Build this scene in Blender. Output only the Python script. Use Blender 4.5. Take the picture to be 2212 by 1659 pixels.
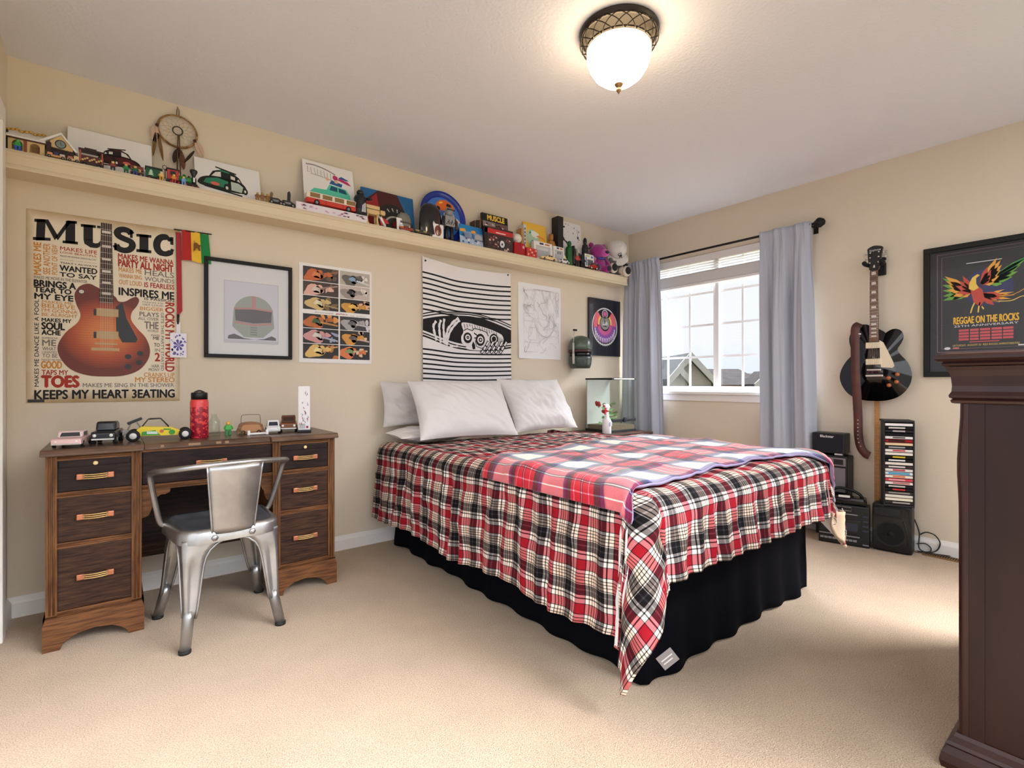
import bpy, bmesh, math, random
from mathutils import Vector, Matrix, noise
for o in list(bpy.data.objects):
    bpy.data.objects.remove(o)
S = bpy.context.scene
C = S.collection
PI = math.pi
rnd = random.Random(7)

# ------------------------------------------------------------------ camera
cam_d = bpy.data.cameras.new('camera')
cam = bpy.data.objects.new('camera', cam_d)
C.objects.link(cam)
cam_d.sensor_width = 36.0
cam_d.sensor_fit = 'HORIZONTAL'
cam_d.lens = 1081.0 / 2212.0 * 36.0
cam_d.clip_start = 0.02
cam_d.clip_end = 300
HEAD = math.atan2(1365, 1081)                       # angle between the view and the wall with the shelf
cam.location = (0, 0, 1.02)
fwd = Vector((math.cos(HEAD), math.sin(HEAD), 0))
cam.rotation_euler = fwd.to_track_quat('-Z', 'Y').to_euler()
S.camera = cam

# ------------------------------------------------------------------ colour handling, exposure
S.view_settings.view_transform = 'Standard'
S.view_settings.look = 'None'
S.view_settings.exposure = 0.12
S.view_settings.gamma = 1.0
S.view_settings.use_curve_mapping = False
S.cycles.max_bounces = 8
S.cycles.diffuse_bounces = 5
S.cycles.glossy_bounces = 4
S.cycles.transmission_bounces = 8
S.cycles.transparent_max_bounces = 12
S.cycles.caustics_reflective = False
S.cycles.caustics_refractive = False
S.cycles.sample_clamp_indirect = 6.0
S.cycles.use_denoising = True

# ------------------------------------------------------------------ sky: bright overcast, brightest high up on the window side
W = bpy.data.worlds.new('overcast_sky')
S.world = W
W.use_nodes = True
nt = W.node_tree
nt.nodes.clear()
def wn(t, **k):
    n = nt.nodes.new(t)
    for a, b in k.items():
        setattr(n, a, b)
    return n
def wmath(op, a, b=None, clamp=False):
    n = wn('ShaderNodeMath', operation=op, use_clamp=clamp)
    for i, v in enumerate((a, b)):
        if v is None:
            continue
        if isinstance(v, (int, float)):
            n.inputs[i].default_value = v
        else:
            nt.links.new(v, n.inputs[i])
    return n.outputs[0]
tc = wn('ShaderNodeTexCoord')
sx = wn('ShaderNodeSeparateXYZ')
nt.links.new(tc.outputs['Generated'], sx.inputs[0])
up = wmath('MULTIPLY', wmath('SUBTRACT', sx.outputs[2], 0.27), 2.6, True)
east = wmath('MULTIPLY', wmath('ADD', sx.outputs[0], 0.0), 2.5, True)
west = wmath('SUBTRACT', 1.0, east)
SKY_LOW, SKY_HIGH, SKY_BACK = 1.02, 42.0, 2.25
s1 = wmath('MULTIPLY', east, wmath('ADD', SKY_LOW, wmath('MULTIPLY', up, SKY_HIGH)))
s2 = wmath('MULTIPLY', west, SKY_BACK)
strength = wmath('ADD', s1, s2)
ramp = wn('ShaderNodeValToRGB')
ramp.color_ramp.elements[0].position = 0.49
ramp.color_ramp.elements[0].color = (0.27, 0.26, 0.245, 1)
ramp.color_ramp.elements[1].position = 0.50
ramp.color_ramp.elements[1].color = (0.80, 0.89, 1.0, 1)
e = ramp.color_ramp.elements.new(0.54)
e.color = (0.95, 0.96, 1.0, 1)
nt.links.new(wmath('ADD', wmath('MULTIPLY', sx.outputs[2], 0.5), 0.5), ramp.inputs[0])
bg = wn('ShaderNodeBackground')
nt.links.new(ramp.outputs[0], bg.inputs[0])
nt.links.new(strength, bg.inputs[1])
wo = wn('ShaderNodeOutputWorld')
nt.links.new(bg.outputs[0], wo.inputs[0])
W.cycles.sampling_method = 'MANUAL'
W.cycles.sample_map_resolution = 512

def portal(name, loc, rot, sx_, sy_):
    l = bpy.data.lights.new(name, 'AREA')
    l.shape = 'RECTANGLE'
    l.size = sx_
    l.size_y = sy_
    l.cycles.is_portal = True
    o = bpy.data.objects.new(name, l)
    C.objects.link(o)
    o.location = loc
    o.rotation_euler = rot
    return o
portal('window_portal', (4.03, 2.215, 1.53), (0, PI / 2, 0), 1.16, 1.45)
portal('open_side_portal', (1.75, -0.45, 1.225), (PI / 2, 0, PI), 4.3, 2.45)  # spans the whole side left unbuilt behind the camera to let fill light in

# ------------------------------------------------------------------ helpers
def lin1(c):
    c /= 255.0
    return c / 12.92 if c <= 0.04045 else ((c + 0.055) / 1.055) ** 2.4
def lin(c):
    return (lin1(c[0]), lin1(c[1]), lin1(c[2]), 1.0)
_m = {}
def M(name, col, rough=0.6, metal=0.0, spec=0.5, trans=0.0, emit=None, estr=1.0, coat=0.0, bump=None, vary=None, alpha=1.0, sheen=0.0):
    """procedural principled material; bump=(scale, strength), vary=(scale, rgb2)"""
    if name in _m:
        return _m[name]
    m = bpy.data.materials.new(name)
    m.use_nodes = True
    t = m.node_tree
    p = t.nodes['Principled BSDF']
    p.inputs['Base Color'].default_value = lin(col)
    p.inputs['Roughness'].default_value = rough
    p.inputs['Metallic'].default_value = metal
    p.inputs['Specular IOR Level'].default_value = spec
    p.inputs['Transmission Weight'].default_value = trans
    p.inputs['Coat Weight'].default_value = coat
    p.inputs['Alpha'].default_value = alpha
    p.inputs['Sheen Weight'].default_value = sheen
    if emit:
        p.inputs['Emission Color'].default_value = lin(emit)
        p.inputs['Emission Strength'].default_value = estr
    if bump or vary:
        co = t.nodes.new('ShaderNodeTexCoord')
    if bump:
        n = t.nodes.new('ShaderNodeTexNoise')
        n.inputs['Scale'].default_value = bump[0]
        n.inputs['Detail'].default_value = 3
        b = t.nodes.new('ShaderNodeBump')
        b.inputs['Strength'].default_value = bump[1]
        b.inputs['Distance'].default_value = 0.01
        t.links.new(co.outputs['Object'], n.inputs['Vector'])
        t.links.new(n.outputs['Fac'], b.inputs['Height'])
        t.links.new(b.outputs[0], p.inputs['Normal'])
    if vary:
        n = t.nodes.new('ShaderNodeTexNoise')
        n.inputs['Scale'].default_value = vary[0]
        n.inputs['Detail'].default_value = 4
        mp = t.nodes.new('ShaderNodeMapping')
        if len(vary) > 2:
            mp.inputs['Scale'].default_value = vary[2]
        mx = t.nodes.new('ShaderNodeMix')
        mx.data_type = 'RGBA'
        rp = t.nodes.new('ShaderNodeMapRange')
        rp.inputs[1].default_value = 0.35
        rp.inputs[2].default_value = 0.65
        mx.inputs[6].default_value = lin(col)
        mx.inputs[7].default_value = lin(vary[1])
        t.links.new(co.outputs['Object'], mp.inputs[0])
        t.links.new(mp.outputs[0], n.inputs['Vector'])
        t.links.new(n.outputs['Fac'], rp.inputs[0])
        t.links.new(rp.outputs[0], mx.inputs[0])
        t.links.new(mx.outputs[2], p.inputs['Base Color'])
    _m[name] = m
    return m
def P(col, rough=0.55):
    """flat printing ink or plain plastic of one colour"""
    return M('ink_%d_%d_%d_%d' % (*col, int(rough * 100)), col, rough)

class MB:
    def __init__(s):
        s.v = []
        s.f = []
        s.fm = []
        s.fs = []
        s.uv = {}
        s.i = 0
    def m(s, i):
        s.i = i
        return s
    def add(s, vs, fs, smooth=False, T=None):
        b = len(s.v)
        for p in vs:
            p = Vector(p)
            if T is not None:
                p = T @ p
            s.v.append(p)
        for f in fs:
            s.f.append(tuple(b + k for k in f))
            s.fm.append(s.i)
            s.fs.append(smooth)
        return s
    def box(s, x0, x1, y0, y1, z0, z1, bev=0.0, T=None):
        if bev <= 0:
            vs = [(x, y, z) for x in (x0, x1) for y in (y0, y1) for z in (z0, z1)]
            return s.add(vs, [(0, 1, 3, 2), (4, 6, 7, 5), (0, 4, 5, 1), (2, 3, 7, 6), (0, 2, 6, 4), (1, 5, 7, 3)], T=T)
        bm = bmesh.new()
        bmesh.ops.create_cube(bm, size=1)
        for q in bm.verts:
            q.co = Vector(((x0 + x1) / 2 + q.co.x * (x1 - x0), (y0 + y1) / 2 + q.co.y * (y1 - y0), (z0 + z1) / 2 + q.co.z * (z1 - z0)))
        bmesh.ops.bevel(bm, geom=bm.edges[:], offset=bev, segments=2, affect='EDGES', profile=0.6)
        bm.verts.index_update()
        s.add([q.co.copy() for q in bm.verts], [[q.index for q in f.verts] for f in bm.faces], False, T)
        bm.free()
        return s
    def lathe(s, prof, c=(0, 0, 0), n=24, T=None, smooth=True):
        vs, fs = [], []
        for r, z in prof:
            for k in range(n):
                a = 2 * PI * k / n
                vs.append((c[0] + r * math.cos(a), c[1] + r * math.sin(a), c[2] + z))
        for j in range(len(prof) - 1):
            for k in range(n):
                k2 = (k + 1) % n
                fs.append((j * n + k, j * n + k2, (j + 1) * n + k2, (j + 1) * n + k))
        if prof[0][0] > 1e-6:
            fs.append(tuple(reversed(range(n))))
        if prof[-1][0] > 1e-6:
            fs.append(tuple((len(prof) - 1) * n + k for k in range(n)))
        return s.add(vs, fs, smooth, T)
    def cyl(s, p0, p1, r0, r1=None, n=14, T=None):
        return s.tube([p0, p1], [r0, r0 if r1 is None else r1], n, T=T)
    def tube(s, pts, r, n=8, closed=False, T=None, flat=1.0):
        pts = [Vector(p) for p in pts]
        L = len(pts)
        rr = r if isinstance(r, (list, tuple)) else [r] * L
        vs, fs = [], []
        up = None
        for i, p in enumerate(pts):
            if closed:
                d = pts[(i + 1) % L] - pts[i - 1]
            else:
                d = pts[min(i + 1, L - 1)] - pts[max(i - 1, 0)]
            if d.length < 1e-9:
                d = Vector((0, 0, 1))
            d.normalize()
            if up is None:
                up = d.orthogonal().normalized()
                if abs(d.z) < 0.9:
                    up = (Vector((0, 0, 1)) - d * d.z).normalized()
            else:
                up = up - d * up.dot(d)
                up = up.normalized() if up.length > 1e-6 else d.orthogonal().normalized()
            w = d.cross(up)
            for k in range(n):
                a = 2 * PI * k / n
                vs.append(p + (up * math.cos(a) * flat + w * math.sin(a)) * rr[i])
        for i in range(L if closed else L - 1):
            j = (i + 1) % L
            for k in range(n):
                k2 = (k + 1) % n
                fs.append((i * n + k, i * n + k2, j * n + k2, j * n + k))
        if not closed:
            fs.append(tuple(reversed(range(n))))
            fs.append(tuple((L - 1) * n + k for k in range(n)))
        return s.add(vs, fs, True, T)
    def ell(s, c, r, n=14, m=9, T=None):
        if isinstance(r, (int, float)):
            r = (r, r, r)
        vs, fs = [], []
        for j in range(m + 1):
            t = PI * j / m
            for k in range(n):
                a = 2 * PI * k / n
                vs.append((c[0] + r[0] * math.sin(t) * math.cos(a), c[1] + r[1] * math.sin(t) * math.sin(a), c[2] - r[2] * math.cos(t)))
        for j in range(m):
            for k in range(n):
                k2 = (k + 1) % n
                fs.append((j * n + k, j * n + k2, (j + 1) * n + k2, (j + 1) * n + k))
        return s.add(vs, fs, True, T)
    def prism(s, poly, y0, y1, T=None, smooth=False):
        """polygon in x,z (counter-clockwise seen from -y) extruded from y0 (front) to y1"""
        n = len(poly)
        vs = [(p[0], y0, p[1]) for p in poly] + [(p[0], y1, p[1]) for p in poly]
        fs = [tuple(range(n)), tuple(reversed(range(n, 2 * n)))]
        fs += [(k, k + n, (k + 1) % n + n, (k + 1) % n) for k in range(n)]
        return s.add(vs, fs, smooth, T)
    def prismz(s, poly, z0, z1, T=None):
        n = len(poly)
        vs = [(p[0], p[1], z0) for p in poly] + [(p[0], p[1], z1) for p in poly]
        fs = [tuple(reversed(range(n))), tuple(range(n, 2 * n))]
        fs += [(k, (k + 1) % n, (k + 1) % n + n, k + n) for k in range(n)]
        return s.add(vs, fs, False, T)
    def prismx(s, poly, x0, x1, T=None):
        """polygon in y,z extruded along x"""
        n = len(poly)
        vs = [(x0, p[0], p[1]) for p in poly] + [(x1, p[0], p[1]) for p in poly]
        fs = [tuple(range(n)), tuple(reversed(range(n, 2 * n)))]
        fs += [(k, k + n, (k + 1) % n + n, (k + 1) % n) for k in range(n)]
        return s.add(vs, fs, False, T)
    # ---- printing on a sheet: local plane x right, z up, facing -y; layer lifts it off the sheet
    def flat(s, poly, layer=1, T=None):
        y = -0.0003 * layer
        return s.add([(p[0], y, p[1]) for p in poly], [tuple(range(len(poly)))], T=T)
    def rect(s, x0, z0, x1, z1, layer=1, T=None):
        return s.flat([(x0, z0), (x1, z0), (x1, z1), (x0, z1)], layer, T)
    def disc(s, cx, cz, r, layer=1, n=20, rz=None, T=None):
        rz = r if rz is None else rz
        return s.flat([(cx + r * math.cos(2 * PI * k / n), cz + rz * math.sin(2 * PI * k / n)) for k in range(n)], layer, T)
    def line(s, pts, w, layer=1, T=None):
        """stroke; w is a width or a list of widths"""
        L = len(pts)
        ww = w if isinstance(w, (list, tuple)) else [w] * L
        l, r = [], []
        for i in range(L):
            a = pts[max(i - 1, 0)]
            b = pts[min(i + 1, L - 1)]
            dx, dz = b[0] - a[0], b[1] - a[1]
            d = math.hypot(dx, dz) or 1
            nx, nz = -dz / d * ww[i] / 2, dx / d * ww[i] / 2
            l.append((pts[i][0] + nx, pts[i][1] + nz))
            r.append((pts[i][0] - nx, pts[i][1] - nz))
        for i in range(L - 1):
            s.flat([r[i], r[i + 1], l[i + 1], l[i]], layer, T)
        return s
    def ring(s, cx, cz, r0, r1, layer=1, n=24, a0=0, a1=2 * PI, T=None, asp=1.0):
        for k in range(n):
            a, b = a0 + (a1 - a0) * k / n, a0 + (a1 - a0) * (k + 1) / n
            s.flat([(cx + r0 * math.cos(a), cz + asp * r0 * math.sin(a)), (cx + r1 * math.cos(a), cz + asp * r1 * math.sin(a)),
                    (cx + r1 * math.cos(b), cz + asp * r1 * math.sin(b)), (cx + r0 * math.cos(b), cz + asp * r0 * math.sin(b))], layer, T)
        return s
    def text(s, body, x0, z0, x1, z1, layer=2, rot=0, bold=0.0, T=None):
        """lettering stretched to fill a rectangle; rot 1 = reads upwards, -1 = reads downwards"""
        cu = bpy.data.curves.new('lettering', 'FONT')
        cu.body = body
        cu.resolution_u = 3
        ob = bpy.data.objects.new('lettering', cu)
        me = ob.to_mesh()
        vs = [v.co.copy() for v in me.vertices]
        fs = [tuple(p.vertices) for p in me.polygons]
        ob.to_mesh_clear()
        bpy.data.objects.remove(ob)
        bpy.data.curves.remove(cu)
        if not vs:
            return s
        ax, bx = min(v.x for v in vs), max(v.x for v in vs)
        ay, by = min(v.y for v in vs), max(v.y for v in vs)
        out = []
        for v in vs:
            u, w = (v.x - ax) / (bx - ax + 1e-9), (v.y - ay) / (by - ay + 1e-9)
            if rot == 1:
                u, w = 1 - w, u
            elif rot == -1:
                u, w = w, 1 - u
            out.append((x0 + u * (x1 - x0), -0.0003 * layer, z0 + w * (z1 - z0)))
        if bold:
            e = bold * (z1 - z0 if rot == 0 else x1 - x0)
            for k, (dx, dz) in enumerate(((-e, 0), (e, 0), (0, -e), (0, e))):
                s.add([(q[0] + dx, q[1] - 0.00004 * k, q[2] + dz) for q in out], fs, T=T)
            return s
        return s.add(out, fs, T=T)
    def grid(s, fn, nu, nv, uvfn=None, smooth=True, wrap=False):
        b = len(s.v)
        for j in range(nv + 1):
            for i in range(nu + 1):
                s.v.append(Vector(fn(i / nu, j / nv)))
        for j in range(nv):
            for i in range(nu):
                q = (b + j * (nu + 1) + i, b + j * (nu + 1) + i + 1, b + (j + 1) * (nu + 1) + i + 1, b + (j + 1) * (nu + 1) + i)
                if uvfn:
                    s.uv[len(s.f)] = [uvfn(a / nu, c / nv) for a, c in ((i, j), (i + 1, j), (i + 1, j + 1), (i, j + 1))]
                s.f.append(q)
                s.fm.append(s.i)
                s.fs.append(smooth)
        return s
    def build(s, name, mats, parent=None, loc=None, rz=0.0, rot=None):
        me = bpy.data.meshes.new(name)
        me.from_pydata([tuple(v) for v in s.v], [], s.f)
        if not isinstance(mats, (list, tuple)):
            mats = [mats]
        for m in mats:
            me.materials.append(m)
        for k, p in enumerate(me.polygons):
            p.material_index = min(s.fm[k], len(mats) - 1)
            p.use_smooth = s.fs[k]
        if s.uv:
            ul = me.uv_layers.new(name='cloth')
            for k, p in enumerate(me.polygons):
                if k in s.uv:
                    for li, c in zip(p.loop_indices, s.uv[k]):
                        ul.data[li].uv = c
        me.update()
        o = bpy.data.objects.new(name, me)
        C.objects.link(o)
        if parent is not None:
            o.parent = parent
        if loc is not None:
            o.location = loc
        if rot is not None:
            o.rotation_euler = rot
        elif rz:
            o.rotation_euler = (0, 0, rz)
        return o
def tag(o, label, cat, group=None, kind=None):
    if label:
        o['label'] = label
    if cat:
        o['category'] = cat
    if group:
        o['group'] = group
    if kind:
        o['kind'] = kind
    return o
def thing(name, label, cat, loc=(0, 0, 0), rz=0.0, group=None, rot=None):
    o = bpy.data.objects.new(name, None)
    o.empty_display_size = 0.05
    C.objects.link(o)
    o.location = loc
    o.rotation_euler = rot if rot else (0, 0, rz)
    return tag(o, label, cat, group)
def struct(name, mb, mats):
    return tag(mb.build(name, mats), None, None, None, 'structure')
def dup(root, label=None, loc=None, rz=None):
    def cp(o, par):
        c = o.copy()
        C.objects.link(c)
        if par is not None:
            c.parent = par
        for ch in list(o.children):
            cp(ch, c)
        return c
    r = cp(root, None)
    if label:
        r['label'] = label
    if loc is not None:
        r.location = loc
    if rz is not None:
        r.rotation_euler = (0, 0, rz)
    return r
def bev(o, w=0.003, seg=2):
    md = o.modifiers.new('soft_edges', 'BEVEL')
    md.width = w
    md.segments = seg
    md.limit_method = 'ANGLE'
    md.angle_limit = math.radians(40)
    return o
def smooth_closed(pts, k=6):
    n = len(pts)
    out = []
    for i in range(n):
        p0, p1, p2, p3 = (Vector(pts[(i + d) % n]) for d in (-1, 0, 1, 2))
        for j in range(k):
            t = j / k
            out.append(tuple(0.5 * ((2 * p1) + (p2 - p0) * t + (2 * p0 - 5 * p1 + 4 * p2 - p3) * t * t + (3 * p1 - p0 - 3 * p2 + p3) * t ** 3)))
    return out
def smooth_open(pts, k=6):
    n = len(pts)
    out = []
    for i in range(n - 1):
        p0, p1, p2, p3 = (Vector(pts[min(max(i + d, 0), n - 1)]) for d in (-1, 0, 1, 2))
        for j in range(k):
            t = j / k
            out.append(tuple(0.5 * ((2 * p1) + (p2 - p0) * t + (2 * p0 - 5 * p1 + 4 * p2 - p3) * t * t + (3 * p1 - p0 - 3 * p2 + p3) * t ** 3)))
    out.append(tuple(pts[-1]))
    return out
def nz(x, y, z=0.0):
    return noise.noise(Vector((x, y, z)))
def clampf(x, a=0.0, b=1.0):
    return max(a, min(b, x))
def sstep(a, b, x):
    t = clampf((x - a) / (b - a))
    return t * t * (3 - 2 * t)
# ------------------------------------------------------------------ the room
YA, XB, H = 3.07, 3.86, 2.45
XL, YR = -0.37, -0.45
WALLC = (221, 209, 189)
m_wall = M('beige_orange_peel_paint', WALLC, 0.85, spec=0.25, bump=(90, 0.12))
m_ceil = M('white_textured_ceiling_paint', (229, 231, 238), 0.9, spec=0.2, bump=(75, 0.28))
m_trim = M('white_gloss_trim_paint', (236, 233, 228), 0.4)
def carpet():
    m = M('beige_cut_pile_carpet', (206, 184, 154), 0.95, spec=0.1, sheen=0.2)
    t = m.node_tree
    p = t.nodes['Principled BSDF']
    co = t.nodes.new('ShaderNodeTexCoord')
    a = t.nodes.new('ShaderNodeTexNoise')
    a.inputs['Scale'].default_value = 260
    a.inputs['Detail'].default_value = 2
    b = t.nodes.new('ShaderNodeTexNoise')
    b.inputs['Scale'].default_value = 5
    b.inputs['Detail'].default_value = 3
    ra = t.nodes.new('ShaderNodeValToRGB')
    ra.color_ramp.elements[0].position = 0.30
    ra.color_ramp.elements[0].color = lin((164, 139, 113))
    ra.color_ramp.elements[1].position = 0.62
    ra.color_ramp.elements[1].color = lin((209, 186, 159))
    rb = t.nodes.new('ShaderNodeMapRange')
    rb.inputs[1].default_value = 0.3
    rb.inputs[2].default_value = 0.7
    rb.inputs[3].default_value = 0.93
    rb.inputs[4].default_value = 1.04
    mx = t.nodes.new('ShaderNodeMix')
    mx.data_type = 'RGBA'
    mx.blend_type = 'MULTIPLY'
    mx.inputs[0].default_value = 1.0
    bp = t.nodes.new('ShaderNodeBump')
    bp.inputs['Strength'].default_value = 0.8
    bp.inputs['Distance'].default_value = 0.008
    for n in (a, b):
        t.links.new(co.outputs['Object'], n.inputs['Vector'])
    t.links.new(a.outputs['Fac'], ra.inputs[0])
    t.links.new(b.outputs['Fac'], rb.inputs[0])
    t.links.new(ra.outputs[0], mx.inputs[6])
    t.links.new(rb.outputs[0], mx.inputs[7])
    t.links.new(mx.outputs[2], p.inputs['Base Color'])
    t.links.new(a.outputs['Fac'], bp.inputs['Height'])
    t.links.new(bp.outputs[0], p.inputs['Normal'])
    return m
struct('floor', MB().box(XL - 0.1, XB + 0.14, YR, YA + 0.1, -0.06, 0.0), carpet())
struct('ceiling', MB().box(XL - 0.1, XB + 0.14, YR, YA + 0.1, H, H + 0.06), m_ceil)
struct('wall_back', MB().box(XL - 0.1, XB + 0.14, YA, YA + 0.1, 0, H), m_wall)
WY0, WY1, WZ0, WZ1 = 1.50, 2.93, 0.955, 2.11
b = MB()
b.box(XB, XB + 0.14, YR, WY0, 0, H)
b.box(XB, XB + 0.14, WY1, YA, 0, H)
b.box(XB, XB + 0.14, WY0, WY1, 0, WZ0)
b.box(XB, XB + 0.14, WY0, WY1, WZ1, H)
struct('wall_right', b, m_wall)
b = MB()
b.box(XL - 0.1, XL, 2.80, YA, 0, H)
b.box(XL - 0.1, XL, 1.90, 2.80, 2.06, H)
struct('wall_left', b, m_wall)
def base_profile(o):
    return [(0, 0), (o, 0), (o, 0.062), (o * 0.75, 0.072), (o * 0.45, 0.080), (o * 0.3, 0.088), (0, 0.088)]
b = MB()
b.prismx([(YA - 0.0 - q[0], q[1]) for q in base_profile(0.016)], XL, XB)
struct('baseboard_back', b, m_trim)
b = MB()
T = Matrix.Rotation(PI / 2, 4, 'Z')
b.prismx([(-(XB - q[0]), q[1]) for q in base_profile(0.016)], YR, YA - 0.016, T=T)
struct('baseboard_right', b, m_trim)
b = MB()
b.prismx([(-(XL + q[0]), q[1]) for q in base_profile(0.016)], 2.86, YA - 0.016, T=T)
struct('baseboard_left', b, m_trim)
# door on the left wall, seen only as the edge of its casing
b = MB()
b.box(XL + 0.0005, XL + 0.022, 2.785, 2.855, 0, 2.0595, 0.003)
b.box(XL + 0.0005, XL + 0.022, 1.85, 2.855, 2.06, 2.13, 0.003)
struct('trim_1', b, m_trim)
b = MB()
b.box(XL - 0.07, XL - 0.03, 1.92, 2.795, 0.005, 2.055)
dr = struct('door_1', b, m_trim)
# window on the right wall
m_vinyl = M('white_window_vinyl', (238, 238, 238), 0.35)
m_glass = M('clear_window_glass', (255, 255, 255), 0.0, trans=1.0)
t = m_glass.node_tree
t.nodes.clear()
gl = t.nodes.new('ShaderNodeBsdfGlossy')
gl.inputs['Roughness'].default_value = 0.02
tr = t.nodes.new('ShaderNodeBsdfTransparent')
tr.inputs[0].default_value = (0.96, 0.97, 0.98, 1)
fr = t.nodes.new('ShaderNodeFresnel')
fr.inputs[0].default_value = 1.45
mx = t.nodes.new('ShaderNodeMixShader')
ou = t.nodes.new('ShaderNodeOutputMaterial')
geo = t.nodes.new('ShaderNodeNewGeometry')
ff = t.nodes.new('ShaderNodeMath')
ff.operation = 'SUBTRACT'
ff.inputs[0].default_value = 1.0
fm = t.nodes.new('ShaderNodeMath')
fm.operation = 'MULTIPLY'
t.links.new(geo.outputs['Backfacing'], ff.inputs[1])
t.links.new(fr.outputs[0], fm.inputs[0])
t.links.new(ff.outputs[0], fm.inputs[1])
t.links.new(fm.outputs[0], mx.inputs[0])
t.links.new(tr.outputs[0], mx.inputs[1])
t.links.new(gl.outputs[0], mx.inputs[2])
t.links.new(mx.outputs[0], ou.inputs[0])
wx0, wx1 = XB + 0.055, XB + 0.115
b = MB()
fw = 0.045
b.box(wx0, wx1, WY0, WY1, WZ0, WZ0 + fw)
b.box(wx0, wx1, WY0, WY1, WZ1 - fw, WZ1)
b.box(wx0, wx1, WY0, WY0 + fw, WZ0 + fw, WZ1 - fw)
b.box(wx0, wx1, WY1 - fw, WY1, WZ0 + fw, WZ1 - fw)
win = struct('window_1', b, m_vinyl)
b = MB()
b.box(wx0 - 0.006, wx0 + 0.03, 2.183, 2.215, WZ0 + fw, WZ1 - fw, 0.003)
b.box(wx0 + 0.02, wx1 - 0.005, 2.205, 2.245, WZ0 + fw, WZ1 - fw, 0.003)
b.build('sash_stile', m_vinyl, win)
gx = XB + 0.085
for nm, y0, y1, ys in (('pane', 2.24, WY1 - fw, (2.466, 2.686)), ('pane', WY0 + fw, 2.19, (1.995, 1.775))):
    g = MB().box(gx, gx + 0.004, y0, y1, WZ0 + fw, WZ1 - fw).build(nm, m_glass, win)
    b = MB()
    for y in ys:
        b.box(gx - 0.007, gx - 0.001, y - 0.009, y + 0.009, WZ0 + fw, WZ1 - fw)
    for z in (1.252, 1.522, 1.795):
        b.box(gx - 0.0075, gx - 0.0015, y0, y1, z - 0.009, z + 0.009)
    b.build('muntins', m_vinyl, g)
b = MB()
b.box(XB - 0.045, wx0, WY0 - 0.05, WY1 + 0.05, WZ0 - 0.022, WZ0 + 0.002, 0.004)
b.box(XB - 0.014, XB, WY0 - 0.03, WY1 + 0.03, WZ0 - 0.078, WZ0 - 0.022, 0.003)
b.build('window_sill', m_trim, win)
# ------------------------------------------------------------------ outside the window
m_shing = M('grey_brown_roof_shingles', (40, 36, 35), 0.95, spec=0.1, bump=(8, 0.4), vary=(3, (30, 27, 27)))
m_shing2 = M('grey_green_roof_shingles', (46, 49, 48), 0.95, spec=0.1, bump=(8, 0.4), vary=(3, (38, 41, 40)))
m_side = M('taupe_house_siding', (116, 113, 106), 0.8)
m_side2 = M('tan_house_siding', (118, 98, 90), 0.8)
m_fasc = M('pale_house_fascia', (104, 103, 98), 0.8)
m_dkw = M('dark_house_window_glass', (60, 66, 72), 0.2)
GZ = -2.9
F2 = Vector((math.cos(HEAD), math.sin(HEAD)))
R2 = Vector((math.sin(HEAD), -math.cos(HEAD)))
def house(name, lab, dep, lat, mats, parts):
    """house standing 'dep' metres along the view and 'lat' to its right; its gable looks back at the room"""
    o = F2 * dep + R2 * lat
    h = thing(name, lab, 'house', (o.x, o.y, GZ), HEAD - PI / 2)
    for nm, mb, mi in parts():
        mb.build(nm, mats[mi], h)
    return h
# ------------------------------------------------------------------ cloth materials
def stripes(t, vec_out, period, bands, off=0.0):
    """colour that repeats along one cloth coordinate: bands = [(start 0..1, rgb)]"""
    a = t.nodes.new('ShaderNodeMath')
    a.operation = 'MULTIPLY_ADD'
    a.inputs[1].default_value = 1.0 / period
    a.inputs[2].default_value = off + 50.0
    t.links.new(vec_out, a.inputs[0])
    f = t.nodes.new('ShaderNodeMath')
    f.operation = 'FRACT'
    t.links.new(a.outputs[0], f.inputs[0])
    r = t.nodes.new('ShaderNodeValToRGB')
    r.color_ramp.interpolation = 'CONSTANT'
    el = r.color_ramp.elements
    while len(el) > 1:
        el.remove(el[-1])
    el[0].position = 0
    el[0].color = lin(bands[0][1])
    for pos, c in bands[1:]:
        q = el.new(pos)
        q.color = lin(c)
    t.links.new(f.outputs[0], r.inputs[0])
    return r.outputs[0]
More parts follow.
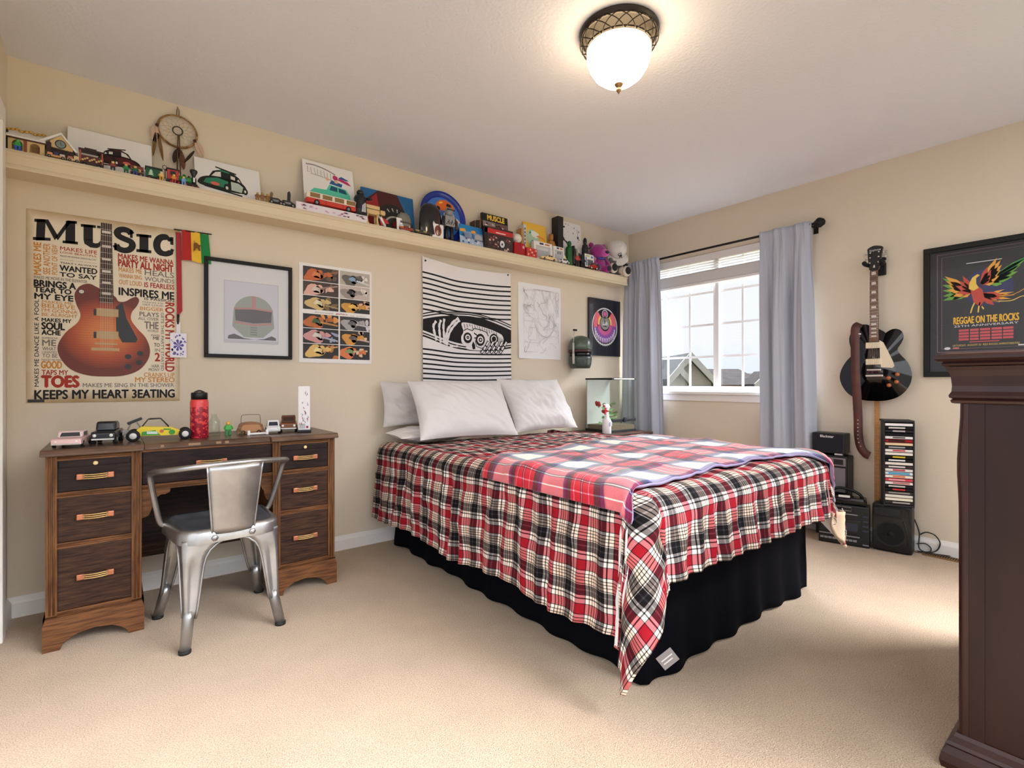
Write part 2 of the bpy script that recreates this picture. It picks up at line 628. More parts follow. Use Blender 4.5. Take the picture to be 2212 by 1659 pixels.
def plaid(name, per_u, per_v, bu, bv, rough, bump, twill=1500.0, sheen=0.0):
    m = bpy.data.materials.new(name)
    m.use_nodes = True
    t = m.node_tree
    p = t.nodes['Principled BSDF']
    p.inputs['Roughness'].default_value = rough
    p.inputs['Specular IOR Level'].default_value = 0.15
    p.inputs['Sheen Weight'].default_value = sheen
    uv = t.nodes.new('ShaderNodeUVMap')
    uv.uv_map = 'cloth'
    sp = t.nodes.new('ShaderNodeSeparateXYZ')
    t.links.new(uv.outputs[0], sp.inputs[0])
    cu = stripes(t, sp.outputs[0], per_u, bu)
    cv = stripes(t, sp.outputs[1], per_v, bv)
    mx = t.nodes.new('ShaderNodeMix')
    mx.data_type = 'RGBA'
    mx.inputs[0].default_value = 0.5
    t.links.new(cu, mx.inputs[6])
    t.links.new(cv, mx.inputs[7])
    # dyed yarns over dyed yarns: dark threads win where they cross pale ones
    ml = t.nodes.new('ShaderNodeMix')
    ml.data_type = 'RGBA'
    ml.blend_type = 'MULTIPLY'
    ml.inputs[0].default_value = 1.0
    gm = t.nodes.new('ShaderNodeGamma')
    gm.inputs[1].default_value = 0.5
    bl_ = t.nodes.new('ShaderNodeMix')
    bl_.data_type = 'RGBA'
    bl_.inputs[0].default_value = 0.25
    t.links.new(cu, ml.inputs[6])
    t.links.new(cv, ml.inputs[7])
    t.links.new(ml.outputs[2], gm.inputs[0])
    t.links.new(gm.outputs[0], bl_.inputs[6])
    t.links.new(mx.outputs[2], bl_.inputs[7])
    t.links.new(bl_.outputs[2], p.inputs['Base Color'])
    n = t.nodes.new('ShaderNodeTexNoise')
    n.inputs['Scale'].default_value = bump[0]
    n.inputs['Detail'].default_value = 4
    b = t.nodes.new('ShaderNodeBump')
    b.inputs['Strength'].default_value = bump[1]
    b.inputs['Distance'].default_value = 0.01
    t.links.new(uv.outputs[0], n.inputs['Vector'])
    t.links.new(n.outputs['Fac'], b.inputs['Height'])
    t.links.new(b.outputs[0], p.inputs['Normal'])
    return m
WH, RD, BK, CR, GY = (234, 226, 216), (150, 20, 34), (14, 11, 14), (222, 198, 176), (60, 56, 62)
band_a = [(0.0, RD), (0.18, BK), (0.20, WH), (0.30, BK), (0.33, WH), (0.385, BK), (0.50, GY), (0.53, BK), (0.63, WH), (0.645, BK), (0.67, CR), (0.73, BK), (0.75, CR), (0.80, BK), (0.82, CR), (0.87, BK), (0.89, WH), (0.95, BK), (0.97, RD)]
m_plaid = plaid('red_black_white_plaid_flannel', 0.150, 0.150, band_a, band_a, 0.85, (60, 0.15))
NV, DG, WC, R1 = (28, 26, 62), (22, 40, 40), (236, 232, 214), (196, 22, 44)
band_t = [(0.0, WC), (0.35, (150, 190, 176)), (0.365, (58, 52, 120)), (0.415, NV), (0.47, DG), (0.52, R1), (0.59, (240, 200, 206)), (0.603, R1), (0.69, (60, 14, 34)), (0.70, WC), (0.71, (60, 14, 34)), (0.725, R1), (0.81, (240, 200, 206)), (0.823, R1), (0.87, DG), (0.92, NV), (0.95, (58, 52, 120)), (0.985, (150, 190, 176))]
m_throw = plaid('large_red_navy_cream_tartan_fleece', 0.36, 0.36, band_t, band_t, 0.95, (220, 0.3), sheen=0.3)

# ------------------------------------------------------------------ the bed
BX0, BX1, BY0, BTOP = 1.40, 2.70, 1.05, 0.625
bed = thing('bed', 'double bed with black bed skirt against the back wall', 'bed', (0, 0, 0))
m_mat = M('white_mattress_ticking', (226, 224, 220), 0.8)
m_skirt = M('black_navy_bed_skirt_fabric', (5, 5, 12), 0.95, spec=0.08, bump=(40, 0.1))
MB().box(BX0 + 0.015, BX1 - 0.015, BY0 + 0.015, 2.99, 0.36, BTOP - 0.02, 0.05).build('mattress', m_mat, bed)
MB().box(BX0 + 0.02, BX1 - 0.02, BY0 + 0.02, 2.98, 0.16, 0.36, 0.02).build('box_spring', m_mat, bed)
def skirt_path(q):
    """point and outward normal along left side, foot, right side"""
    L1, L2 = 2.94 - BY0, BX1 - BX0
    d = q * (2 * L1 + L2)
    if d < L1:
        return (BX0, 2.94 - d), (-1, 0)
    if d < L1 + L2:
        return (BX0 + d - L1, BY0), (0, -1)
    return (BX1, BY0 + d - L1 - L2), (1, 0)
def skirt_fn(u, v):
    (x, y), n = skirt_path(u)
    z = 0.37 * (1 - v) + (0.006 + 0.010 * (0.5 + 0.5 * math.sin(u * 61))) * v
    f = v * (0.010 * math.sin(u * 160) + 0.014 * nz(u * 40, v * 1.5) + 0.012)
    return (x + n[0] * f, y + n[1] * f, z)
sk = MB().grid(skirt_fn, 420, 10).build('bed_skirt', m_skirt, bed)
md = sk.modifiers.new('cloth', 'SOLIDIFY')
md.thickness = 0.003
for x, y in ((BX0 + 0.06, BY0 + 0.08), (BX0 + 0.06, 2.90), (BX1 - 0.06, BY0 + 0.08), (BX1 - 0.06, 2.90)):
    MB().cyl((x, y, 0), (x, y, 0.17), 0.02).build('foot', M('black_steel', (20, 20, 22), 0.4, 0.8), bed)

# comforter: cloth coordinates s (across, metres) and t (along) laid over the mattress and down its sides
RR = 0.075
SL, SR, TF = 1.365, 2.715, 1.035        # where the cloth starts to roll over the edge
ZT = 0.655
def drape(s, t, lift=0.0, flare=0.07):
    a = SL - s if s < SL else (s - SR if s > SR else 0.0)
    sg = -1 if s < SL else 1
    c = max(0.0, TF - t)
    if a > 0 and c > 0:
        d = (a ** 1.75 + c ** 1.75) ** (1 / 1.75)
        h = math.hypot(a, c)
        th = math.atan2(c, a) / (PI / 2)
        ph = PI / 2 * (0.14 * th + 0.86 * sstep(0.22, 0.74, th))
        nx, ny = sg * math.cos(ph), -math.sin(ph)
        flare += 0.17 * math.sin(2 * ph) * sstep(0.10, 0.40, d)
    else:
        d = a + c
        nx, ny = (sg, 0) if a > 0 else (0, -1)
    R = RR + lift
    x, y = min(max(s, SL), SR), max(t, TF)
    if d <= 0:
        return Vector((x, y, ZT + lift)), Vector((0, 0, 1)), 0.0
    if d < PI * R / 2:
        q = d / R
        return Vector((x + nx * R * math.sin(q), y + ny * R * math.sin(q), ZT + lift - R * (1 - math.cos(q)))), Vector((nx * math.sin(q), ny * math.sin(q), math.cos(q))), d
    dr = d - PI * R / 2
    o = R + flare * dr
    return Vector((x + nx * o, y + ny * o, ZT + lift - R - dr)), Vector((nx, ny, 0.05)), d
S0, S1, T0, T1 = SL - 0.50, SR + 0.34, TF - 0.315, 2.985
def puff(s, t, d):
    k = 0.010 * nz(s * 7, t * 7, 1.3) + 0.006 * nz(s * 17, t * 15, 4.1)
    side = sstep(0.02, 0.22, d)
    lft = 1.0 if s < SL else 0.0
    fold = 0.015 * nz(t * 11 if lft else s * 11, (s if lft else t) * 2.2, 9.2) + 0.010 * nz(t * 26 if lft else s * 26, (s if lft else t) * 3.0, 3.2) + 0.007 * math.sin((t if lft else s) * 62 + 4 * nz(t * 3, s * 3))
    tuft = 0.006 * (abs(math.sin(s * 10.5)) * abs(math.sin(t * 10.5)))
    return k + tuft + side * fold
def comf(u, v):
    s, t = S0 + (S1 - S0) * u, T0 + (T1 - T0) * v
    # the hem is not cut straight: it dips and lifts
    if s < SL:
        s -= (SL - s) * (0.05 * nz(t * 2.1, 7.7) + 0.03 * nz(t * 6, 1.2))
    p, n, d = drape(s, t)
    if d > 0.5 and t < TF and s < SL:
        pass
    p = p + n * (puff(s, t, d) + 0.006)
    # loose swag at the near corner
    if False and s < SL:
        w = sstep(0.1, 0.5, d) * sstep(0.3, 0.0, t - TF)
        ph = math.atan2(TF - t + 0.25, SL - s + 0.001)
        p += Vector((n.x, n.y, 0)) * 0.028 * w * math.sin(ph * 9.0)
    p.z = max(p.z, 0.012)
    if t > 2.6:
        p.z -= 0.035 * sstep(2.62, 2.98, t) * (1 if d < 0.01 else 0.3)
    return p
def comf_uv(u, v):
    return (S0 + (S1 - S0) * u, T0 + (T1 - T0) * v)
com = MB().grid(comf, 230, 260, comf_uv).build('comforter', [m_plaid, M('white_comforter_lining', (232, 228, 226), 0.9)])
tag(com, 'red, black and white plaid comforter hanging over the bed sides', 'comforter')
md = com.modifiers.new('filling', 'SOLIDIFY')
md.thickness = 0.016
md.offset = -1
md.material_offset = 1
md.material_offset_rim = 0
# label at the near corner of the comforter
tg = MB().box(-0.028, 0.028, -0.0006, 0.0006, -0.05, 0.0)
tg.m(1).line([(-0.02, -0.02), (0.02, -0.02)], 0.004, 3).line([(-0.02, -0.032), (0.014, -0.032)], 0.004, 3)
tgo = tg.build('care_label', [M('grey_satin_label', (120, 116, 116), 0.5), P((190, 188, 186))], com, (1.300, 0.905, 0.205), rot=(0.12, math.radians(-38), math.radians(-38)))
tgo['label'] = 'grey satin care label'
# the far corner of the comforter folds back and shows its pale reverse
def flap(u, v):
    x = 2.70 + 0.10 * u
    z = 0.40 - 0.15 * v * (1 - 0.45 * abs(u - 0.45))
    return (x, 0.925 + 0.02 * math.sin(u * 7 + v * 3) - 0.012 * v, z)
fo = MB().grid(flap, 10, 8, lambda u, v: (u * 0.12, v * 0.15)).build('folded_corner', [M('tan_comforter_reverse', (196, 172, 144), 0.9)], com)
fo['label'] = 'pale tan reverse side'
md = fo.modifiers.new('filling', 'SOLIDIFY')
md.thickness = 0.008

# fleece throw laid over the foot of the bed
def throw_edge(u):
    return 0.0
def thr(u, v):
    s = SL - 0.115 + u * (SR + 0.26 - SL + 0.115)
    front = TF - 0.005 + 0.05 * sstep(1.40, 2.0, s) - 0.02 * sstep(2.1, 2.5, s) - 0.20 * sstep(2.45, 2.95, s) - 0.07 * sstep(1.36, 1.24, s)
    back = 1.86 + 0.17 * (s - 1.3) + 0.03 * math.sin(s * 9)
    t = front + (back - front) * v
    p, n, d = drape(s, t, 0.014, 0.05)
    e = min(v, 1 - v, u, 1 - u)
    p = p + n * (max(0, puff(s, t, d)) * 0.9 + 0.014 + 0.012 * nz(s * 6, t * 6, 8) + 0.006 * sstep(0.0, 0.03, e))
    return p
def thr_uv(u, v):
    s = u * 1.70
    return (s + 0.188, v * 0.98 + 0.335)
to = MB().grid(thr, 130, 90, thr_uv).build('throw_blanket', [m_throw, M('lavender_fleece_back', (150, 142, 176), 0.95)])
tag(to, 'large-check red, navy and cream tartan fleece across the bed foot', 'blanket')
md = to.modifiers.new('pile', 'SOLIDIFY')
md.thickness = 0.012
md.offset = -1
md.material_offset = 1
md.material_offset_rim = 1

# ------------------------------------------------------------------ pillows
m_pil = M('pale_grey_pillowcase_cotton', (216, 213, 212), 0.85, spec=0.2, bump=(30, 0.12))
m_pil2 = M('grey_pillowcase_cotton', (196, 192, 190), 0.85, spec=0.2, bump=(30, 0.12))
m_pil3 = M('white_pillowcase_cotton', (232, 229, 226), 0.85, spec=0.2, bump=(30, 0.12))
def pillow(label, mat, centre, w, h, th, tilt, rz, seed, crease=1.0):
    """pillow standing on its long edge, leaning back by tilt from the vertical"""
    def face(sgn):
        def fn(u, v):
            x, z = 2 * u - 1, 2 * v - 1
            rim = (max(0, 1 - abs(x) ** 2.6) ** 0.55) * (max(0, 1 - abs(z) ** 2.6) ** 0.55)
            pin = 1 - 0.07 * (1 - abs(x) ** 2) * abs(z) ** 3
            pix = 1 - 0.06 * (1 - abs(z) ** 2) * abs(x) ** 3
            wr = 0.020 * crease * nz(x * 2.0 + seed, z * 2.0, seed) - 0.020 * crease * abs(nz(x * 5.0 + z * 3.5, z * 1.3 - x * 1.6, seed + 5)) + 0.005 * crease * nz(x * 12 + z * 7, z * 2.0 - x * 3, seed + 2)
            return (x * w / 2 * pix, sgn * (th / 2 * rim + wr * rim), z * h / 2 * pin)
        return fn
    b = MB()
    b.grid(face(-1), 60, 44)
    g = MB().grid(lambda u, v: face(1)(1 - u, v), 60, 44)
    b.add(g.v, g.f, True)
    o = b.build('pillow', mat, None, centre, rot=(-tilt, 0, rz))
    return tag(o, label, 'pillow', 'pillows at the head of the bed')
pillow('big pale grey pillow leaning in front on the bed left', m_pil, (1.735, 2.685, 0.865), 0.66, 0.43, 0.19, math.radians(36), math.radians(-9), 1.7)
pillow('creased grey pillow leaning on the bed beside the glass terrarium', m_pil, (2.46, 2.79, 0.872), 0.64, 0.43, 0.17, math.radians(30), math.radians(4), 6.1, 1.5)
pillow('grey pillow mostly hidden behind the big pillow, open end at left', m_pil2, (1.60, 2.955, 0.895), 0.60, 0.29, 0.11, math.radians(10), 0.0, 3.3, 1.4)
pillow('white pillow lying flat lowest at the bed left by the wall', m_pil3, (1.64, 2.86, 0.702), 0.62, 0.24, 0.085, math.radians(86), 0.0, 9.4)
# ------------------------------------------------------------------ pedestal desk
m_oak = M('worn_golden_brown_wood', (118, 78, 44), 0.55, spec=0.3, vary=(9, (78, 48, 27), (14, 14, 1.2)), bump=(60, 0.05))
m_oakh = M('worn_golden_brown_wood_rail', (120, 78, 44), 0.55, spec=0.3, vary=(9, (80, 49, 27), (1.2, 14, 14)), bump=(60, 0.05))
m_drw = M('dark_stained_drawer_wood', (38, 23, 19), 0.5, spec=0.2, vary=(7, (74, 49, 35), (1.6, 1.5, 17)), bump=(60, 0.05))
m_drd = M('very_dark_drawer_wood', (26, 17, 19), 0.5, spec=0.2, vary=(7, (46, 31, 27), (1.6, 1.5, 15)))
m_top = M('dark_worn_desk_top_varnish', (66, 46, 36), 0.32, vary=(8, (104, 78, 60), (1.0, 3.0, 3)), bump=(40, 0.05))
m_copper = M('copper_handle', (186, 122, 92), 0.4, 0.8)
m_brass = M('brass_handle_bar', (196, 164, 110), 0.4, 0.8)
DX, DY = -0.21, 2.59
desk = thing('pedestal_desk', 'dark brown wooden pedestal desk under the music poster', 'desk', (DX, DY, 0))
DW, DD, PW = 1.095, 0.44, 0.295
b = MB()
# top: two end slabs stand slightly forward of the middle
def topslab(x0, x1, y0):
    b.prismx([(y0, 0.743), (y0, 0.752), (y0 + 0.006, 0.762), (y0 + 0.012, 0.768), (DD + 0.005, 0.768), (DD + 0.005, 0.743)], x0, x1)
topslab(-0.015, PW + 0.008, -0.016)
topslab(DW - PW - 0.008, DW + 0.015, -0.016)
topslab(PW + 0.008, DW - PW - 0.008, 0.004)
bev(b.build('top', m_top, desk), 0.003)
# worn spots where the varnish has come off the front edge
for x, w in ((0.46, 0.045), (0.565, 0.02), (0.60, 0.015), (0.36, 0.012)):
    b = MB()
    b.prismx([(0.0035, 0.7505), (0.0035, 0.7545), (0.0070, 0.7605), (0.0085, 0.7600)], x, x + w)
    b.build('bare_wood_chip', M('bare_pale_wood', (150, 122, 94), 0.8), desk)
for px in (0.0, DW - PW):
    b = MB()
    b.box(px, px + 0.034, 0, 0.03, 0.13, 0.743)            # stiles
    b.box(px + PW - 0.034, px + PW, 0, 0.03, 0.13, 0.743)
    b.box(px, px + 0.016, 0.03, DD, 0.10, 0.743)           # sides
    b.box(px + PW - 0.016, px + PW, 0.03, DD, 0.10, 0.743)
    b.box(px, px + PW, DD - 0.012, DD, 0.10, 0.743)
    for x in (px + 0.010, px + PW - 0.024):                # reeding on the stiles
        b.tube([(x + 0.002, 0.0, 0.135), (x + 0.002, 0.0, 0.74)], 0.0035, 6)
        b.tube([(x + 0.013, 0.0, 0.135), (x + 0.013, 0.0, 0.74)], 0.0035, 6)
    b.build('pedestal', m_oak, desk)
    for z in (0.132, 0.395, 0.590, 0.734):
        b = MB()
        b.box(px + 0.034, px + PW - 0.034, 0.002, 0.03, z - 0.011, z + 0.011)
        b.tube([(px + 0.034, 0.001, z), (px + PW - 0.034, 0.001, z)], 0.004, 6)
        b.build('rail', m_oakh, desk)
b = MB()
b.box(PW, DW - PW, 0.010, 0.03, 0.572, 0.596)
b.tube([(PW, 0.009, 0.584), (DW - PW, 0.009, 0.584)], 0.005, 6)
b.build('rail', m_oakh, desk)
MB().box(PW, DW - PW, 0.012, 0.03, 0.733, 0.743).build('rail', m_oakh, desk)
for px in (0.0, DW - PW):
    b = MB()
    w = PW
    pl = [(-0.008, 0.0), (0.042, 0.0), (0.050, 0.018), (0.066, 0.034), (0.095, 0.050), (w / 2, 0.058), (w - 0.095, 0.050), (w - 0.066, 0.034), (w - 0.050, 0.018), (w - 0.042, 0.0), (w + 0.008, 0.0), (w + 0.008, 0.100), (w, 0.125), (0.0, 0.125), (-0.008, 0.100)]
    # concave outline: built as legs and a rail so every face is convex
    b.prism([(px + q[0], q[1]) for q in (pl[0], pl[1], pl[2], pl[3], pl[4], (0.095, 0.125), pl[13], pl[14])], -0.010, 0.012)
    b.prism([(px + q[0], q[1]) for q in (pl[4], pl[5], (w / 2, 0.125), (0.095, 0.125))], -0.010, 0.012)
    b.prism([(px + q[0], q[1]) for q in (pl[5], pl[6], (w - 0.095, 0.125), (w / 2, 0.125))], -0.010, 0.012)
    b.prism([(px + q[0], q[1]) for q in (pl[6], pl[7], pl[8], pl[9], pl[10], pl[11], pl[12], (w - 0.095, 0.125))], -0.010, 0.012)
    for sx in (-0.008, w - 0.012):
        b.box(px + sx, px + sx + 0.02, 0.012, 0.06, 0.0, 0.122)
        b.box(px + sx, px + sx + 0.02, DD - 0.05, DD, 0.0, 0.122)
        b.box(px + sx, px + sx + 0.02, 0.012, DD, 0.06, 0.122)
    b.build('plinth', m_oakh, desk)
# kneehole: shaped brackets, back board
for sgn, x in ((1, PW), (-1, DW - PW)):
    b = MB()
    pts = [(0, 0.572), (0.10, 0.572), (0.098, 0.556), (0.080, 0.548), (0.068, 0.550), (0.050, 0.538), (0.044, 0.522), (0.036, 0.512), (0.034, 0.492), (0.026, 0.470), (0.016, 0.462), (0.0, 0.458)]
    q = [(x + sgn * a, c) for a, c in pts]
    for k in range(1, len(q) - 1):
        tri = [q[0], q[k], q[k + 1]]
        b.prism(tri if sgn < 0 else list(reversed(tri)), 0.012, 0.028)
    b.build('bracket', m_oakh, desk)
MB().box(PW, DW - PW, DD - 0.10, DD - 0.085, 0.27, 0.733).build('modesty_panel', m_drd, desk)
MB().box(PW, DW - PW, DD - 0.085, DD - 0.070, 0.20, 0.30).build('back_rail', m_drw, desk)
def handle(parent, x, z, y=-0.002, w=0.115):
    b = MB()
    b.m(0)
    for sx in (-1, 1):
        b.box(x + sx * w / 2 - (0.0 if sx < 0 else 0.024), x + sx * w / 2 + (0.024 if sx < 0 else 0.0), y - 0.020, y, z - 0.011, z + 0.011, 0.003)
    b.m(1)
    for dz in (-0.0075, 0, 0.0075):
        b.tube(smooth_open([(x - w / 2 + 0.018, y - 0.018, z + dz), (x, y - 0.024, z + dz - 0.001), (x + w / 2 - 0.018, y - 0.018, z + dz)], 4), 0.0028, 6)
    o = b.build('handle', [m_copper, m_brass], parent)
    o['label'] = 'copper and brass pull'
def drawer(px, z0, z1, mat, hz, knob=False, w=PW - 0.068, y=0.004, hw=0.115):
    x = px
    b = MB().box(x, x + w, y, y + 0.018, z0, z1, 0.003)
    b.box(x + 0.01, x + w - 0.01, y + 0.018, 0.30, z0 + 0.01, z1 - 0.01)
    if knob:
        b.box(x + 0.004, x + w - 0.004, y - 0.004, y, z1 - 0.026, z1 - 0.004, 0.002)
    d = b.build('drawer', mat, desk)
    handle(d, x + w / 2, hz, y, hw)
    if knob:
        k = MB().lathe([(0.0, 0.013), (0.006, 0.012), (0.0085, 0.008), (0.006, 0.003), (0.003, 0.0), (0.0, 0.0)], n=12, T=Matrix.Translation((x + w / 2, y - 0.004, z1 - 0.015)) @ Matrix.Rotation(PI / 2, 4, 'X'))
        ko = k.build('knob', M('ivory_knob', (232, 206, 150), 0.4), d)
for px in (0.0, DW - PW):
    drawer(px + 0.034, 0.602, 0.722, m_drd, 0.657, True)
    drawer(px + 0.034, 0.407, 0.578, m_drw, 0.500)
    drawer(px + 0.034, 0.144, 0.383, m_drw, 0.265)
drawer(PW + 0.002, 0.598, 0.731, m_drd, 0.672, False, DW - 2 * PW - 0.004, 0.014, 0.12)

# ------------------------------------------------------------------ steel armchair
m_steel = M('brushed_galvanised_steel', (186, 186, 186), 0.34, 0.9, bump=(35, 0.06), vary=(6, (152, 152, 152)))
m_rub = M('black_rubber', (18, 18, 18), 0.7)
CH = thing('metal_chair', 'brushed steel armchair pushed up to the desk', 'chair', (0.362, 2.475, 0), math.radians(4.0))
# local: +y faces the desk; seat 0.36 wide at the back, 0.39 at the front
def rsq(w0, w1, y0, y1, r, n=6):
    pts = []
    r = max(r, 0.008)
    for cx, cy, a0 in ((w1 / 2 - r, y1 - r, 0), (-w1 / 2 + r, y1 - r, 90), (-w0 / 2 + r, y0 + r, 180), (w0 / 2 - r, y0 + r, 270)):
        for k in range(n + 1):
            a = math.radians(a0 + 90 * k / n)
            pts.append((cx + r * math.cos(a), cy + r * math.sin(a)))
    return pts
def loft(b, loops):
    n = len(loops[0])
    vs = [p for l in loops for p in l]
    fs = []
    for j in range(len(loops) - 1):
        for k in range(n):
            fs.append((j * n + k, j * n + (k + 1) % n, (j + 1) * n + (k + 1) % n, (j + 1) * n + k))
    fs.append(tuple(reversed(range(n))))
    fs.append(tuple((len(loops) - 1) * n + k for k in range(n)))
    b.add(vs, fs, True)
def lp(o, z, dw=0.0):
    return [(p[0], p[1], z) for p in rsq(0.365 + 2 * dw, 0.395 + 2 * dw, -0.185 - dw, 0.185 + dw, 0.075 + dw)]
b = MB()
loft(b, [lp(0, 0.395, 0.004), lp(0, 0.430, 0.004), lp(0, 0.442, -0.002), lp(0, 0.446, -0.012), lp(0, 0.4445, -0.030), lp(0, 0.436, -0.042), lp(0, 0.433, -0.08), lp(0, 0.433, -0.112)])
so = b.build('seat', M('dark_scuffed_steel_seat', (118, 122, 132), 0.5, 0.45, bump=(30, 0.05), vary=(9, (92, 96, 106))), CH)
rim = MB()
loft(rim, [lp(0, 0.393, 0.0055), lp(0, 0.431, 0.0055), lp(0, 0.444, -0.001), lp(0, 0.4475, -0.011), lp(0, 0.446, -0.02)])
rim.f = rim.f[:-2]
rim.fm = rim.fm[:-2]
rim.fs = rim.fs[:-2]
rim.build('seat_rim', m_steel, CH)
def leg(sx, sy):
    """flared channel leg with a pressed groove and a tube foot"""
    b = MB()
    wd = 0.032 if sy > 0 else 0.0
    foot = Vector((sx * (0.188 + wd), sy * 0.225, 0.0))
    knee = Vector((sx * (0.172 + wd * 0.8), sy * 0.195, 0.115))
    topc = Vector((sx * 0.158, sy * 0.155, 0.410))
    ux = Vector((-sx, 0, 0))
    uy = Vector((0, -sy, 0))
    def sect(q, wx, wy):
        # rounded outer corner, two wings along x and y
        p = topc.lerp(knee, q) if q <= 1 else knee.lerp(foot, q - 1)
        p = p + Vector((sx * 0.020, sy * 0.020, 0)) * (1 - min(q, 1)) * 0.9
        o = []
        g = 0.006 if 0.25 < q < 0.97 else 0.0
        o.append(p + ux * wx)
        o.append(p + ux * (wx * 0.75))
        o.append(p + ux * (wx * 0.55) + uy * g)
        o.append(p + ux * (wx * 0.36) + uy * g)
        o.append(p + ux * max(wx * 0.22, 0.008))
        o.append(p + ux * 0.003 + uy * 0.003)
        o.append(p + uy * max(wy * 0.22, 0.008))
        o.append(p + uy * (wy * 0.36) + ux * g)
        o.append(p + uy * (wy * 0.55) + ux * g)
        o.append(p + uy * (wy * 0.75))
        o.append(p + uy * wy)
        return o
    rows = []
    for q, wx, wy in ((0.0, 0.168, 0.165), (0.04, 0.150, 0.150), (0.09, 0.118, 0.120), (0.16, 0.094, 0.096), (0.24, 0.080, 0.082), (0.34, 0.071, 0.072), (0.5, 0.063, 0.063), (0.7, 0.054, 0.054), (0.9, 0.045, 0.045), (1.0, 0.038, 0.038)):
        rows.append(sect(q, wx, wy))
    n = len(rows[0])
    vs = [p for r in rows for p in r]
    fs = [(j * n + k, j * n + k + 1, (j + 1) * n + k + 1, (j + 1) * n + k) for j in range(len(rows) - 1) for k in range(n - 1)]
    b.add(vs, fs, True)
    # folded lips along the arch
    b.tube([r[0] for r in rows], 0.0045, 6)
    b.tube([r[-1] for r in rows], 0.0045, 6)
    kc = knee + ux * 0.016 + uy * 0.016
    fc = foot + ux * 0.016 + uy * 0.016
    b.tube([kc + Vector((0, 0, 0.03)), kc, fc + Vector((0, 0, 0.008))], [0.017, 0.021, 0.019], 14)
    o = b.build('leg', m_steel, CH)
    md = o.modifiers.new('sheet', 'SOLIDIFY')
    md.thickness = 0.0015
    MB().cyl(fc + Vector((0, 0, 0.0)), fc + Vector((0, 0, 0.012)), 0.0215).build('rubber_foot', m_rub, o)
for sx in (-1, 1):
    for sy in (-1, 1):
        leg(sx, sy)
# U-shaped tube rail, bent down to the seat sides at its ends
rail = [(-0.198, 0.085, 0.430), (-0.216, 0.078, 0.455), (-0.246, 0.030, 0.600), (-0.254, 0.010, 0.652), (-0.251, -0.018, 0.668), (-0.240, -0.080, 0.678), (-0.203, -0.155, 0.690), (-0.130, -0.202, 0.700), (-0.05, -0.220, 0.705)]
rail = rail + [(-p[0], p[1], p[2]) for p in reversed(rail)]
MB().tube(smooth_open(rail, 4), 0.0115, 10).build('arm_rail', m_steel, CH)
def splat(u, v):
    w = 0.076 + 0.024 * v
    return ((u - 0.5) * 2 * w, -0.186 - 0.034 * v - 0.016 * (1 - (2 * u - 1) ** 2), 0.425 + 0.275 * v)
sp = MB().grid(splat, 14, 12)
for u in (0, 1):
    sp.tube([splat(u, k / 8) for k in range(9)], 0.004, 6)
so = sp.build('back_splat', m_steel, CH)
md = so.modifiers.new('sheet', 'SOLIDIFY')
md.thickness = 0.002
for x in (-0.068, 0.068):
    b = MB()
    T = Matrix.Translation((x, -0.195, 0.412)) @ Matrix.Rotation(PI / 2, 4, 'X')
    b.lathe([(0.012, -0.004), (0.013, 0.0), (0.010, 0.003), (0.005, 0.004), (0.004, 0.007), (0, 0.008)], n=6, T=T)
    b.build('bolt', m_steel, CH)

# ------------------------------------------------------------------ chest of drawers at the right edge
m_mah = M('dark_mahogany_lacquer', (40, 18, 15), 0.34, spec=0.35, vary=(5, (54, 26, 20), (1.5, 1.5, 0.5)))
m_mahd = M('darker_mahogany_panel', (33, 14, 12), 0.42, spec=0.28, vary=(5, (45, 21, 16), (1.5, 1.5, 0.4)))
DRX, DRY = 1.76, 0.307
dz = thing('dresser', 'tall dark mahogany chest of drawers cut by the right edge', 'dresser', (DRX, DRY, 0))
DRW, DRD = 0.98, 0.46        # width along x, depth towards -y
def slab(b, ov, z0, z1, prof):
    """moulded slab with profile prof = [(extra overhang, z)]"""
    loops = []
    for e, z in prof:
        o = ov + e
        loops.append([(p[0], p[1], z) for p in ((-o, o), (-o, -DRD - 0.0), (DRW + o, -DRD - 0.0), (DRW + o, o))])
    n = 4
    vs = [p for l in loops for p in l]
    fs = []
    for j in range(len(loops) - 1):
        for k in range(n):
            fs.append((j * n + k, j * n + (k + 1) % n, (j + 1) * n + (k + 1) % n, (j + 1) * n + k))
    fs.append(tuple(reversed(range(n))))
    fs.append(tuple((len(loops) - 1) * n + k for k in range(n)))
    b.add(vs, fs)
b = MB()
slab(b, 0.0, 1.06, 1.104, [(0.012, 1.066), (0.026, 1.068), (0.030, 1.073), (0.027, 1.078), (0.036, 1.080), (0.043, 1.086), (0.043, 1.092), (0.034, 1.099), (0.016, 1.1035), (0.0, 1.104)])
bev(b.build('top', m_mah, dz), 0.002)
b = MB()
slab(b, 0.0, 0.97, 1.066, [(0.006, 0.968), (0.012, 0.970), (0.014, 0.976), (0.010, 0.981), (0.016, 0.984), (0.017, 0.990), (0.012, 1.000), (0.011, 1.015), (0.013, 1.040), (0.018, 1.056), (0.024, 1.066)])
b.build('frieze', m_mah, dz)
b = MB()
b.box(0.0, DRW, -DRD, -0.02, 0.07, 0.968)
b.box(-0.003, 0.0, -0.052, -0.0215, 0.07, 0.968)
b.box(-0.003, 0.0, -DRD, -DRD + 0.05, 0.07, 0.968)
b.build('carcass', m_mahd, dz)
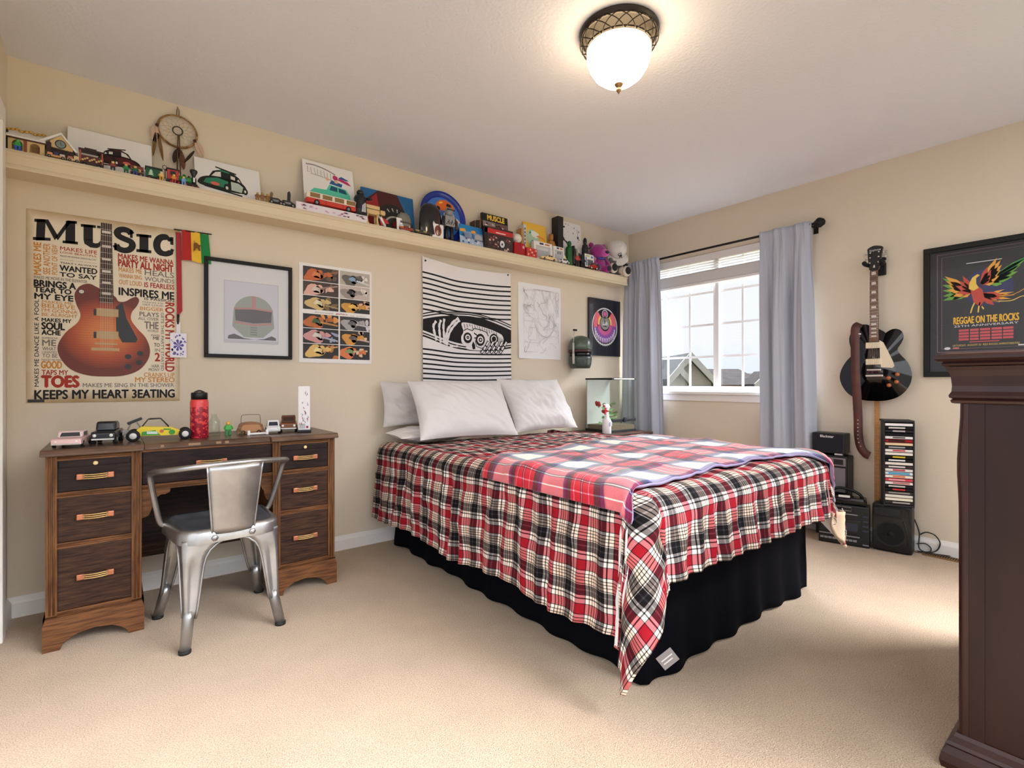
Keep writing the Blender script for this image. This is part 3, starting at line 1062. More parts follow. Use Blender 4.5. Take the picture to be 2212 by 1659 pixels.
for x in (0.0, DRW - 0.05):      # swelling front posts
    b = MB()
    zs_ = [0.07 + 0.898 * k / 24 for k in range(25)]
    yo = lambda z: 0.001 + 0.004 * math.exp(-((z - 0.80) / 0.07) ** 2) - 0.003 * sstep(0.86, 0.95, z)
    for k in range(24):
        za, zb_ = zs_[k], zs_[k + 1]
        for j in range(6):                       # rounded front corner
            a0, a1 = PI / 2 * j / 6, PI / 2 * (j + 1) / 6
            c = lambda a, z: (x + 0.012 - 0.015 * math.cos(a), yo(z) - 0.013 + 0.013 * math.sin(a), z)
            b.add([c(a0, za), c(a1, za), c(a1, zb_), c(a0, zb_)], [(3, 2, 1, 0)], True)
        b.add([(x - 0.003, -0.021, za), (x - 0.003, yo(za) - 0.013, za), (x - 0.003, yo(zb_) - 0.013, zb_), (x - 0.003, -0.021, zb_)], [(0, 3, 2, 1)])
        b.add([(x + 0.012, yo(za), za), (x + 0.05, yo(za), za), (x + 0.05, yo(zb_), zb_), (x + 0.012, yo(zb_), zb_)], [(3, 2, 1, 0)])
    b.build('front_post', m_mah, dz)
b = MB()
slab(b, 0.0, 0.0, 0.10, [(0.030, 0.0), (0.034, 0.018), (0.030, 0.040), (0.018, 0.056), (0.022, 0.062), (0.018, 0.070), (0.008, 0.082), (0.004, 0.092)])
b.build('base_moulding', m_mah, dz)
for k in range(5):
    z0 = 0.10 + k * 0.172
    d = MB().box(0.055, DRW - 0.055, -0.02, 0.004, z0, z0 + 0.162, 0.004).build('drawer', m_mah, dz)
    for x in (0.25, 0.73):
        MB().lathe([(0.0, 0.024), (0.012, 0.022), (0.015, 0.015), (0.007, 0.006), (0.006, 0.0), (0, 0)], n=12, T=Matrix.Translation((x, 0.004, z0 + 0.08)) @ Matrix.Rotation(-PI / 2, 4, 'X')).build('knob', M('aged_bronze', (70, 56, 40), 0.4, 0.8), d)

# ------------------------------------------------------------------ ceiling light
m_iron = M('aged_bronze_fitting', (60, 54, 48), 0.38, 0.75)
LT = thing('ceiling_light', 'flush ceiling light with glowing glass bowl and bronze lattice rim', 'light', (1.605, 1.327, H))
MB().lathe([(0.0, 0.0), (0.156, 0.0), (0.160, -0.004), (0.158, -0.012), (0.152, -0.016), (0.150, -0.022), (0.140, -0.022), (0.138, -0.012), (0.0, -0.012)], n=48).build('ceiling_plate', m_iron, LT)
b = MB()
for k in range(18):
    a0 = 2 * PI * k / 18
    for sg in (-1, 1):
        pts = []
        for j in range(7):
            q = j / 6
            a = a0 + sg * q * 0.52
            r = 0.150 + 0.010 * math.sin(q * PI) - 0.022 * q * q
            pts.append((r * math.cos(a), r * math.sin(a), -0.018 - 0.052 * q))
        b.tube(pts, 0.0022, 5)
b.tube([(0.131 * math.cos(2 * PI * k / 40), 0.131 * math.sin(2 * PI * k / 40), -0.064) for k in range(40)], 0.004, 6, closed=True)
b.build('wire_lattice', m_iron, LT)
prof = [(0.120, -0.066), (0.1265, -0.070), (0.1290, -0.080), (0.128, -0.105), (0.117, -0.140), (0.097, -0.172), (0.068, -0.196), (0.036, -0.209), (0.0, -0.213)]
gb = MB().lathe(list(reversed(prof)), n=40).build('glass_bowl', M('lit_alabaster_glass', (255, 244, 224), 0.3, emit=(255, 226, 182), estr=15.0), LT)
MB().lathe([(0.0, -0.252), (0.005, -0.244), (0.010, -0.236), (0.0105, -0.231), (0.005, -0.229), (0.006, -0.222), (0.012, -0.219), (0.020, -0.208), (0.022, -0.202), (0.0, -0.200)], n=20).build('finial', M('brass_finial', (150, 116, 78), 0.35, 0.8), LT)
# ------------------------------------------------------------------ things on the wall with the shelf
def onwall(name, label, cat, x, z, y=YA - 0.002, group=None):
    """empty at the lower left corner of something flat on the back wall"""
    return thing(name, label, cat, (x, y, z), 0.0, group)
INK = (24, 22, 24)
m_black = M('satin_black_wood', (17, 16, 17), 0.5, spec=0.3)
m_paper = M('white_paper', (238, 236, 234), 0.9)
# les-paul-like outline, body centre line at x = 0, neck up, bottom of the body at z = 0, width 0.333
LP = smooth_closed([(-0.030, 0.432), (-0.060, 0.446), (-0.092, 0.430), (-0.110, 0.390), (-0.104, 0.342), (-0.090, 0.298), (-0.100, 0.256), (-0.140, 0.206), (-0.1665, 0.142), (-0.158, 0.085), (-0.122, 0.032), (-0.065, 0.005), (0, 0.0), (0.065, 0.005), (0.122, 0.032), (0.158, 0.085), (0.1665, 0.140), (0.150, 0.198), (0.118, 0.242), (0.094, 0.284), (0.096, 0.322), (0.116, 0.358), (0.124, 0.386), (0.114, 0.402), (0.094, 0.393), (0.070, 0.374), (0.046, 0.373), (0.030, 0.398)], 4)
def fan(b, loop, c, layer, T=None):
    for k in range(len(loop)):
        b.flat([c, loop[k], loop[(k + 1) % len(loop)]], layer, T)

# ---- the MUSIC poster
PO_W, PO_H = 0.567, 0.862
po = onwall('music_poster', 'cream vintage music poster of a guitar among lettering, above the desk', 'poster', -0.31, 0.935)
def aged_paper():
    m = M('aged_cream_poster_paper', (232, 221, 198), 0.8)
    t = m.node_tree
    p = t.nodes['Principled BSDF']
    co = t.nodes.new('ShaderNodeTexCoord')
    # worn tan rim: distance from the edge of the sheet in its own coordinates
    sp = t.nodes.new('ShaderNodeSeparateXYZ')
    t.links.new(co.outputs['Generated'], sp.inputs[0])
    def mth(op, a, b_=None):
        n = t.nodes.new('ShaderNodeMath')
        n.operation = op
        for i, v in enumerate((a, b_)):
            if v is None:
                continue
            if isinstance(v, (int, float)):
                n.inputs[i].default_value = v
            else:
                t.links.new(v, n.inputs[i])
        return n.outputs[0]
    ex = mth('ABSOLUTE', mth('SUBTRACT', sp.outputs[0], 0.5))
    ez = mth('ABSOLUTE', mth('SUBTRACT', sp.outputs[2], 0.5))
    e = mth('MAXIMUM', ex, mth('ADD', mth('MULTIPLY', ez, 1.0), 0.012))
    n = t.nodes.new('ShaderNodeTexNoise')
    n.inputs['Scale'].default_value = 9
    n.inputs['Detail'].default_value = 5
    t.links.new(co.outputs['Object'], n.inputs['Vector'])
    e2 = mth('ADD', e, mth('MULTIPLY', mth('SUBTRACT', n.outputs['Fac'], 0.5), 0.06))
    r = t.nodes.new('ShaderNodeValToRGB')
    r.color_ramp.elements[0].position = 0.44
    r.color_ramp.elements[0].color = lin((234, 224, 203))
    r.color_ramp.elements[1].position = 0.52
    r.color_ramp.elements[1].color = lin((168, 138, 88))
    t.links.new(e2, r.inputs[0])
    t.links.new(r.outputs[0], p.inputs['Base Color'])
    return m
def poster_fn(u, v):
    x, z = u * PO_W, v * (PO_H + 0.004 * u)
    return (x, -0.004 - 0.004 * math.sin(u * PI) * (0.4 + 0.6 * v) - 0.003 * nz(u * 3, v * 3), z)
sh = MB().grid(lambda u, v: (u * PO_W, -0.0005 - 0.0, v * PO_H + 0.010 * u * v), 4, 4)
sh.build('sheet', aged_paper(), po)
TX = Matrix.Translation((0, -0.0008, 0))
def px_to_poster(px_, py_):
    """enlarged image pixels, cast through the camera onto the poster, to metres from its lower left corner"""
    u = (px_ / 3.7714 - 1066.0) / 1081.0
    q = 3.07 / (0.78393 - u * 0.62084)  # where the ray of that image pixel meets the back wall
    return (q * (0.62084 + u * 0.78393) + 0.31, q * (389.5 - py_ / 3.7714) / 1081.0 + 0.085)
def ptext(b, body, l, t_, r, bt, rot=0, bold=0.0):
    """rectangle given in enlarged image pixels (left, top, right, bottom)"""
    x0, z1 = px_to_poster(l, t_)
    x1 = px_to_poster(r, bt)[0]
    z0 = 0.45 * px_to_poster(r, bt)[1] + 0.55 * px_to_poster(l, bt)[1]
    if rot:
        z1, z0 = px_to_poster(r, t_)[1], px_to_poster(l, bt)[1]
    return b.text(body, x0, z0, x1, z1, 2, rot, bold * 1.5 + 0.012, TX)
# slab letters of the title
def slab_word(b):
    def bar(l, t_, r, bt):
        x0, z1 = px_to_poster(l, t_)
        x1, z0 = px_to_poster(r, bt)
        b.rect(x0, z0, x1, z1, 2, TX)
    def quad(*pp):
        b.flat([px_to_poster(*q) for q in pp], 2, TX)
    # M
    quad((150, 130), (222, 130), (214, 300), (142, 300))
    quad((118, 272), (262, 280), (262, 304), (118, 296))
    quad((130, 124), (215, 128), (215, 152), (130, 148))
    quad((205, 130), (242, 130), (322, 262), (296, 300))
    quad((400, 140), (432, 142), (322, 300), (300, 275))
    quad((386, 140), (462, 146), (462, 325), (382, 318))
    quad((360, 300), (484, 312), (484, 334), (360, 322))
    quad((400, 138), (476, 144), (476, 166), (400, 160))
    # U
    quad((530, 168), (606, 176), (606, 300), (530, 292))
    quad((508, 166), (630, 178), (630, 200), (508, 188))
    q = [(568, 292), (572, 318), (596, 338), (632, 344), (664, 334), (680, 312), (684, 284)]
    b.line([px_to_poster(*k) for k in q], [0.034, 0.034, 0.026, 0.022, 0.018, 0.014, 0.014], 2, TX)
    quad((670, 184), (698, 186), (698, 300), (670, 298))
    quad((640, 180), (720, 188), (720, 208), (640, 200))
    # S
    q = [(920, 250), (900, 226), (862, 212), (822, 216), (804, 240), (822, 268), (868, 290), (916, 312), (928, 344), (906, 374), (862, 382), (815, 366), (792, 336)]
    b.line([px_to_poster(*k) for k in smooth_open([(x, y, 0) for x, y in q], 3) for k in [k[:2]]], 0.027, 2, TX)
    bar(908, 214, 930, 282)
    bar(780, 320, 800, 382)
    # I
    quad((985, 250), (1058, 256), (1058, 398), (985, 390))
    quad((960, 246), (1082, 258), (1082, 280), (960, 268))
    quad((960, 370), (1082, 382), (1082, 406), (960, 394))
    # C
    q = [(1240, 306), (1216, 282), (1180, 272), (1144, 288), (1126, 328), (1134, 374), (1162, 402), (1204, 410), (1240, 396), (1256, 372)]
    b.line([px_to_poster(*k[:2]) for k in smooth_open([(x, y, 0) for x, y in q], 3)], [0.014] + [0.020] * 3 + [0.030] * 15 + [0.036] * 0 + [0.026] * 6 + [0.014] * 3, 2, TX)
    bar(1236, 272, 1262, 338)
b = MB()
slab_word(b)
b.build('title', P(INK, 0.75), po)
OR, R2c, GR = (206, 140, 62), (168, 52, 38), (126, 118, 112)
words = {
    0: [('WANTED', 336, 500, 640, 560, 0, .02), ('TO SAY', 336, 558, 636, 606, 0, .02), ('THAT I ALWAYS', 340, 474, 640, 502, 0, 0), ('BRINGS A', 128, 618, 466, 684, 0, .03), ('TEAR TO', 128, 676, 430, 728, 0, .03), ('MY EYE', 132, 728, 446, 784, 0, .03),
        ('MAKES MY', 190, 930, 430, 966, 0, .02), ('SOUL', 190, 966, 376, 1026, 0, .03), ('ACHE', 190, 1028, 342, 1070, 0, .03), ('INSPIRES ME', 818, 682, 1266, 762, 0, .02), ('IS PASSION', 1026, 764, 1266, 794, 0, .0), ('KEEPS MY HEART 3EATING', 132, 1520, 1270, 1586, 0, .02), ('MAKES ME DANCE LIKE A FOOL', 130, 780, 166, 1490, 1, 0),
        ('ME', 1096, 1084, 1146, 1110, 0, 0), ('TO', 1104, 1136, 1150, 1166, 0, 0)],
    1: [('MAKES ME', 124, 320, 184, 576, 1, .02), ('SEE ANOTHER', 202, 330, 258, 574, 1, 0), ('POINT OF VIEW', 272, 340, 318, 576, 1, 0), ('MAKES ME', 816, 516, 1004, 562, 0, 0), ('WANNA SING', 818, 568, 1004, 610, 0, 0), ('OUT LOUD', 818, 618, 1004, 664, 0, 0), ('MAKES ME', 192, 786, 440, 816, 0, 0), ('BELIEVE', 190, 812, 462, 854, 0, 0), ("I'M GONNA", 190, 852, 480, 890, 0, 0), ('BE ALRIGHT', 190, 888, 480, 922, 0, 0), ('GOOD', 186, 1282, 352, 1342, 0, .02), ('CRANKS UP', 1022, 1376, 1270, 1412, 0, 0), ('MY STEREO', 950, 1414, 1270, 1454, 0, .01), ('BIGGER', 990, 838, 1182, 872, 0, 0)],
    2: [('MAKES ME WANNA', 812, 404, 1262, 474, 0, .01), ('PARTY ALL NIGHT', 814, 452, 1258, 534, 0, .02), ('IS FEARLESS', 1026, 640, 1268, 690, 0, .01), ('TAPS MY', 190, 1354, 404, 1394, 0, .01), ('TOES', 190, 1402, 490, 1494, 0, .04), ('ROCKS MY WORLD', 1196, 812, 1268, 1366, -1, .02), ('2', 1112, 1216, 1150, 1282, 0, .02), ('MAKES LIFE', 340, 348, 640, 396, 0, 0), ('LOOK BEAUTIFUL', 340, 388, 640, 420, 0, 0)],
    3: [('MAKES ME WANNA DANCE ALL DAY', 340, 418, 636, 448, 0, 0), ('SAYS ALL THE THINGS', 340, 452, 636, 472, 0, 0), ('MAKES ME MOVE IN THE ELEVATOR', 128, 584, 560, 628, 0, 0), ('HEALS', 1028, 538, 1266, 594, 0, 0), ('WOUNDS', 1028, 594, 1268, 640, 0, 0), ('MAKES ME', 1010, 796, 1180, 812, 0, 0), ('GET LOUD', 1010, 814, 1180, 834, 0, 0), ('PLAYS', 986, 880, 1142, 920, 0, .01), ('ALL OVER', 974, 922, 1142, 950, 0, 0), ('THE', 1026, 960, 1140, 1020, 0, .01), ('WORLD', 1050, 1026, 1140, 1046, 0, 0), ('GETS THIS PARTY STARTED', 1160, 890, 1184, 1362, -1, 0), ('SOMEHOW', 190, 1084, 322, 1104, 0, 0), ('ME', 194, 1108, 306, 1158, 0, .01), ('WHAT', 194, 1166, 306, 1196, 0, 0), ('I WANTED', 194, 1200, 312, 1220, 0, 0), ('TO BE', 194, 1222, 318, 1254, 0, 0), ('MAKES ME FEEL', 188, 1264, 352, 1280, 0, 0), ('MAKES ME SING IN THE SHOWER', 524, 1462, 1266, 1494, 0, 0), ('MAKES', 1080, 1064, 1150, 1082, 0, 0), ('IN', 1112, 1180, 1152, 1206, 0, 0), ('HAR', 1086, 1310, 1146, 1336, 0, 0), ('MONY', 1060, 1340, 1150, 1364, 0, 0)],
}
for k, c in ((0, INK), (1, OR), (2, R2c), (3, GR)):
    b = MB()
    for w in words[k]:
        ptext(b, *w)
    b.build('lettering', P(c, 0.75), po)
b = MB()
x0, z0 = 0.004, 0.003
b.rect(x0, z0, x0 + 0.055, z0 + 0.013, 1, TX)
b.build('maker_strip', P((44, 42, 42)), po)
# printed guitar
b = MB()
gx, gz = px_to_poster(712, 1408)
sc = (px_to_poster(1084, 1150)[0] - px_to_poster(336, 1150)[0]) / 0.333
GT = Matrix.Translation((gx, -0.0008, gz)) @ Matrix.Diagonal((sc, 1, (px_to_poster(600, 652)[1] - gz) / 0.448, 1))
def sunburst():
    m = M('printed_amber_sunburst', (178, 86, 42), 0.5)
    t = m.node_tree
    p = t.nodes['Principled BSDF']
    co = t.nodes.new('ShaderNodeTexCoord')
    mp = t.nodes.new('ShaderNodeMapping')
    mp.inputs['Location'].default_value = (-gx, 0, -gz - 0.2 * sc)
    ln = t.nodes.new('ShaderNodeVectorMath')
    ln.operation = 'LENGTH'
    r = t.nodes.new('ShaderNodeValToRGB')
    r.color_ramp.elements[0].position = 0.05
    r.color_ramp.elements[0].color = lin((214, 128, 70))
    r.color_ramp.elements[1].position = 0.17
    r.color_ramp.elements[1].color = lin((112, 44, 30))
    q = r.color_ramp.elements.new(0.12)
    q.color = lin((176, 78, 42))
    w = t.nodes.new('ShaderNodeTexWave')
    w.bands_direction = 'Z'
    w.inputs['Scale'].default_value = 28
    w.inputs['Distortion'].default_value = 3
    mx = t.nodes.new('ShaderNodeMix')
    mx.data_type = 'RGBA'
    mx.blend_type = 'MULTIPLY'
    mx.inputs[0].default_value = 0.14
    t.links.new(co.outputs['Object'], mp.inputs[0])
    t.links.new(co.outputs['Object'], w.inputs['Vector'])
    t.links.new(mp.outputs[0], ln.inputs[0])
    t.links.new(ln.outputs['Value'], r.inputs[0])
    t.links.new(r.outputs[0], mx.inputs[6])
    t.links.new(w.outputs['Color'], mx.inputs[7])
    t.links.new(mx.outputs[2], p.inputs['Base Color'])
    return m
b.m(0)
fan(b, LP, (0.0, 0.2), 3, GT)
b.m(1)
b.flat([(-0.024, 0.36), (0.028, 0.36), (0.022, 0.75), (-0.018, 0.75)], 4, GT)
b.m(2)
for k in range(15):
    z = 0.362 + k * 0.0250 * (0.85 + k * 0.012)
    b.rect(-0.023, z, 0.026, z + 0.0014, 5, GT)
for z in (0.400, 0.452, 0.508, 0.568, 0.630, 0.700):
    b.rect(-0.014, z, 0.018, z + 0.012, 5, GT)
b.m(3)
b.flat([(0.036, 0.345), (0.060, 0.370), (0.076, 0.290), (0.118, 0.190), (0.112, 0.172), (0.060, 0.170), (0.038, 0.220)], 4, GT)
for z in (0.296, 0.186):
    b.m(4).rect(-0.034, z - 0.002, 0.046, z + 0.036, 5, GT)
    b.m(3).rect(-0.044, z, -0.034, z + 0.03, 5, GT)
b.m(4).rect(-0.052, 0.126, 0.050, 0.140, 5, GT).rect(-0.04, 0.156, 0.042, 0.164, 5, GT)
b.m(3)
for x, z in ((0.082, 0.100), (0.128, 0.118), (0.082, 0.050), (0.124, 0.072)):
    b.disc(x, z, 0.0125, 5, 14, T=GT)
b.disc(-0.086, 0.405, 0.012, 4, 14, T=GT)
b.m(2).disc(-0.086, 0.405, 0.009, 5, 14, T=GT)
for k in range(6):
    x = -0.019 + k * 0.0082
    b.rect(x, 0.135, x + 0.0008, 0.75, 6, GT)
b.build('printed_guitar', [sunburst(), P((62, 40, 30), 0.6), P((214, 206, 196), 0.6), P((24, 22, 26), 0.4), P((188, 160, 116), 0.5)], po)

# ---- little flag on its stick, lanyard with a badge
fl = thing('small_flag', 'little red, yellow and green striped flag hanging beside the music poster', 'flag', (0.262, YA - 0.012, 1.80))
MB().tube([(-0.03, 0, 0.006), (0.135, -0.002, 0.010)], 0.003, 8).build('stick', m_black, fl)
def flag_fn(u, v):
    return (0.003 + 0.118 * u + 0.012 * (1 - v) * u, -0.003 - 0.004 * math.sin(u * 9 + v * 2), 0.008 - 0.155 * (1 - v) + 0.004 * math.sin(u * 6))
b = MB()
b.grid(flag_fn, 18, 10)
for k in range(len(b.f)):
    i = k % 18
    b.fm[k] = 0 if i < 6 else (1 if i < 12 else 2)
cloth = b.build('cloth', [P((176, 36, 34), 0.8), P((236, 190, 58), 0.8), P((22, 128, 62), 0.8)], fl)
b = MB()
em = smooth_closed([(0.050, -0.060), (0.056, -0.048), (0.066, -0.050), (0.074, -0.058), (0.082, -0.056), (0.078, -0.070), (0.080, -0.086), (0.072, -0.088), (0.068, -0.076), (0.060, -0.078), (0.056, -0.090), (0.049, -0.088), (0.052, -0.074)], 3)
fan(b, [(q[0] + 0.004, q[1]) for q in em], (0.068, -0.067), 1, Matrix.Translation((0, -0.0095, 0)))
b.tube([(0.056, -0.0095, -0.038), (0.054, -0.0095, -0.095)], 0.001, 5)
b.build('emblem', P((120, 74, 34), 0.8), cloth)
ly = thing('lanyard', 'red and black lanyard hanging over the poster edge', 'lanyard', (0.246, YA - 0.006, 1.795))
b = MB()
b.m(0).flat([(0.0, 0.0), (-0.004, -0.0), (-0.001, -0.44), (0.009, -0.42)], 6).flat([(0.000, 0.0), (0.016, -0.0), (0.022, -0.40), (0.009, -0.42)], 5)
b.m(1).flat([(-0.006, 0.0), (0.004, 0.0), (0.010, -0.2), (0.008, -0.42), (0.0, -0.44)], 4)
so = b.build('ribbon', [P((168, 24, 38), 0.6), P((26, 20, 24), 0.6)], ly)
MB().tube([(0.004, -0.002, -0.42), (0.003, -0.002, -0.47)], [0.006, 0.004], 8).build('clip', M('black_plastic', (22, 22, 24), 0.4), ly)
MB().box(-0.004, 0.014, -0.003, 0.0, -0.515, -0.46).build('strap_end', M('clear_white_vinyl', (226, 224, 228), 0.3), ly)
b = MB()
b.m(0).box(-0.030, 0.040, -0.005, -0.001, -0.640, -0.515, 0.001)
b.m(1)
TB = Matrix.Translation((0, -0.0055, 0))
for k in range(7):
    a = 2 * PI * k / 7
    b.flat([(0.005, -0.577), (0.005 + 0.020 * math.cos(a - 0.3), -0.577 + 0.026 * math.sin(a - 0.3)), (0.005 + 0.024 * math.cos(a), -0.577 + 0.031 * math.sin(a)), (0.005 + 0.020 * math.cos(a + 0.3), -0.577 + 0.026 * math.sin(a + 0.3))], 1, TB)
for k in range(26):
    a = rnd.uniform(0, 2 * PI)
    r = rnd.uniform(0.026, 0.034)
    b.disc(0.005 + r * math.cos(a), -0.577 + 1.65 * r * math.sin(a), rnd.uniform(0.002, 0.005), 2, 7, T=TB)
b.build('badge', [M('glossy_white_card', (232, 230, 240), 0.3), P((82, 74, 160))], ly)['label'] = 'white badge with purple print'

# ---- framed drawing
def frame(o, w, h, fw, dp, mat, name='frame'):
    b = MB()
    for l in ((0, 0, w, fw), (0, h - fw, w, h), (0, fw, fw, h - fw), (w - fw, fw, w, h - fw)):
        b.box(l[0], l[2], -dp, 0, l[1], l[3])
    return bev(b.build(name, mat, o), 0.002)
fr = onwall('framed_drawing', 'black framed helmet drawing with wide white mat', 'picture', 0.363, 1.161)
frame(fr, 0.435, 0.529, 0.0185, 0.022, m_black)
MB().box(0.017, 0.418, -0.008, -0.004, 0.017, 0.512).build('mat', M('white_mat_board', (236, 234, 232), 0.8), fr)
b = MB()
TD = Matrix.Translation((0.091, -0.0085, 0.082))
b.m(0).rect(0, 0, 0.273, 0.337, 1, TD)
b.m(1).rect(0.004, 0.016, 0.269, 0.333, 2, TD)
dome = [(0.045 + 0.1 - 0.1 * math.cos(PI * k / 18), 0.165 + 0.098 * math.sin(PI * k / 18)) for k in range(19)]
b.m(2).flat(dome, 3, TD)                                        # plain domed helmet
b.m(2).flat([(0.045, 0.165), (0.040, 0.090), (0.098, 0.034), (0.192, 0.034), (0.250, 0.090), (0.245, 0.165)], 3, TD)
b.m(4).flat([(0.052, 0.184), (0.056, 0.122), (0.145, 0.112), (0.234, 0.122), (0.238, 0.184), (0.145, 0.190)], 4, TD)   # visor
b.m(3).line([(0.047, 0.186), (0.145, 0.194), (0.243, 0.186)], 0.010, 5, TD)
b.m(3).line([(0.050, 0.114), (0.145, 0.102), (0.240, 0.114)], 0.010, 5, TD)
b.m(4).flat([(0.018, 0.022), (0.022, 0.040), (0.050, 0.050), (0.098, 0.028), (0.150, 0.022)], 4, TD).flat([(0.150, 0.022), (0.198, 0.028), (0.236, 0.046), (0.258, 0.036), (0.260, 0.022)], 4, TD)
b.m(5)
b.m(3).line([(0.145, 0.196), (0.145, 0.262)], 0.020, 4, TD)      # racing stripe over the dome
b.m(5)
for k in range(4):
    b.rect(0.128, 0.046 + k * 0.013, 0.162, 0.052 + k * 0.013, 5, TD)
b.build('drawing', [P((206, 204, 210)), P((220, 219, 226)), P((170, 176, 168)), P((200, 150, 146)), P((116, 112, 116)), P((140, 146, 140))], fr)
m_glz = m_glass.copy()
m_glz.name = 'picture_glazing'
[n for n in m_glz.node_tree.nodes if n.type == 'FRESNEL'][0].inputs[0].default_value = 1.18
MB().box(0.0175, 0.4175, -0.0125, -0.0115, 0.0175, 0.5115).build('glazing', m_glz, fr)

# ---- collage of twelve photographs of hands playing guitars
cl = onwall('photo_collage', 'white sheet of twelve photos of hands playing guitars', 'poster', 0.84, 1.147)
CW, CHh = 0.443, 0.588
MB().box(0, CW, -0.0015, 0, 0, CHh).build('sheet', m_paper, cl)
cols = [((0.022, 0.231), (0.240, 0.430))]
rows = [(0.025, 0.112), (0.116, 0.203), (0.207, 0.290), (0.316, 0.398), (0.402, 0.482), (0.486, 0.570)]
pal = [
    [((40, 30, 24), (196, 96, 42), (92, 70, 50), (214, 130, 74)), ((180, 172, 160), (96, 90, 84), (228, 224, 216), (126, 160, 190))],
    [((60, 40, 34), (222, 174, 158), (122, 72, 58), (206, 200, 186)), ((196, 182, 176), (150, 140, 134), (226, 216, 208), (30, 26, 26))],
    [((36, 28, 22), (206, 178, 116), (120, 92, 48), (226, 214, 178)), ((30, 24, 22), (206, 150, 58), (220, 170, 140), (236, 190, 90))],
    [((26, 18, 14), (186, 104, 40), (216, 146, 70), (52, 92, 56)), ((58, 54, 58), (168, 164, 166), (212, 208, 210), (96, 92, 96))],
    [((26, 28, 28), (206, 150, 150), (150, 156, 190), (212, 210, 196)), ((34, 30, 28), (214, 148, 62), (224, 190, 176), (90, 84, 78))],
    [((34, 24, 18), (222, 184, 106), (190, 120, 54), (238, 216, 150)), ((30, 26, 24), (216, 120, 70), (226, 196, 170), (120, 150, 96))],
]
def blob(b, cx, cz, rx, rz, ang, x0, x1, z0, z1, layer, n=16):
    pts = []
    for k in range(n):
        a = 2 * PI * k / n
        r = 1 + 0.18 * math.sin(a * 3 + cx * 40)
        u, v = rx * r * math.cos(a), rz * r * math.sin(a)
        x, z = cx + u * math.cos(ang) - v * math.sin(ang), cz + u * math.sin(ang) + v * math.cos(ang)
        pts.append((min(max(x, x0), x1), min(max(z, z0), z1)))
    b.flat(pts, layer, TC)
TC = Matrix.Translation((0, -0.0016, 0))
for r, (z0, z1) in enumerate(reversed(rows)):
    for c, (x0, x1) in enumerate(cols[0]):
        cc = pal[r][c]
        b = MB()
        b.m(0).rect(x0, z0, x1, z1, 1, TC)
        w, h = x1 - x0, z1 - z0
        R = random.Random(r * 7 + c)
        # guitar body, neck with strings, one hand on the body and one on the neck
        up_ = R.choice((-1, 1)) * R.uniform(0.05, 0.30)
        bx, bz = x0 + w * R.uniform(0.22, 0.36), z0 + h * R.uniform(0.35, 0.5)
        b.m(1)
        blob(b, bx, bz, w * 0.26, h * 0.42, up_, x0, x1, z0, z1, 2)
        blob(b, bx + w * 0.16, bz + h * 0.10, w * 0.15, h * 0.30, up_, x0, x1, z0, z1, 2)
        nx0, nz0 = bx + w * 0.1, bz + h * 0.08
        nx1, nz1 = min(x1 - 0.004, bx + w * 0.70), min(max(bz + h * (0.08 + up_ * 1.4), z0 + 0.012), z1 - 0.012)
        b.m(2).line([(nx0, nz0), (nx1, nz1)], 0.010, 3, TC)
        b.m(3)
        for k in range(3):
            b.line([(nx0 - 0.03, nz0 - 0.004 + k * 0.003), (nx1, nz1 - 0.003 + k * 0.003)], 0.0008, 4, TC)
        for hx, hz, ks in ((bx + w * 0.05, bz + h * 0.12, 1), (x0 + w * R.uniform(0.66, 0.80), z0 + h * R.uniform(0.5, 0.66), -1)):
            b.m(3 if ks > 0 else 1)
            blob(b, hx, hz, 0.017, 0.013, 0.4 * ks, x0, x1, z0, z1, 5)
            for k in range(4):
                fx, fz = hx + 0.010 * ks, hz - 0.008 + k * 0.006
                q = [(fx, fz), (fx + 0.014 * ks, fz - 0.004), (fx + 0.021 * ks, fz - 0.013)]
                q = [(min(max(a_, x0), x1), min(max(c_, z0), z1)) for a_, c_ in q]
                b.line(q, 0.0045, 6, TC)
        b.m(2)
        for k in range(3):
            blob(b, x0 + w * R.uniform(0.55, 0.95), z0 + h * R.uniform(0.1, 0.9), w * R.uniform(0.05, 0.14), h * R.uniform(0.08, 0.22), R.uniform(0, 3), x0, x1, z0, z1, 2)
        b.build('photo', [P(q, 0.4) for q in cc], cl)
b = MB()
b.m(0).text('the instruments', 0.09, 0.297, 0.20, 0.307, 2, T=TC).text('made', 0.305, 0.294, 0.33, 0.301, 2, T=TC).text('by hand', 0.345, 0.293, 0.40, 0.301, 2, T=TC)
b.m(1).text('guitars', 0.215, 0.295, 0.285, 0.308, 2, bold=0.02, T=TC)
b.build('caption', [P((130, 126, 130)), P((190, 60, 100))], cl)

# ---- striped cloth banner with a skeleton looking out of a tear
bn = onwall('tapestry', 'white black-striped cloth banner with a skull peering through a slit', 'tapestry', 1.640, 0.985)
BW, BH = 0.765, 0.905
def wave_y(x, z):
    f = sstep(0.35, 0.0, z) * 0.5 + 0.5
    return -0.006 - 0.007 * f * (1 + math.sin(x * 17 + 0.8 * math.sin(z * 5))) - 0.006 * (1 + nz(x * 4, z * 2.5))
def sag(x, z):
    """hanging cloth: the top edge and the stripes dip between the two pins"""
    return -0.020 * math.sin(PI * clampf(x / BW)) * (0.35 + 0.65 * z / BH) - 0.012 * sstep(0.0, 0.30, x) * (1 if z > 0.3 else z / 0.3)
def bfn(u, v):
    x, z = u * BW, v * BH
    return (x, wave_y(x, z), z + sag(x, z) + (0.010 if u < 0.01 else 0))
ban = MB().grid(bfn, 60, 60)
cb = ban.build('cloth', M('white_banner_cloth', (232, 230, 232), 0.85), bn)
b = MB()
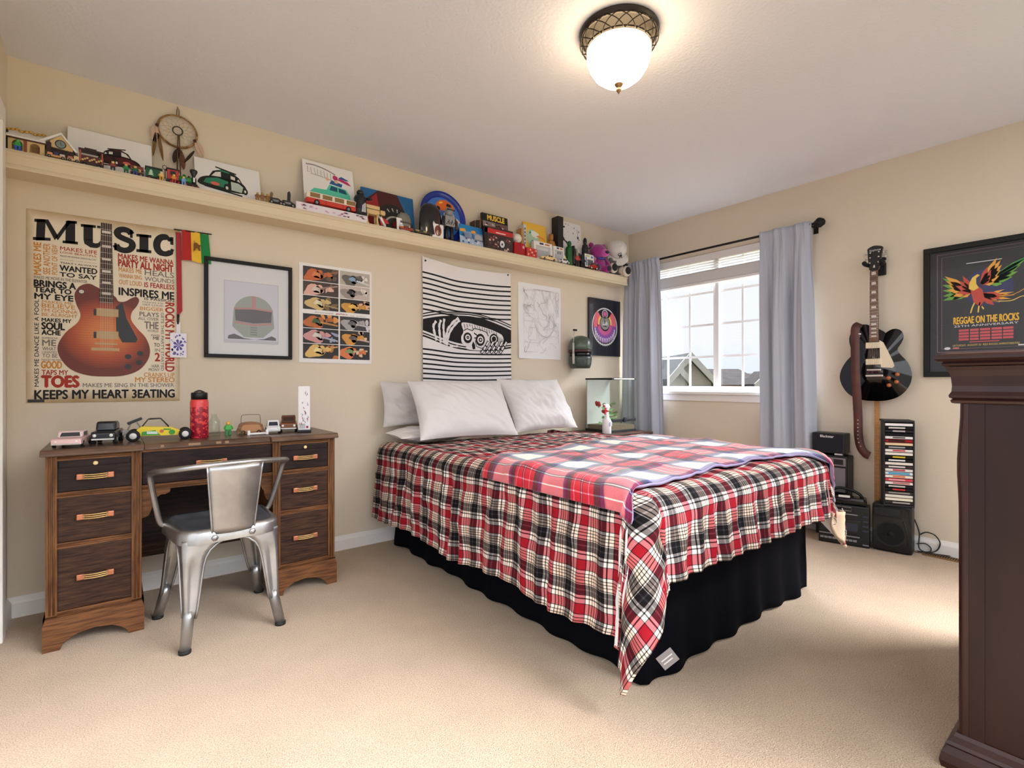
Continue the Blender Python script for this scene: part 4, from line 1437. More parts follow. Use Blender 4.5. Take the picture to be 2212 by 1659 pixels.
def bline(pts, w, layer, sub=10):
    """stroke printed on the waving cloth"""
    out = []
    ww = w if isinstance(w, (list, tuple)) else [w] * len(pts)
    Q, WQ = [], []
    for i in range(len(pts) - 1):
        for j in range(sub):
            t = j / sub
            Q.append((pts[i][0] * (1 - t) + pts[i + 1][0] * t, pts[i][1] * (1 - t) + pts[i + 1][1] * t))
            WQ.append(ww[i] * (1 - t) + ww[i + 1] * t)
    Q.append(pts[-1])
    WQ.append(ww[-1])
    L, Rr = [], []
    for i in range(len(Q)):
        a, c = Q[max(i - 1, 0)], Q[min(i + 1, len(Q) - 1)]
        dx, dz_ = c[0] - a[0], c[1] - a[1]
        d = math.hypot(dx, dz_) or 1
        nx, nzz = -dz_ / d * WQ[i] / 2, dx / d * WQ[i] / 2
        for lst, sg in ((L, 1), (Rr, -1)):
            x, z = Q[i][0] + sg * nx, Q[i][1] + sg * nzz
            lst.append((x, wave_y(x, z) - 0.0006 * layer, z + sag(x, z)))
    n = len(L)
    b.add(Rr + L, [(i, i + 1, n + i + 1, n + i) for i in range(n - 1)])
def bfan(loop, c, layer):
    P3 = [(q[0], wave_y(*q) - 0.0006 * layer, q[1] + sag(*q)) for q in loop]
    mid = [((q[0] + c[0]) / 2, (q[1] + c[1]) / 2) for q in loop]
    M3 = [(q[0], wave_y(*q) - 0.0006 * layer, q[1] + sag(*q)) for q in mid]
    n = len(loop)
    b.add(P3 + M3 + [(c[0], wave_y(*c) - 0.0006 * layer, c[1] + sag(*c))], [(k, (k + 1) % n, n + (k + 1) % n, n + k) for k in range(n)] + [(n + k, n + (k + 1) % n, 2 * n) for k in range(n)])
W1 = 0.0115
sl_t = lambda x: 0.478 - 0.014 * (x / BW) + 0.085 * math.sin(PI * clampf(x / BW))
sl_b = lambda x: 0.402 - 0.036 * (x / BW) - 0.040 * math.sin(PI * clampf(x / BW))
b.m(0)
for k in range(8):
    z = 0.800 - k * 0.0345 * 1.05
    bline([(0.0, z), (BW * 0.5, z), (BW, z)], W1, 1, 16)
for dz_, n in ((0.018, 1), (0.036, 2)):
    bline([(x / 16 * BW, sl_t(x / 16 * BW) + dz_ * (0.7 if 3 < x < 13 else 1)) for x in range(17)], 0.008, 1, 2)
    bline([(x / 16 * BW, sl_b(x / 16 * BW) - dz_) for x in range(17)], 0.0085 if n == 1 else 0.012, 1, 2)
for k in range(9):
    z = 0.275 - k * 0.0335
    if z > 0.01:
        bline([(0.0, z), (BW * 0.5, z), (BW, z)], W1, 1, 16)
slit = [(x / 20 * BW, sl_t(x / 20 * BW)) for x in range(21)] + [(x / 20 * BW, sl_b(x / 20 * BW)) for x in range(20, -1, -1)]
n = 21
for k in range(20):
    for j in range(6):
        def mixp(i, q):
            x = i / 20 * BW
            z = sl_t(x) * (1 - q) + sl_b(x) * q
            return (x, wave_y(x, z) - 0.0012, z + sag(x, z))
        b.add([mixp(k, (j + 1) / 6), mixp(k + 1, (j + 1) / 6), mixp(k + 1, j / 6), mixp(k, j / 6)], [(0, 1, 2, 3)])
b.m(1)
SH = 0.030
# bony hand
def bone(x0, z0, x1, z1, w):
    bline([(x0, z0), (x0 + (x1 - x0) * 0.12, z0 + (z1 - z0) * 0.12), (x0 + (x1 - x0) * 0.5, z0 + (z1 - z0) * 0.5), (x0 + (x1 - x0) * 0.88, z0 + (z1 - z0) * 0.88), (x1, z1)], [w, w * 1.15, w * 0.72, w * 1.15, w], 4, 3)
for pts in ([(0.105, 0.345), (0.085, 0.405), (0.078, 0.445), (0.100, 0.480)], [(0.140, 0.335), (0.128, 0.410), (0.125, 0.455), (0.140, 0.495)], [(0.165, 0.335), (0.165, 0.405), (0.160, 0.450), (0.168, 0.510)], [(0.190, 0.325), (0.205, 0.400), (0.225, 0.440), (0.265, 0.490), (0.300, 0.520)], [(0.175, 0.330), (0.185, 0.395), (0.200, 0.445), (0.245, 0.500), (0.290, 0.535)]):
    for i in range(len(pts) - 1):
        bone(*pts[i], *pts[i + 1], 0.018)
bone(0.215, 0.322, 0.285, 0.328, 0.014)
# skull
sk_ = smooth_closed([(0.315, 0.500), (0.330, 0.440), (0.312, 0.400), (0.318, 0.355), (0.352, 0.340), (0.360, 0.312), (0.470, 0.305), (0.560, 0.318), (0.640, 0.335), (0.690, 0.370), (0.685, 0.415), (0.650, 0.440), (0.560, 0.470), (0.450, 0.492), (0.380, 0.505)], 4)
bfan(sk_, (0.48, 0.40), 3)
b.m(0)
for cx, cz, r in ((0.365, 0.395, 0.036), (0.475, 0.385, 0.042), (0.600, 0.392, 0.040)):
    bfan([(cx + r * math.cos(2 * PI * k / 18), cz + r * 1.1 * math.sin(2 * PI * k / 18)) for k in range(18)], (cx, cz), 5)
bfan([(0.408, 0.312), (0.400, 0.345), (0.412, 0.372), (0.428, 0.345), (0.430, 0.315)], (0.414, 0.340), 5)
for k in range(14):
    x = 0.335 + k * 0.022
    z = 0.497 - max(0, x - 0.42) * 0.24
    bline([(x, z), (x + 0.008, z - 0.036 + 0.010 * (k % 3))], 0.0045, 5, 3)
for k in range(7):
    bline([(0.625 + k * 0.011, 0.425 - k * 0.006), (0.640 + k * 0.008, 0.372 - k * 0.003)], 0.003, 5, 3)
bline([(0.330, 0.445), (0.36, 0.462), (0.405, 0.450), (0.42, 0.468), (0.47, 0.462), (0.53, 0.445), (0.552, 0.415)], 0.006, 5, 4)
bline([(0.43, 0.38), (0.440, 0.335), (0.485, 0.322), (0.54, 0.335)], 0.005, 5, 4)
b.m(1)
for cx, cz, r in ((0.365, 0.398, 0.022), (0.475, 0.385, 0.028), (0.600, 0.395, 0.028)):
    bfan([(cx + r * math.cos(2 * PI * k / 16), cz + r * math.sin(2 * PI * k / 16)) for k in range(16)], (cx, cz), 7)
b.m(0)
for cx, cz, r in ((0.365, 0.398, 0.012), (0.475, 0.385, 0.017), (0.600, 0.395, 0.020)):
    bfan([(cx + r * math.cos(2 * PI * k / 14), cz + r * math.sin(2 * PI * k / 14)) for k in range(14)], (cx, cz), 9)
b.m(1)
for cx, cz, r in ((0.475, 0.385, 0.008), (0.365, 0.398, 0.004)):
    bfan([(cx + r * math.cos(2 * PI * k / 10), cz + r * math.sin(2 * PI * k / 10)) for k in range(10)], (cx, cz), 11)
# fingers gripping the lower edge of the tear
for x, a in ((0.50, -0.022), (0.545, -0.020), (0.585, -0.016), (0.628, -0.018), (0.668, -0.014)):
    b.m(0)
    bline([(x + 0.050, 0.375), (x + 0.020, 0.330), (x + a, 0.285)], 0.026, 12, 4)
    b.m(1)
    bline([(x + 0.048, 0.372), (x + 0.028, 0.343)], 0.015, 14, 3)
    bline([(x + 0.022, 0.335), (x + 0.004, 0.312)], 0.015, 14, 3)
    bline([(x - 0.001, 0.304), (x + a + 0.003, 0.288)], 0.013, 14, 3)
b.build('print', [P((20, 19, 22), 0.85), P((230, 228, 230), 0.85)], cb)
for x, z in ((0.022, 0.880), (0.738, 0.878)):
    MB().lathe([(0.0, 0.006), (0.005, 0.005), (0.007, 0.0), (0.0, 0.0)], n=12, T=Matrix.Translation((x, wave_y(x, z) - 0.001, z)) @ Matrix.Rotation(PI / 2, 4, 'X')).build('pin', M('dark_metal_pin', (60, 56, 52), 0.4, 0.8), bn)

# ---- pencil sketch sheet
sk2 = onwall('pencil_sketch', 'white sheet with a faint grey pencil drawing beside the striped banner', 'drawing', 2.49, 1.225)
MB().grid(lambda u, v: (u * 0.464, -0.001 - 0.010 * sstep(0.35, 0.0, u) * sstep(0.6, 0.0, v), v * 0.604), 10, 10).build('sheet', M('bright_white_paper', (240, 240, 244), 0.9), sk2)
b = MB()
R = random.Random(5)
TS = Matrix.Translation((0, -0.0115, 0))
def wob(x, z, n, r, a0=None):
    a = R.uniform(0, 6) if a0 is None else a0
    pts = [(x, z)]
    for k in range(n):
        a += R.uniform(-0.7, 0.7)
        x = min(max(x + r * math.cos(a), 0.05), 0.43)
        z = min(max(z + r * math.sin(a), 0.05), 0.56)
        pts.append((x, z))
    return [q[:2] for q in smooth_open([(p[0], p[1], 0) for p in pts], 3)]
for k in range(60):
    b.m(k % 3).line(wob(R.uniform(0.06, 0.42), R.uniform(0.30, 0.55), R.randint(3, 7), 0.022, R.choice((1.57, -1.57, 1.2, 2.0))), R.uniform(0.0018, 0.0045), 1, TS)
for k in range(24):
    b.m(k % 2).line(wob(R.uniform(0.06, 0.42), R.uniform(0.06, 0.30), R.randint(3, 6), 0.03), R.uniform(0.0015, 0.0035), 1, TS)
for l in ((0.055, 0.055, 0.20, 0.13), (0.05, 0.30, 0.16, 0.36), (0.37, 0.24, 0.43, 0.30), (0.10, 0.15, 0.19, 0.25)):
    b.m(1).line([(l[0], l[1]), (l[2], l[1]), (l[2], l[3]), (l[0], l[3]), (l[0], l[1])], 0.002, 2, TS)
b.m(1).line([q[:2] for q in smooth_open([(0.16, 0.30, 0), (0.20, 0.22, 0), (0.30, 0.18, 0), (0.38, 0.26, 0), (0.36, 0.36, 0)], 6)], 0.004, 2, TS)
b.m(0).line([q[:2] for q in smooth_open([(0.20, 0.33, 0), (0.25, 0.26, 0), (0.32, 0.28, 0), (0.33, 0.36, 0)], 6)], 0.003, 2, TS)
b.build('pencil_lines', [P((206, 206, 210)), P((190, 190, 196)), P((216, 218, 218))], sk2)

# ---- helmet hung on the wall: a plain green and maroon one
hm = thing('wall_helmet', 'green and maroon helmet hung on the back wall between sketch and dark canvas', 'helmet', (3.085, YA - 0.105, 1.302), 0.10)
m_hg = M('dull_green_helmet_paint', (72, 88, 76), 0.3, coat=0.3)
m_hm = M('maroon_helmet_band', (64, 26, 34), 0.4)
dm = MB()
def shell(r0, z0, z1, dz_, tap, n=28, m=10, y0=1.0):
    pass
prof = [(0.0, 0.128), (0.030, 0.125), (0.060, 0.113), (0.082, 0.092), (0.094, 0.064), (0.098, 0.034), (0.098, 0.008), (0.094, 0.006), (0.0, 0.006)]
MB().lathe(prof, n=32).build('dome', m_hg, hm)
MB().lathe([(0.0, 0.006), (0.097, 0.006), (0.099, -0.004), (0.097, -0.016), (0.0, -0.016)], n=32).build('band', m_hm, hm)
MB().lathe([(0.0, -0.016), (0.091, -0.016), (0.089, -0.050), (0.0, -0.050)], n=32).build('visor', M('black_gloss_visor', (14, 14, 18), 0.15), hm)
MB().lathe([(0.0, -0.050), (0.097, -0.050), (0.098, -0.070), (0.094, -0.115), (0.082, -0.150), (0.078, -0.150), (0.0, -0.145)], n=32).build('chin_guard', M('dark_green_helmet_paint', (54, 66, 60), 0.35, coat=0.2), hm)
b = MB()
b.tube([(-0.100, -0.01, -0.115), (-0.103, -0.01, -0.03)], 0.010, 8)
b.tube([(-0.103, -0.01, -0.03), (-0.103, -0.01, 0.06)], 0.008, 8)
b.tube([(-0.103, -0.01, 0.05), (-0.090, -0.01, 0.165)], 0.003, 6)
b.build('side_stalk', M('pale_grey_plastic', (196, 192, 184), 0.5), hm)
MB().box(-0.102, -0.062, -0.018, -0.002, 0.160, 0.176, 0.004).build('stalk_tip', m_black, hm)
MB().cyl((0.02, 0.06, 0.02), (0.035, 0.108, 0.02), 0.012).build('wall_hook', m_black, hm)

# ---- dark canvas with a round bright motif
cv = onwall('dark_canvas', 'dark canvas with a pink and violet round face', 'picture', 3.285, 1.275)
MB().box(0, 0.422, -0.022, 0, 0, 0.515, 0.002).build('canvas', M('dark_blue_black_gloss_canvas', (26, 28, 40), 0.22, coat=0.4), cv)
b = MB()
TV = Matrix.Translation((0.205, -0.0225, 0.265))
b.m(5).ring(0, 0, 0.160, 0.172, 1, 40, asp=1.0, T=TV)
b.m(1).ring(0, 0.010, 0.085, 0.155, 1, 40, PI * 0.9, PI * 2.1, T=TV)
b.m(0).ring(0, 0.022, 0.062, 0.100, 2, 30, PI * 1.0, PI * 2.0, T=TV)
b.m(2).ring(0, 0.03, 0.090, 0.150, 2, 14, -0.15, PI * 0.26, T=TV).ring(0, 0.03, 0.090, 0.150, 2, 14, PI * 0.74, PI * 1.1, T=TV)
b.m(3).ring(0, 0.03, 0.070, 0.092, 3, 14, -0.1, PI * 0.26, T=TV).ring(0, 0.03, 0.070, 0.092, 3, 14, PI * 0.74, PI * 1.05, T=TV)
b.m(4).disc(0, 0.035, 0.062, 3, 26, T=TV)
b.m(0).disc(0.0, 0.115, 0.026, 3, 16, T=TV)
b.m(5).ring(0, 0.115, 0.032, 0.040, 3, 16, T=TV)
for k in range(13):
    a = PI * (1.08 + 0.84 * k / 12)
    c0 = (0.135 * math.cos(a), -0.02 + 0.115 * math.sin(a))
    b.m(5).flat([(c0[0] - 0.009, c0[1] + 0.03), (c0[0], c0[1] - 0.028), (c0[0] + 0.009, c0[1] + 0.03)], 4, TV)
    b.m(6).flat([(c0[0] * 0.98 - 0.006, c0[1] * 1.0 - 0.020), (c0[0] * 0.98 + 0.006, c0[1] * 1.0 - 0.020), (c0[0] * 0.98, c0[1] - 0.052)], 4, TV)
for k in range(9):
    b.m(7 if k % 2 else 5).flat([(R.uniform(-0.045, 0.0), R.uniform(-0.005, 0.03)), (R.uniform(0.0, 0.045), R.uniform(-0.005, 0.03)), (R.uniform(-0.03, 0.03), R.uniform(0.035, 0.085))], 5 + k * 0.2, TV)
b.build('motif', [P((206, 96, 150)), P((142, 82, 170)), P((232, 110, 120)), P((240, 206, 120)), P((150, 146, 142)), P((214, 214, 220)), P((196, 204, 192)), P((40, 60, 56))], cv)

# ---- dreamcatcher hanging above the shelf
dc = thing('dreamcatcher', 'round dreamcatcher with brown feathers hanging above the shelf', 'dreamcatcher', (0.247, YA - 0.018, 2.305))
m_wil = M('brown_wrapped_hoop', (112, 76, 40), 0.7, vary=(60, (176, 140, 90)))
b = MB()
b.tube([(0.082 * math.cos(2 * PI * k / 40), 0, 0.078 * math.sin(2 * PI * k / 40)) for k in range(40)], 0.0042, 8, closed=True)
b.tube([(0.087 * math.cos(2 * PI * k / 40), 0.004, 0.083 * math.sin(2 * PI * k / 40)) for k in range(40)], 0.002, 6, closed=True)
b.build('hoop', m_wil, dc)
b = MB()
for ring_, r0, r1 in ((0, 0.080, 0.058), (1, 0.058, 0.040), (2, 0.040, 0.022)):
    for k in range(14):
        a0, a1 = 2 * PI * (k + 0.5 * ring_) / 14, 2 * PI * (k + 0.5 * ring_ + 0.5) / 14
        for sg in (1, -1):
            b.tube([(r0 * math.cos(a0), 0, r0 * math.sin(a0) * 0.95), (r1 * math.cos(a0 + sg * (a1 - a0)), 0, r1 * math.sin(a0 + sg * (a1 - a0)) * 0.95)], 0.0005, 4)
b.build('web', P((170, 150, 110), 0.8), dc)
b = MB()
b.tube([(0.021 * math.cos(2 * PI * k / 20), -0.002, 0.021 * math.sin(2 * PI * k / 20) + 0.002) for k in range(20)], 0.003, 6, closed=True)
b.build('centre_ring', M('dark_grey_cord', (64, 62, 58), 0.8), dc)
m_cord = M('brown_cord', (92, 66, 36), 0.8)
MB().tube([(-0.004, 0, 0.078), (-0.003, 0.002, 0.108), (0.0, 0.004, 0.128), (0.006, 0.002, 0.108), (0.006, 0, 0.078)], 0.002, 6).build('hanging_loop', m_cord, dc)
def feather(x, z, L, ang, w, col, nm):
    b = MB()
    n = 8
    for sg in (-1, 1):
        pts = []
        for k in range(n + 1):
            q = k / n
            pts.append((sg * w * math.sin(PI * min(1, q * 0.9 + 0.08)) ** 0.7, -L * q))
        for k in range(n):
            quad = [(0, -L * k / n), (0, -L * (k + 1) / n), pts[k + 1], pts[k]]
            T = Matrix.Translation((x, -0.003, z)) @ Matrix.Rotation(ang, 4, 'Y')
            b.flat(quad if sg > 0 else list(reversed(quad)), 1, T)
    b.tube([(x, -0.004, z), (x - math.sin(ang) * L, -0.004, z - math.cos(ang) * L)], 0.0008, 4)
    return b.build('feather', col, dc)
m_f1, m_f2, m_f3 = M('brown_feather', (122, 90, 50), 0.8), M('pale_pink_feather', (198, 170, 148), 0.8), M('dark_feather', (50, 36, 30), 0.8)
feather(-0.094, 0.0, 0.085, 0.0, 0.018, m_f2, '')
feather(-0.092, -0.035, 0.12, 0.08, 0.008, m_f1, '')
feather(-0.082, -0.035, 0.135, -0.16, 0.008, m_f1, '')
feather(0.078, -0.025, 0.085, -0.4, 0.016, m_f2, '')
feather(0.072, -0.08, 0.085, 0.55, 0.007, m_f3, '')
feather(0.000, -0.092, 0.075, 0.22, 0.014, m_f3, '')
feather(0.012, -0.095, 0.095, -0.15, 0.014, M('reddish_feather', (104, 66, 50), 0.8), '')
b = MB()
b.tube([(0.002, -0.003, -0.018), (-0.001, -0.003, -0.10), (-0.002, -0.003, -0.22)], 0.003, 6)
b.tube([(0.006, -0.003, -0.018), (0.010, -0.003, -0.10), (0.012, -0.003, -0.225)], 0.0025, 6)
b.build('hanging_cords', m_cord, dc)
b = MB()
for x, z in ((-0.086, 0.004), (0.074, -0.028), (0.004, -0.090), (0.010, -0.10)):
    b.ell((x, -0.004, z), 0.008, 8, 6)
b.build('leather_knots', M('dark_red_brown_leather', (74, 38, 26), 0.7), dc)
# ------------------------------------------------------------------ things along the window wall
def onwin(name, label, cat, y, z, x=XB - 0.002, group=None):
    """empty on the window wall; local x runs to the right as seen from the room, -y faces the room"""
    return thing(name, label, cat, (x, y, z), -PI / 2, group)
# ---- curtains on a black rod
ROD_X, ROD_Z = XB - 0.085, 2.125
rd = thing('curtain_rod', 'black curtain rod over the window', 'curtain rod', (ROD_X, 0, ROD_Z))
MB().cyl((0, 1.41, 0.0), (0, 3.04, 0.0), 0.009, n=12).build('rod', m_black, rd)
b = MB()
b.lathe([(0.0, -0.075), (0.020, -0.066), (0.033, -0.044), (0.034, -0.030), (0.020, -0.012), (0.011, 0.0), (0.0, 0.0)], n=20, T=Matrix.Translation((0, 1.415, 0)) @ Matrix.Rotation(-PI / 2, 4, 'X') )
b.build('finial', m_black, rd)
for y in (1.43, 2.98):
    bb = MB().cyl((0, y, -0.012), (0.084, y, -0.012), 0.006, n=8)
    bb.box(0.078, 0.084, y - 0.015, y + 0.015, -0.05, 0.03)
    bb.build('bracket', m_black, rd)
m_cur = M('grey_blackout_curtain_fabric', (182, 187, 200), 0.8, spec=0.2, bump=(200, 0.06))
def curtain(label, yt0, yt1, yb0, yb1, zb, seed, nf, amp):
    """hangs from the rod between yt0 and yt1 (right edge first), foot between yb0 and yb1"""
    def fn(u, v):
        z = ROD_Z + 0.022 - v * (ROD_Z + 0.022 - zb)
        k = sstep(0.0, 1.0, v)
        y = (yt0 + (yt1 - yt0) * u) * (1 - k) + (yb0 + (yb1 - yb0) * u) * k
        a = amp * (0.25 + 0.75 * sstep(0.02, 0.30, v)) * (1 - 0.15 * v)
        ph = u * nf * 2 * PI + seed + 0.8 * nz(v * 1.6, u * 3, seed)
        d = a * math.sin(ph) + 0.35 * a * math.sin(2.3 * ph + seed) + 0.010 * nz(u * 25, v * 3, seed) * (1 - v)
        gather = 0.006 * math.sin(u * nf * 2 * PI * 3.1 + seed * 3) * sstep(0.12, 0.02, v)
        pocket = 0.012 * (1 - sstep(0.0, 0.035, abs(v - 0.012)))
        return (ROD_X - 0.012 - pocket + d + gather - 0.02 * v, y + 0.010 * math.cos(ph) * sstep(0.1, 0.5, v), z)
    o = MB().grid(fn, 110, 70).build('curtain', m_cur)
    tag(o, label, 'curtain', 'curtains at the window')
    md = o.modifiers.new('cloth', 'SOLIDIFY')
    md.thickness = 0.002
    return o
curtain('grey curtain panel left of the window, by the shelf end', 2.655, 3.035, 2.585, 3.045, 0.06, 0.6, 2.8, 0.026)
curtain('grey curtain panel right of the window, below the rod end', 1.425, 1.775, 1.395, 1.770, 0.06, 2.1, 2.3, 0.040)
# ---- white slatted blind pulled most of the way up
m_bl = M('white_blind_slat', (232, 230, 228), 0.5)
bl = thing('window_blind', 'white slatted window blind raised to the top of the window', 'blind', (XB + 0.028, 0, 0))
MB().box(-0.022, 0.022, WY0 + 0.01, WY1 - 0.01, 2.052, 2.108, 0.003).build('headrail', m_bl, bl)
for k, z in enumerate((2.030, 2.008, 1.986, 1.966)):
    MB().box(-0.021, 0.021, WY0 + 0.015, WY1 - 0.015, z, z + 0.0025, T=None).build('slat', m_bl, bl)
b = MB()
for k in range(20):
    z = 1.882 + k * 0.0040
    b.box(-0.0215 - 0.001 * (k % 3), 0.0215, WY0 + 0.015, WY1 - 0.015, z, z + 0.0030)
b.build('stacked_slats', m_bl, bl)
MB().box(-0.024, 0.024, WY0 + 0.012, WY1 - 0.012, 1.858, 1.880, 0.004).build('bottom_rail', m_bl, bl)
for y in (1.75, 2.44, 2.75):
    MB().tube([(-0.0235, y, 1.87), (-0.0235, y, 2.06)], 0.001, 5).build('cord', m_bl, bl)

# ---- electric guitar
GY, GZ0 = 1.060, 0.946
g = onwin('electric_guitar', 'black electric guitar with cream pickguard hung on the right wall', 'guitar', GY, GZ0, XB - 0.045)
g.scale = (0.95, 0.95, 0.95)
m_gblk = M('gloss_black_guitar_lacquer', (10, 10, 14), 0.12, coat=0.5)
m_cream = M('cream_plastic', (226, 212, 184), 0.45)
m_chr = M('chrome', (210, 208, 204), 0.18, 1.0)
body = MB()
n = len(LP)
def lploop(k, y, off=0.0):
    c = Vector((0.0, 0.2))
    out = []
    for i, q in enumerate(LP):
        a, d = Vector(LP[i - 1]), Vector(LP[(i + 1) % n])
        t = (d - a)
        nr = Vector((t.y, -t.x)).normalized()
        out.append((q[0] + nr.x * off, y, q[1] + nr.y * off))
    return out
sgn = 1
loops = [lploop(0, 0.0, 0.0), lploop(0, -0.042, 0.0), lploop(0, -0.047, 0.004 * sgn), lploop(0, -0.050, 0.018 * sgn), lploop(0, -0.053, 0.035 * sgn)]
vs = [p for l in loops for p in l] + [(0.0, -0.054, 0.2), (0.0, 0.0, 0.2)]
fs = []
for j in range(len(loops) - 1):
    for k in range(n):
        fs.append((j * n + k, (j + 1) * n + k, (j + 1) * n + (k + 1) % n, j * n + (k + 1) % n))
for k in range(n):
    fs.append(((len(loops) - 1) * n + k, len(vs) - 2, (len(loops) - 1) * n + (k + 1) % n))
    fs.append((k, (k + 1) % n, len(vs) - 1))
body.add(vs, fs, True)
bo = body.build('body', m_gblk, g)
b = MB()
b.tube([(p[0], -0.0425, p[2]) for p in lploop(0, 0, -0.0005)], 0.0028, 6, closed=True)
b.build('binding', m_cream, bo)
# neck and fingerboard
nk = MB()
nk.add([(-0.026, -0.056, 0.36), (0.026, -0.056, 0.36), (0.0215, -0.060, 0.832), (-0.0215, -0.060, 0.832), (-0.022, -0.034, 0.36), (0.022, -0.034, 0.36), (0.018, -0.042, 0.832), (-0.018, -0.042, 0.832)], [(0, 1, 2, 3), (4, 7, 6, 5), (0, 4, 5, 1), (2, 6, 7, 3), (0, 3, 7, 4), (1, 5, 6, 2)])
no = nk.build('neck', M('dark_neck_wood', (60, 38, 28), 0.4), g)
b = MB()
b.add([(-0.0262, -0.0562, 0.36), (0.0262, -0.0562, 0.36), (0.0216, -0.0602, 0.832), (-0.0216, -0.0602, 0.832), (-0.0262, -0.060, 0.36), (0.0262, -0.060, 0.36), (0.0216, -0.064, 0.832), (-0.0216, -0.064, 0.832)], [(0, 3, 2, 1), (4, 5, 6, 7), (0, 1, 5, 4), (2, 3, 7, 6), (0, 4, 7, 3), (1, 2, 6, 5)])
fb = b.build('fingerboard', M('rosewood_fingerboard', (128, 92, 66), 0.5, vary=(20, (104, 72, 52), (1, 1, 8))), no)
Lsc = 0.628
fz = lambda k: 0.832 - Lsc * (1 - 2 ** (-k / 12.0))
hw = lambda z: 0.0262 + (0.0216 - 0.0262) * (z - 0.36) / 0.472
fy = lambda z: -0.060 - 0.004 * (z - 0.36) / 0.472
b = MB()
for k in range(1, 22):
    z = fz(k)
    b.box(-hw(z), hw(z), fy(z) - 0.0012, fy(z), z - 0.0009, z + 0.0009)
b.build('frets', m_chr, no)
b = MB()
for k in (1, 3, 5, 7, 9, 12, 15, 17, 19, 21):
    z = (fz(k) + fz(k - 1)) / 2
    h = (fz(k - 1) - fz(k)) * 0.30
    w = hw(z) * 0.62
    b.add([(-w, fy(z) - 0.0006, z - h), (w, fy(z) - 0.0006, z - h), (w * 0.82, fy(z) - 0.0006, z + h), (-w * 0.82, fy(z) - 0.0006, z + h)], [(0, 1, 2, 3)])
b.build('inlays', P((236, 222, 208), 0.3), no)
hs = smooth_closed([(-0.022, 0.836), (-0.030, 0.866), (-0.036, 0.905), (-0.042, 0.965), (-0.044, 0.985), (-0.032, 0.996), (-0.012, 1.004), (0.006, 1.003), (0.030, 0.996), (0.044, 0.985), (0.042, 0.965), (0.036, 0.905), (0.030, 0.866), (0.022, 0.836)], 3)
b = MB()
m_ = len(hs)
vs = [(q[0], -0.058 + 0.15 * (q[1] - 0.836), q[1]) for q in hs] + [(q[0], -0.044 + 0.15 * (q[1] - 0.836), q[1]) for q in hs] + [(0, -0.058 + 0.15 * 0.08, 0.916), (0, -0.044 + 0.15 * 0.08, 0.916)]
fs = [(k, (k + 1) % m_, 2 * m_) for k in range(m_)] + [((k + 1) % m_ + m_, k + m_, 2 * m_ + 1) for k in range(m_)] + [((k + 1) % m_, k, k + m_, (k + 1) % m_ + m_) for k in range(m_)]
b.add(vs, [tuple(reversed(f)) for f in fs])
ho = b.build('headstock', m_gblk, g)
TH = Matrix.Translation((0, -0.0585, 0.836)) @ Matrix.Rotation(-math.atan(0.15), 4, 'X')
b = MB()
b.text('Epiphone', -0.030, 0.128, 0.032, 0.146, 2, T=TH)
b.disc(0.0, 0.022, 0.006, 2, 10, T=TH).disc(0, 0.032, 0.004, 2, 10, T=TH)
b.build('logo', P((216, 214, 212), 0.4), ho)
for sx in (-1, 1):
    for z in (0.050, 0.086, 0.120):
        b = MB()
        b.cyl((sx * 0.024, -0.0, z), (sx * 0.024, -0.012, z), 0.0062, 0.005, 10, T=TH)
        b.cyl((sx * 0.024, 0.010, z), (sx * 0.056, 0.012, z), 0.0025, n=6, T=TH)
        b.box(sx * 0.060 - 0.006, sx * 0.060 + 0.006, 0.006, 0.016, z - 0.008, z + 0.008, 0.003, T=TH)
        b.build('tuner', m_chr, ho)
b = MB()
for k in range(6):
    q = -0.5 + k / 5
    b.tube([(q * 0.052, -0.066, 0.150), (q * 0.035, -0.0665, 0.834)], 0.0006, 4)
b.build('strings', m_chr, g)
pg = [(0.030, 0.368), (0.052, 0.352), (0.072, 0.305), (0.104, 0.225), (0.112, 0.195), (0.100, 0.182), (0.040, 0.188), (0.034, 0.240)]
b = MB()
b.prism(list(reversed(pg))[::-1] if False else [(q[0], q[1]) for q in reversed(pg)], -0.060, -0.057)
b.build('pickguard', m_cream, g)
for z in (0.316, 0.206):
    MB().box(-0.046, 0.044, -0.066, -0.050, z, z + 0.040, 0.004).build('pickup', m_cream, g)
MB().box(-0.040, 0.042, -0.066, -0.052, 0.166, 0.178, 0.003).build('bridge', m_chr, g)
MB().box(-0.048, 0.052, -0.064, -0.050, 0.126, 0.140, 0.004).build('tailpiece', m_chr, g)
m_amb = M('amber_speed_knob', (176, 96, 44), 0.3, coat=0.3)
for x, z in ((0.080, 0.118), (0.126, 0.140), (0.082, 0.070), (0.122, 0.092)):
    MB().lathe([(0.0, 0.014), (0.011, 0.013), (0.013, 0.002), (0.013, 0.0), (0, 0)], n=16, T=Matrix.Translation((x, -0.051, z)) @ Matrix.Rotation(PI / 2, 4, 'X')).build('knob', m_amb, g)
MB().cyl((-0.088, -0.050, 0.40), (-0.088, -0.062, 0.40), 0.008, n=12).build('toggle_switch', m_cream, g)
MB().box(0.150, 0.172, -0.030, -0.012, 0.075, 0.100, 0.002).build('jack_plate', P((190, 170, 90), 0.4), g)
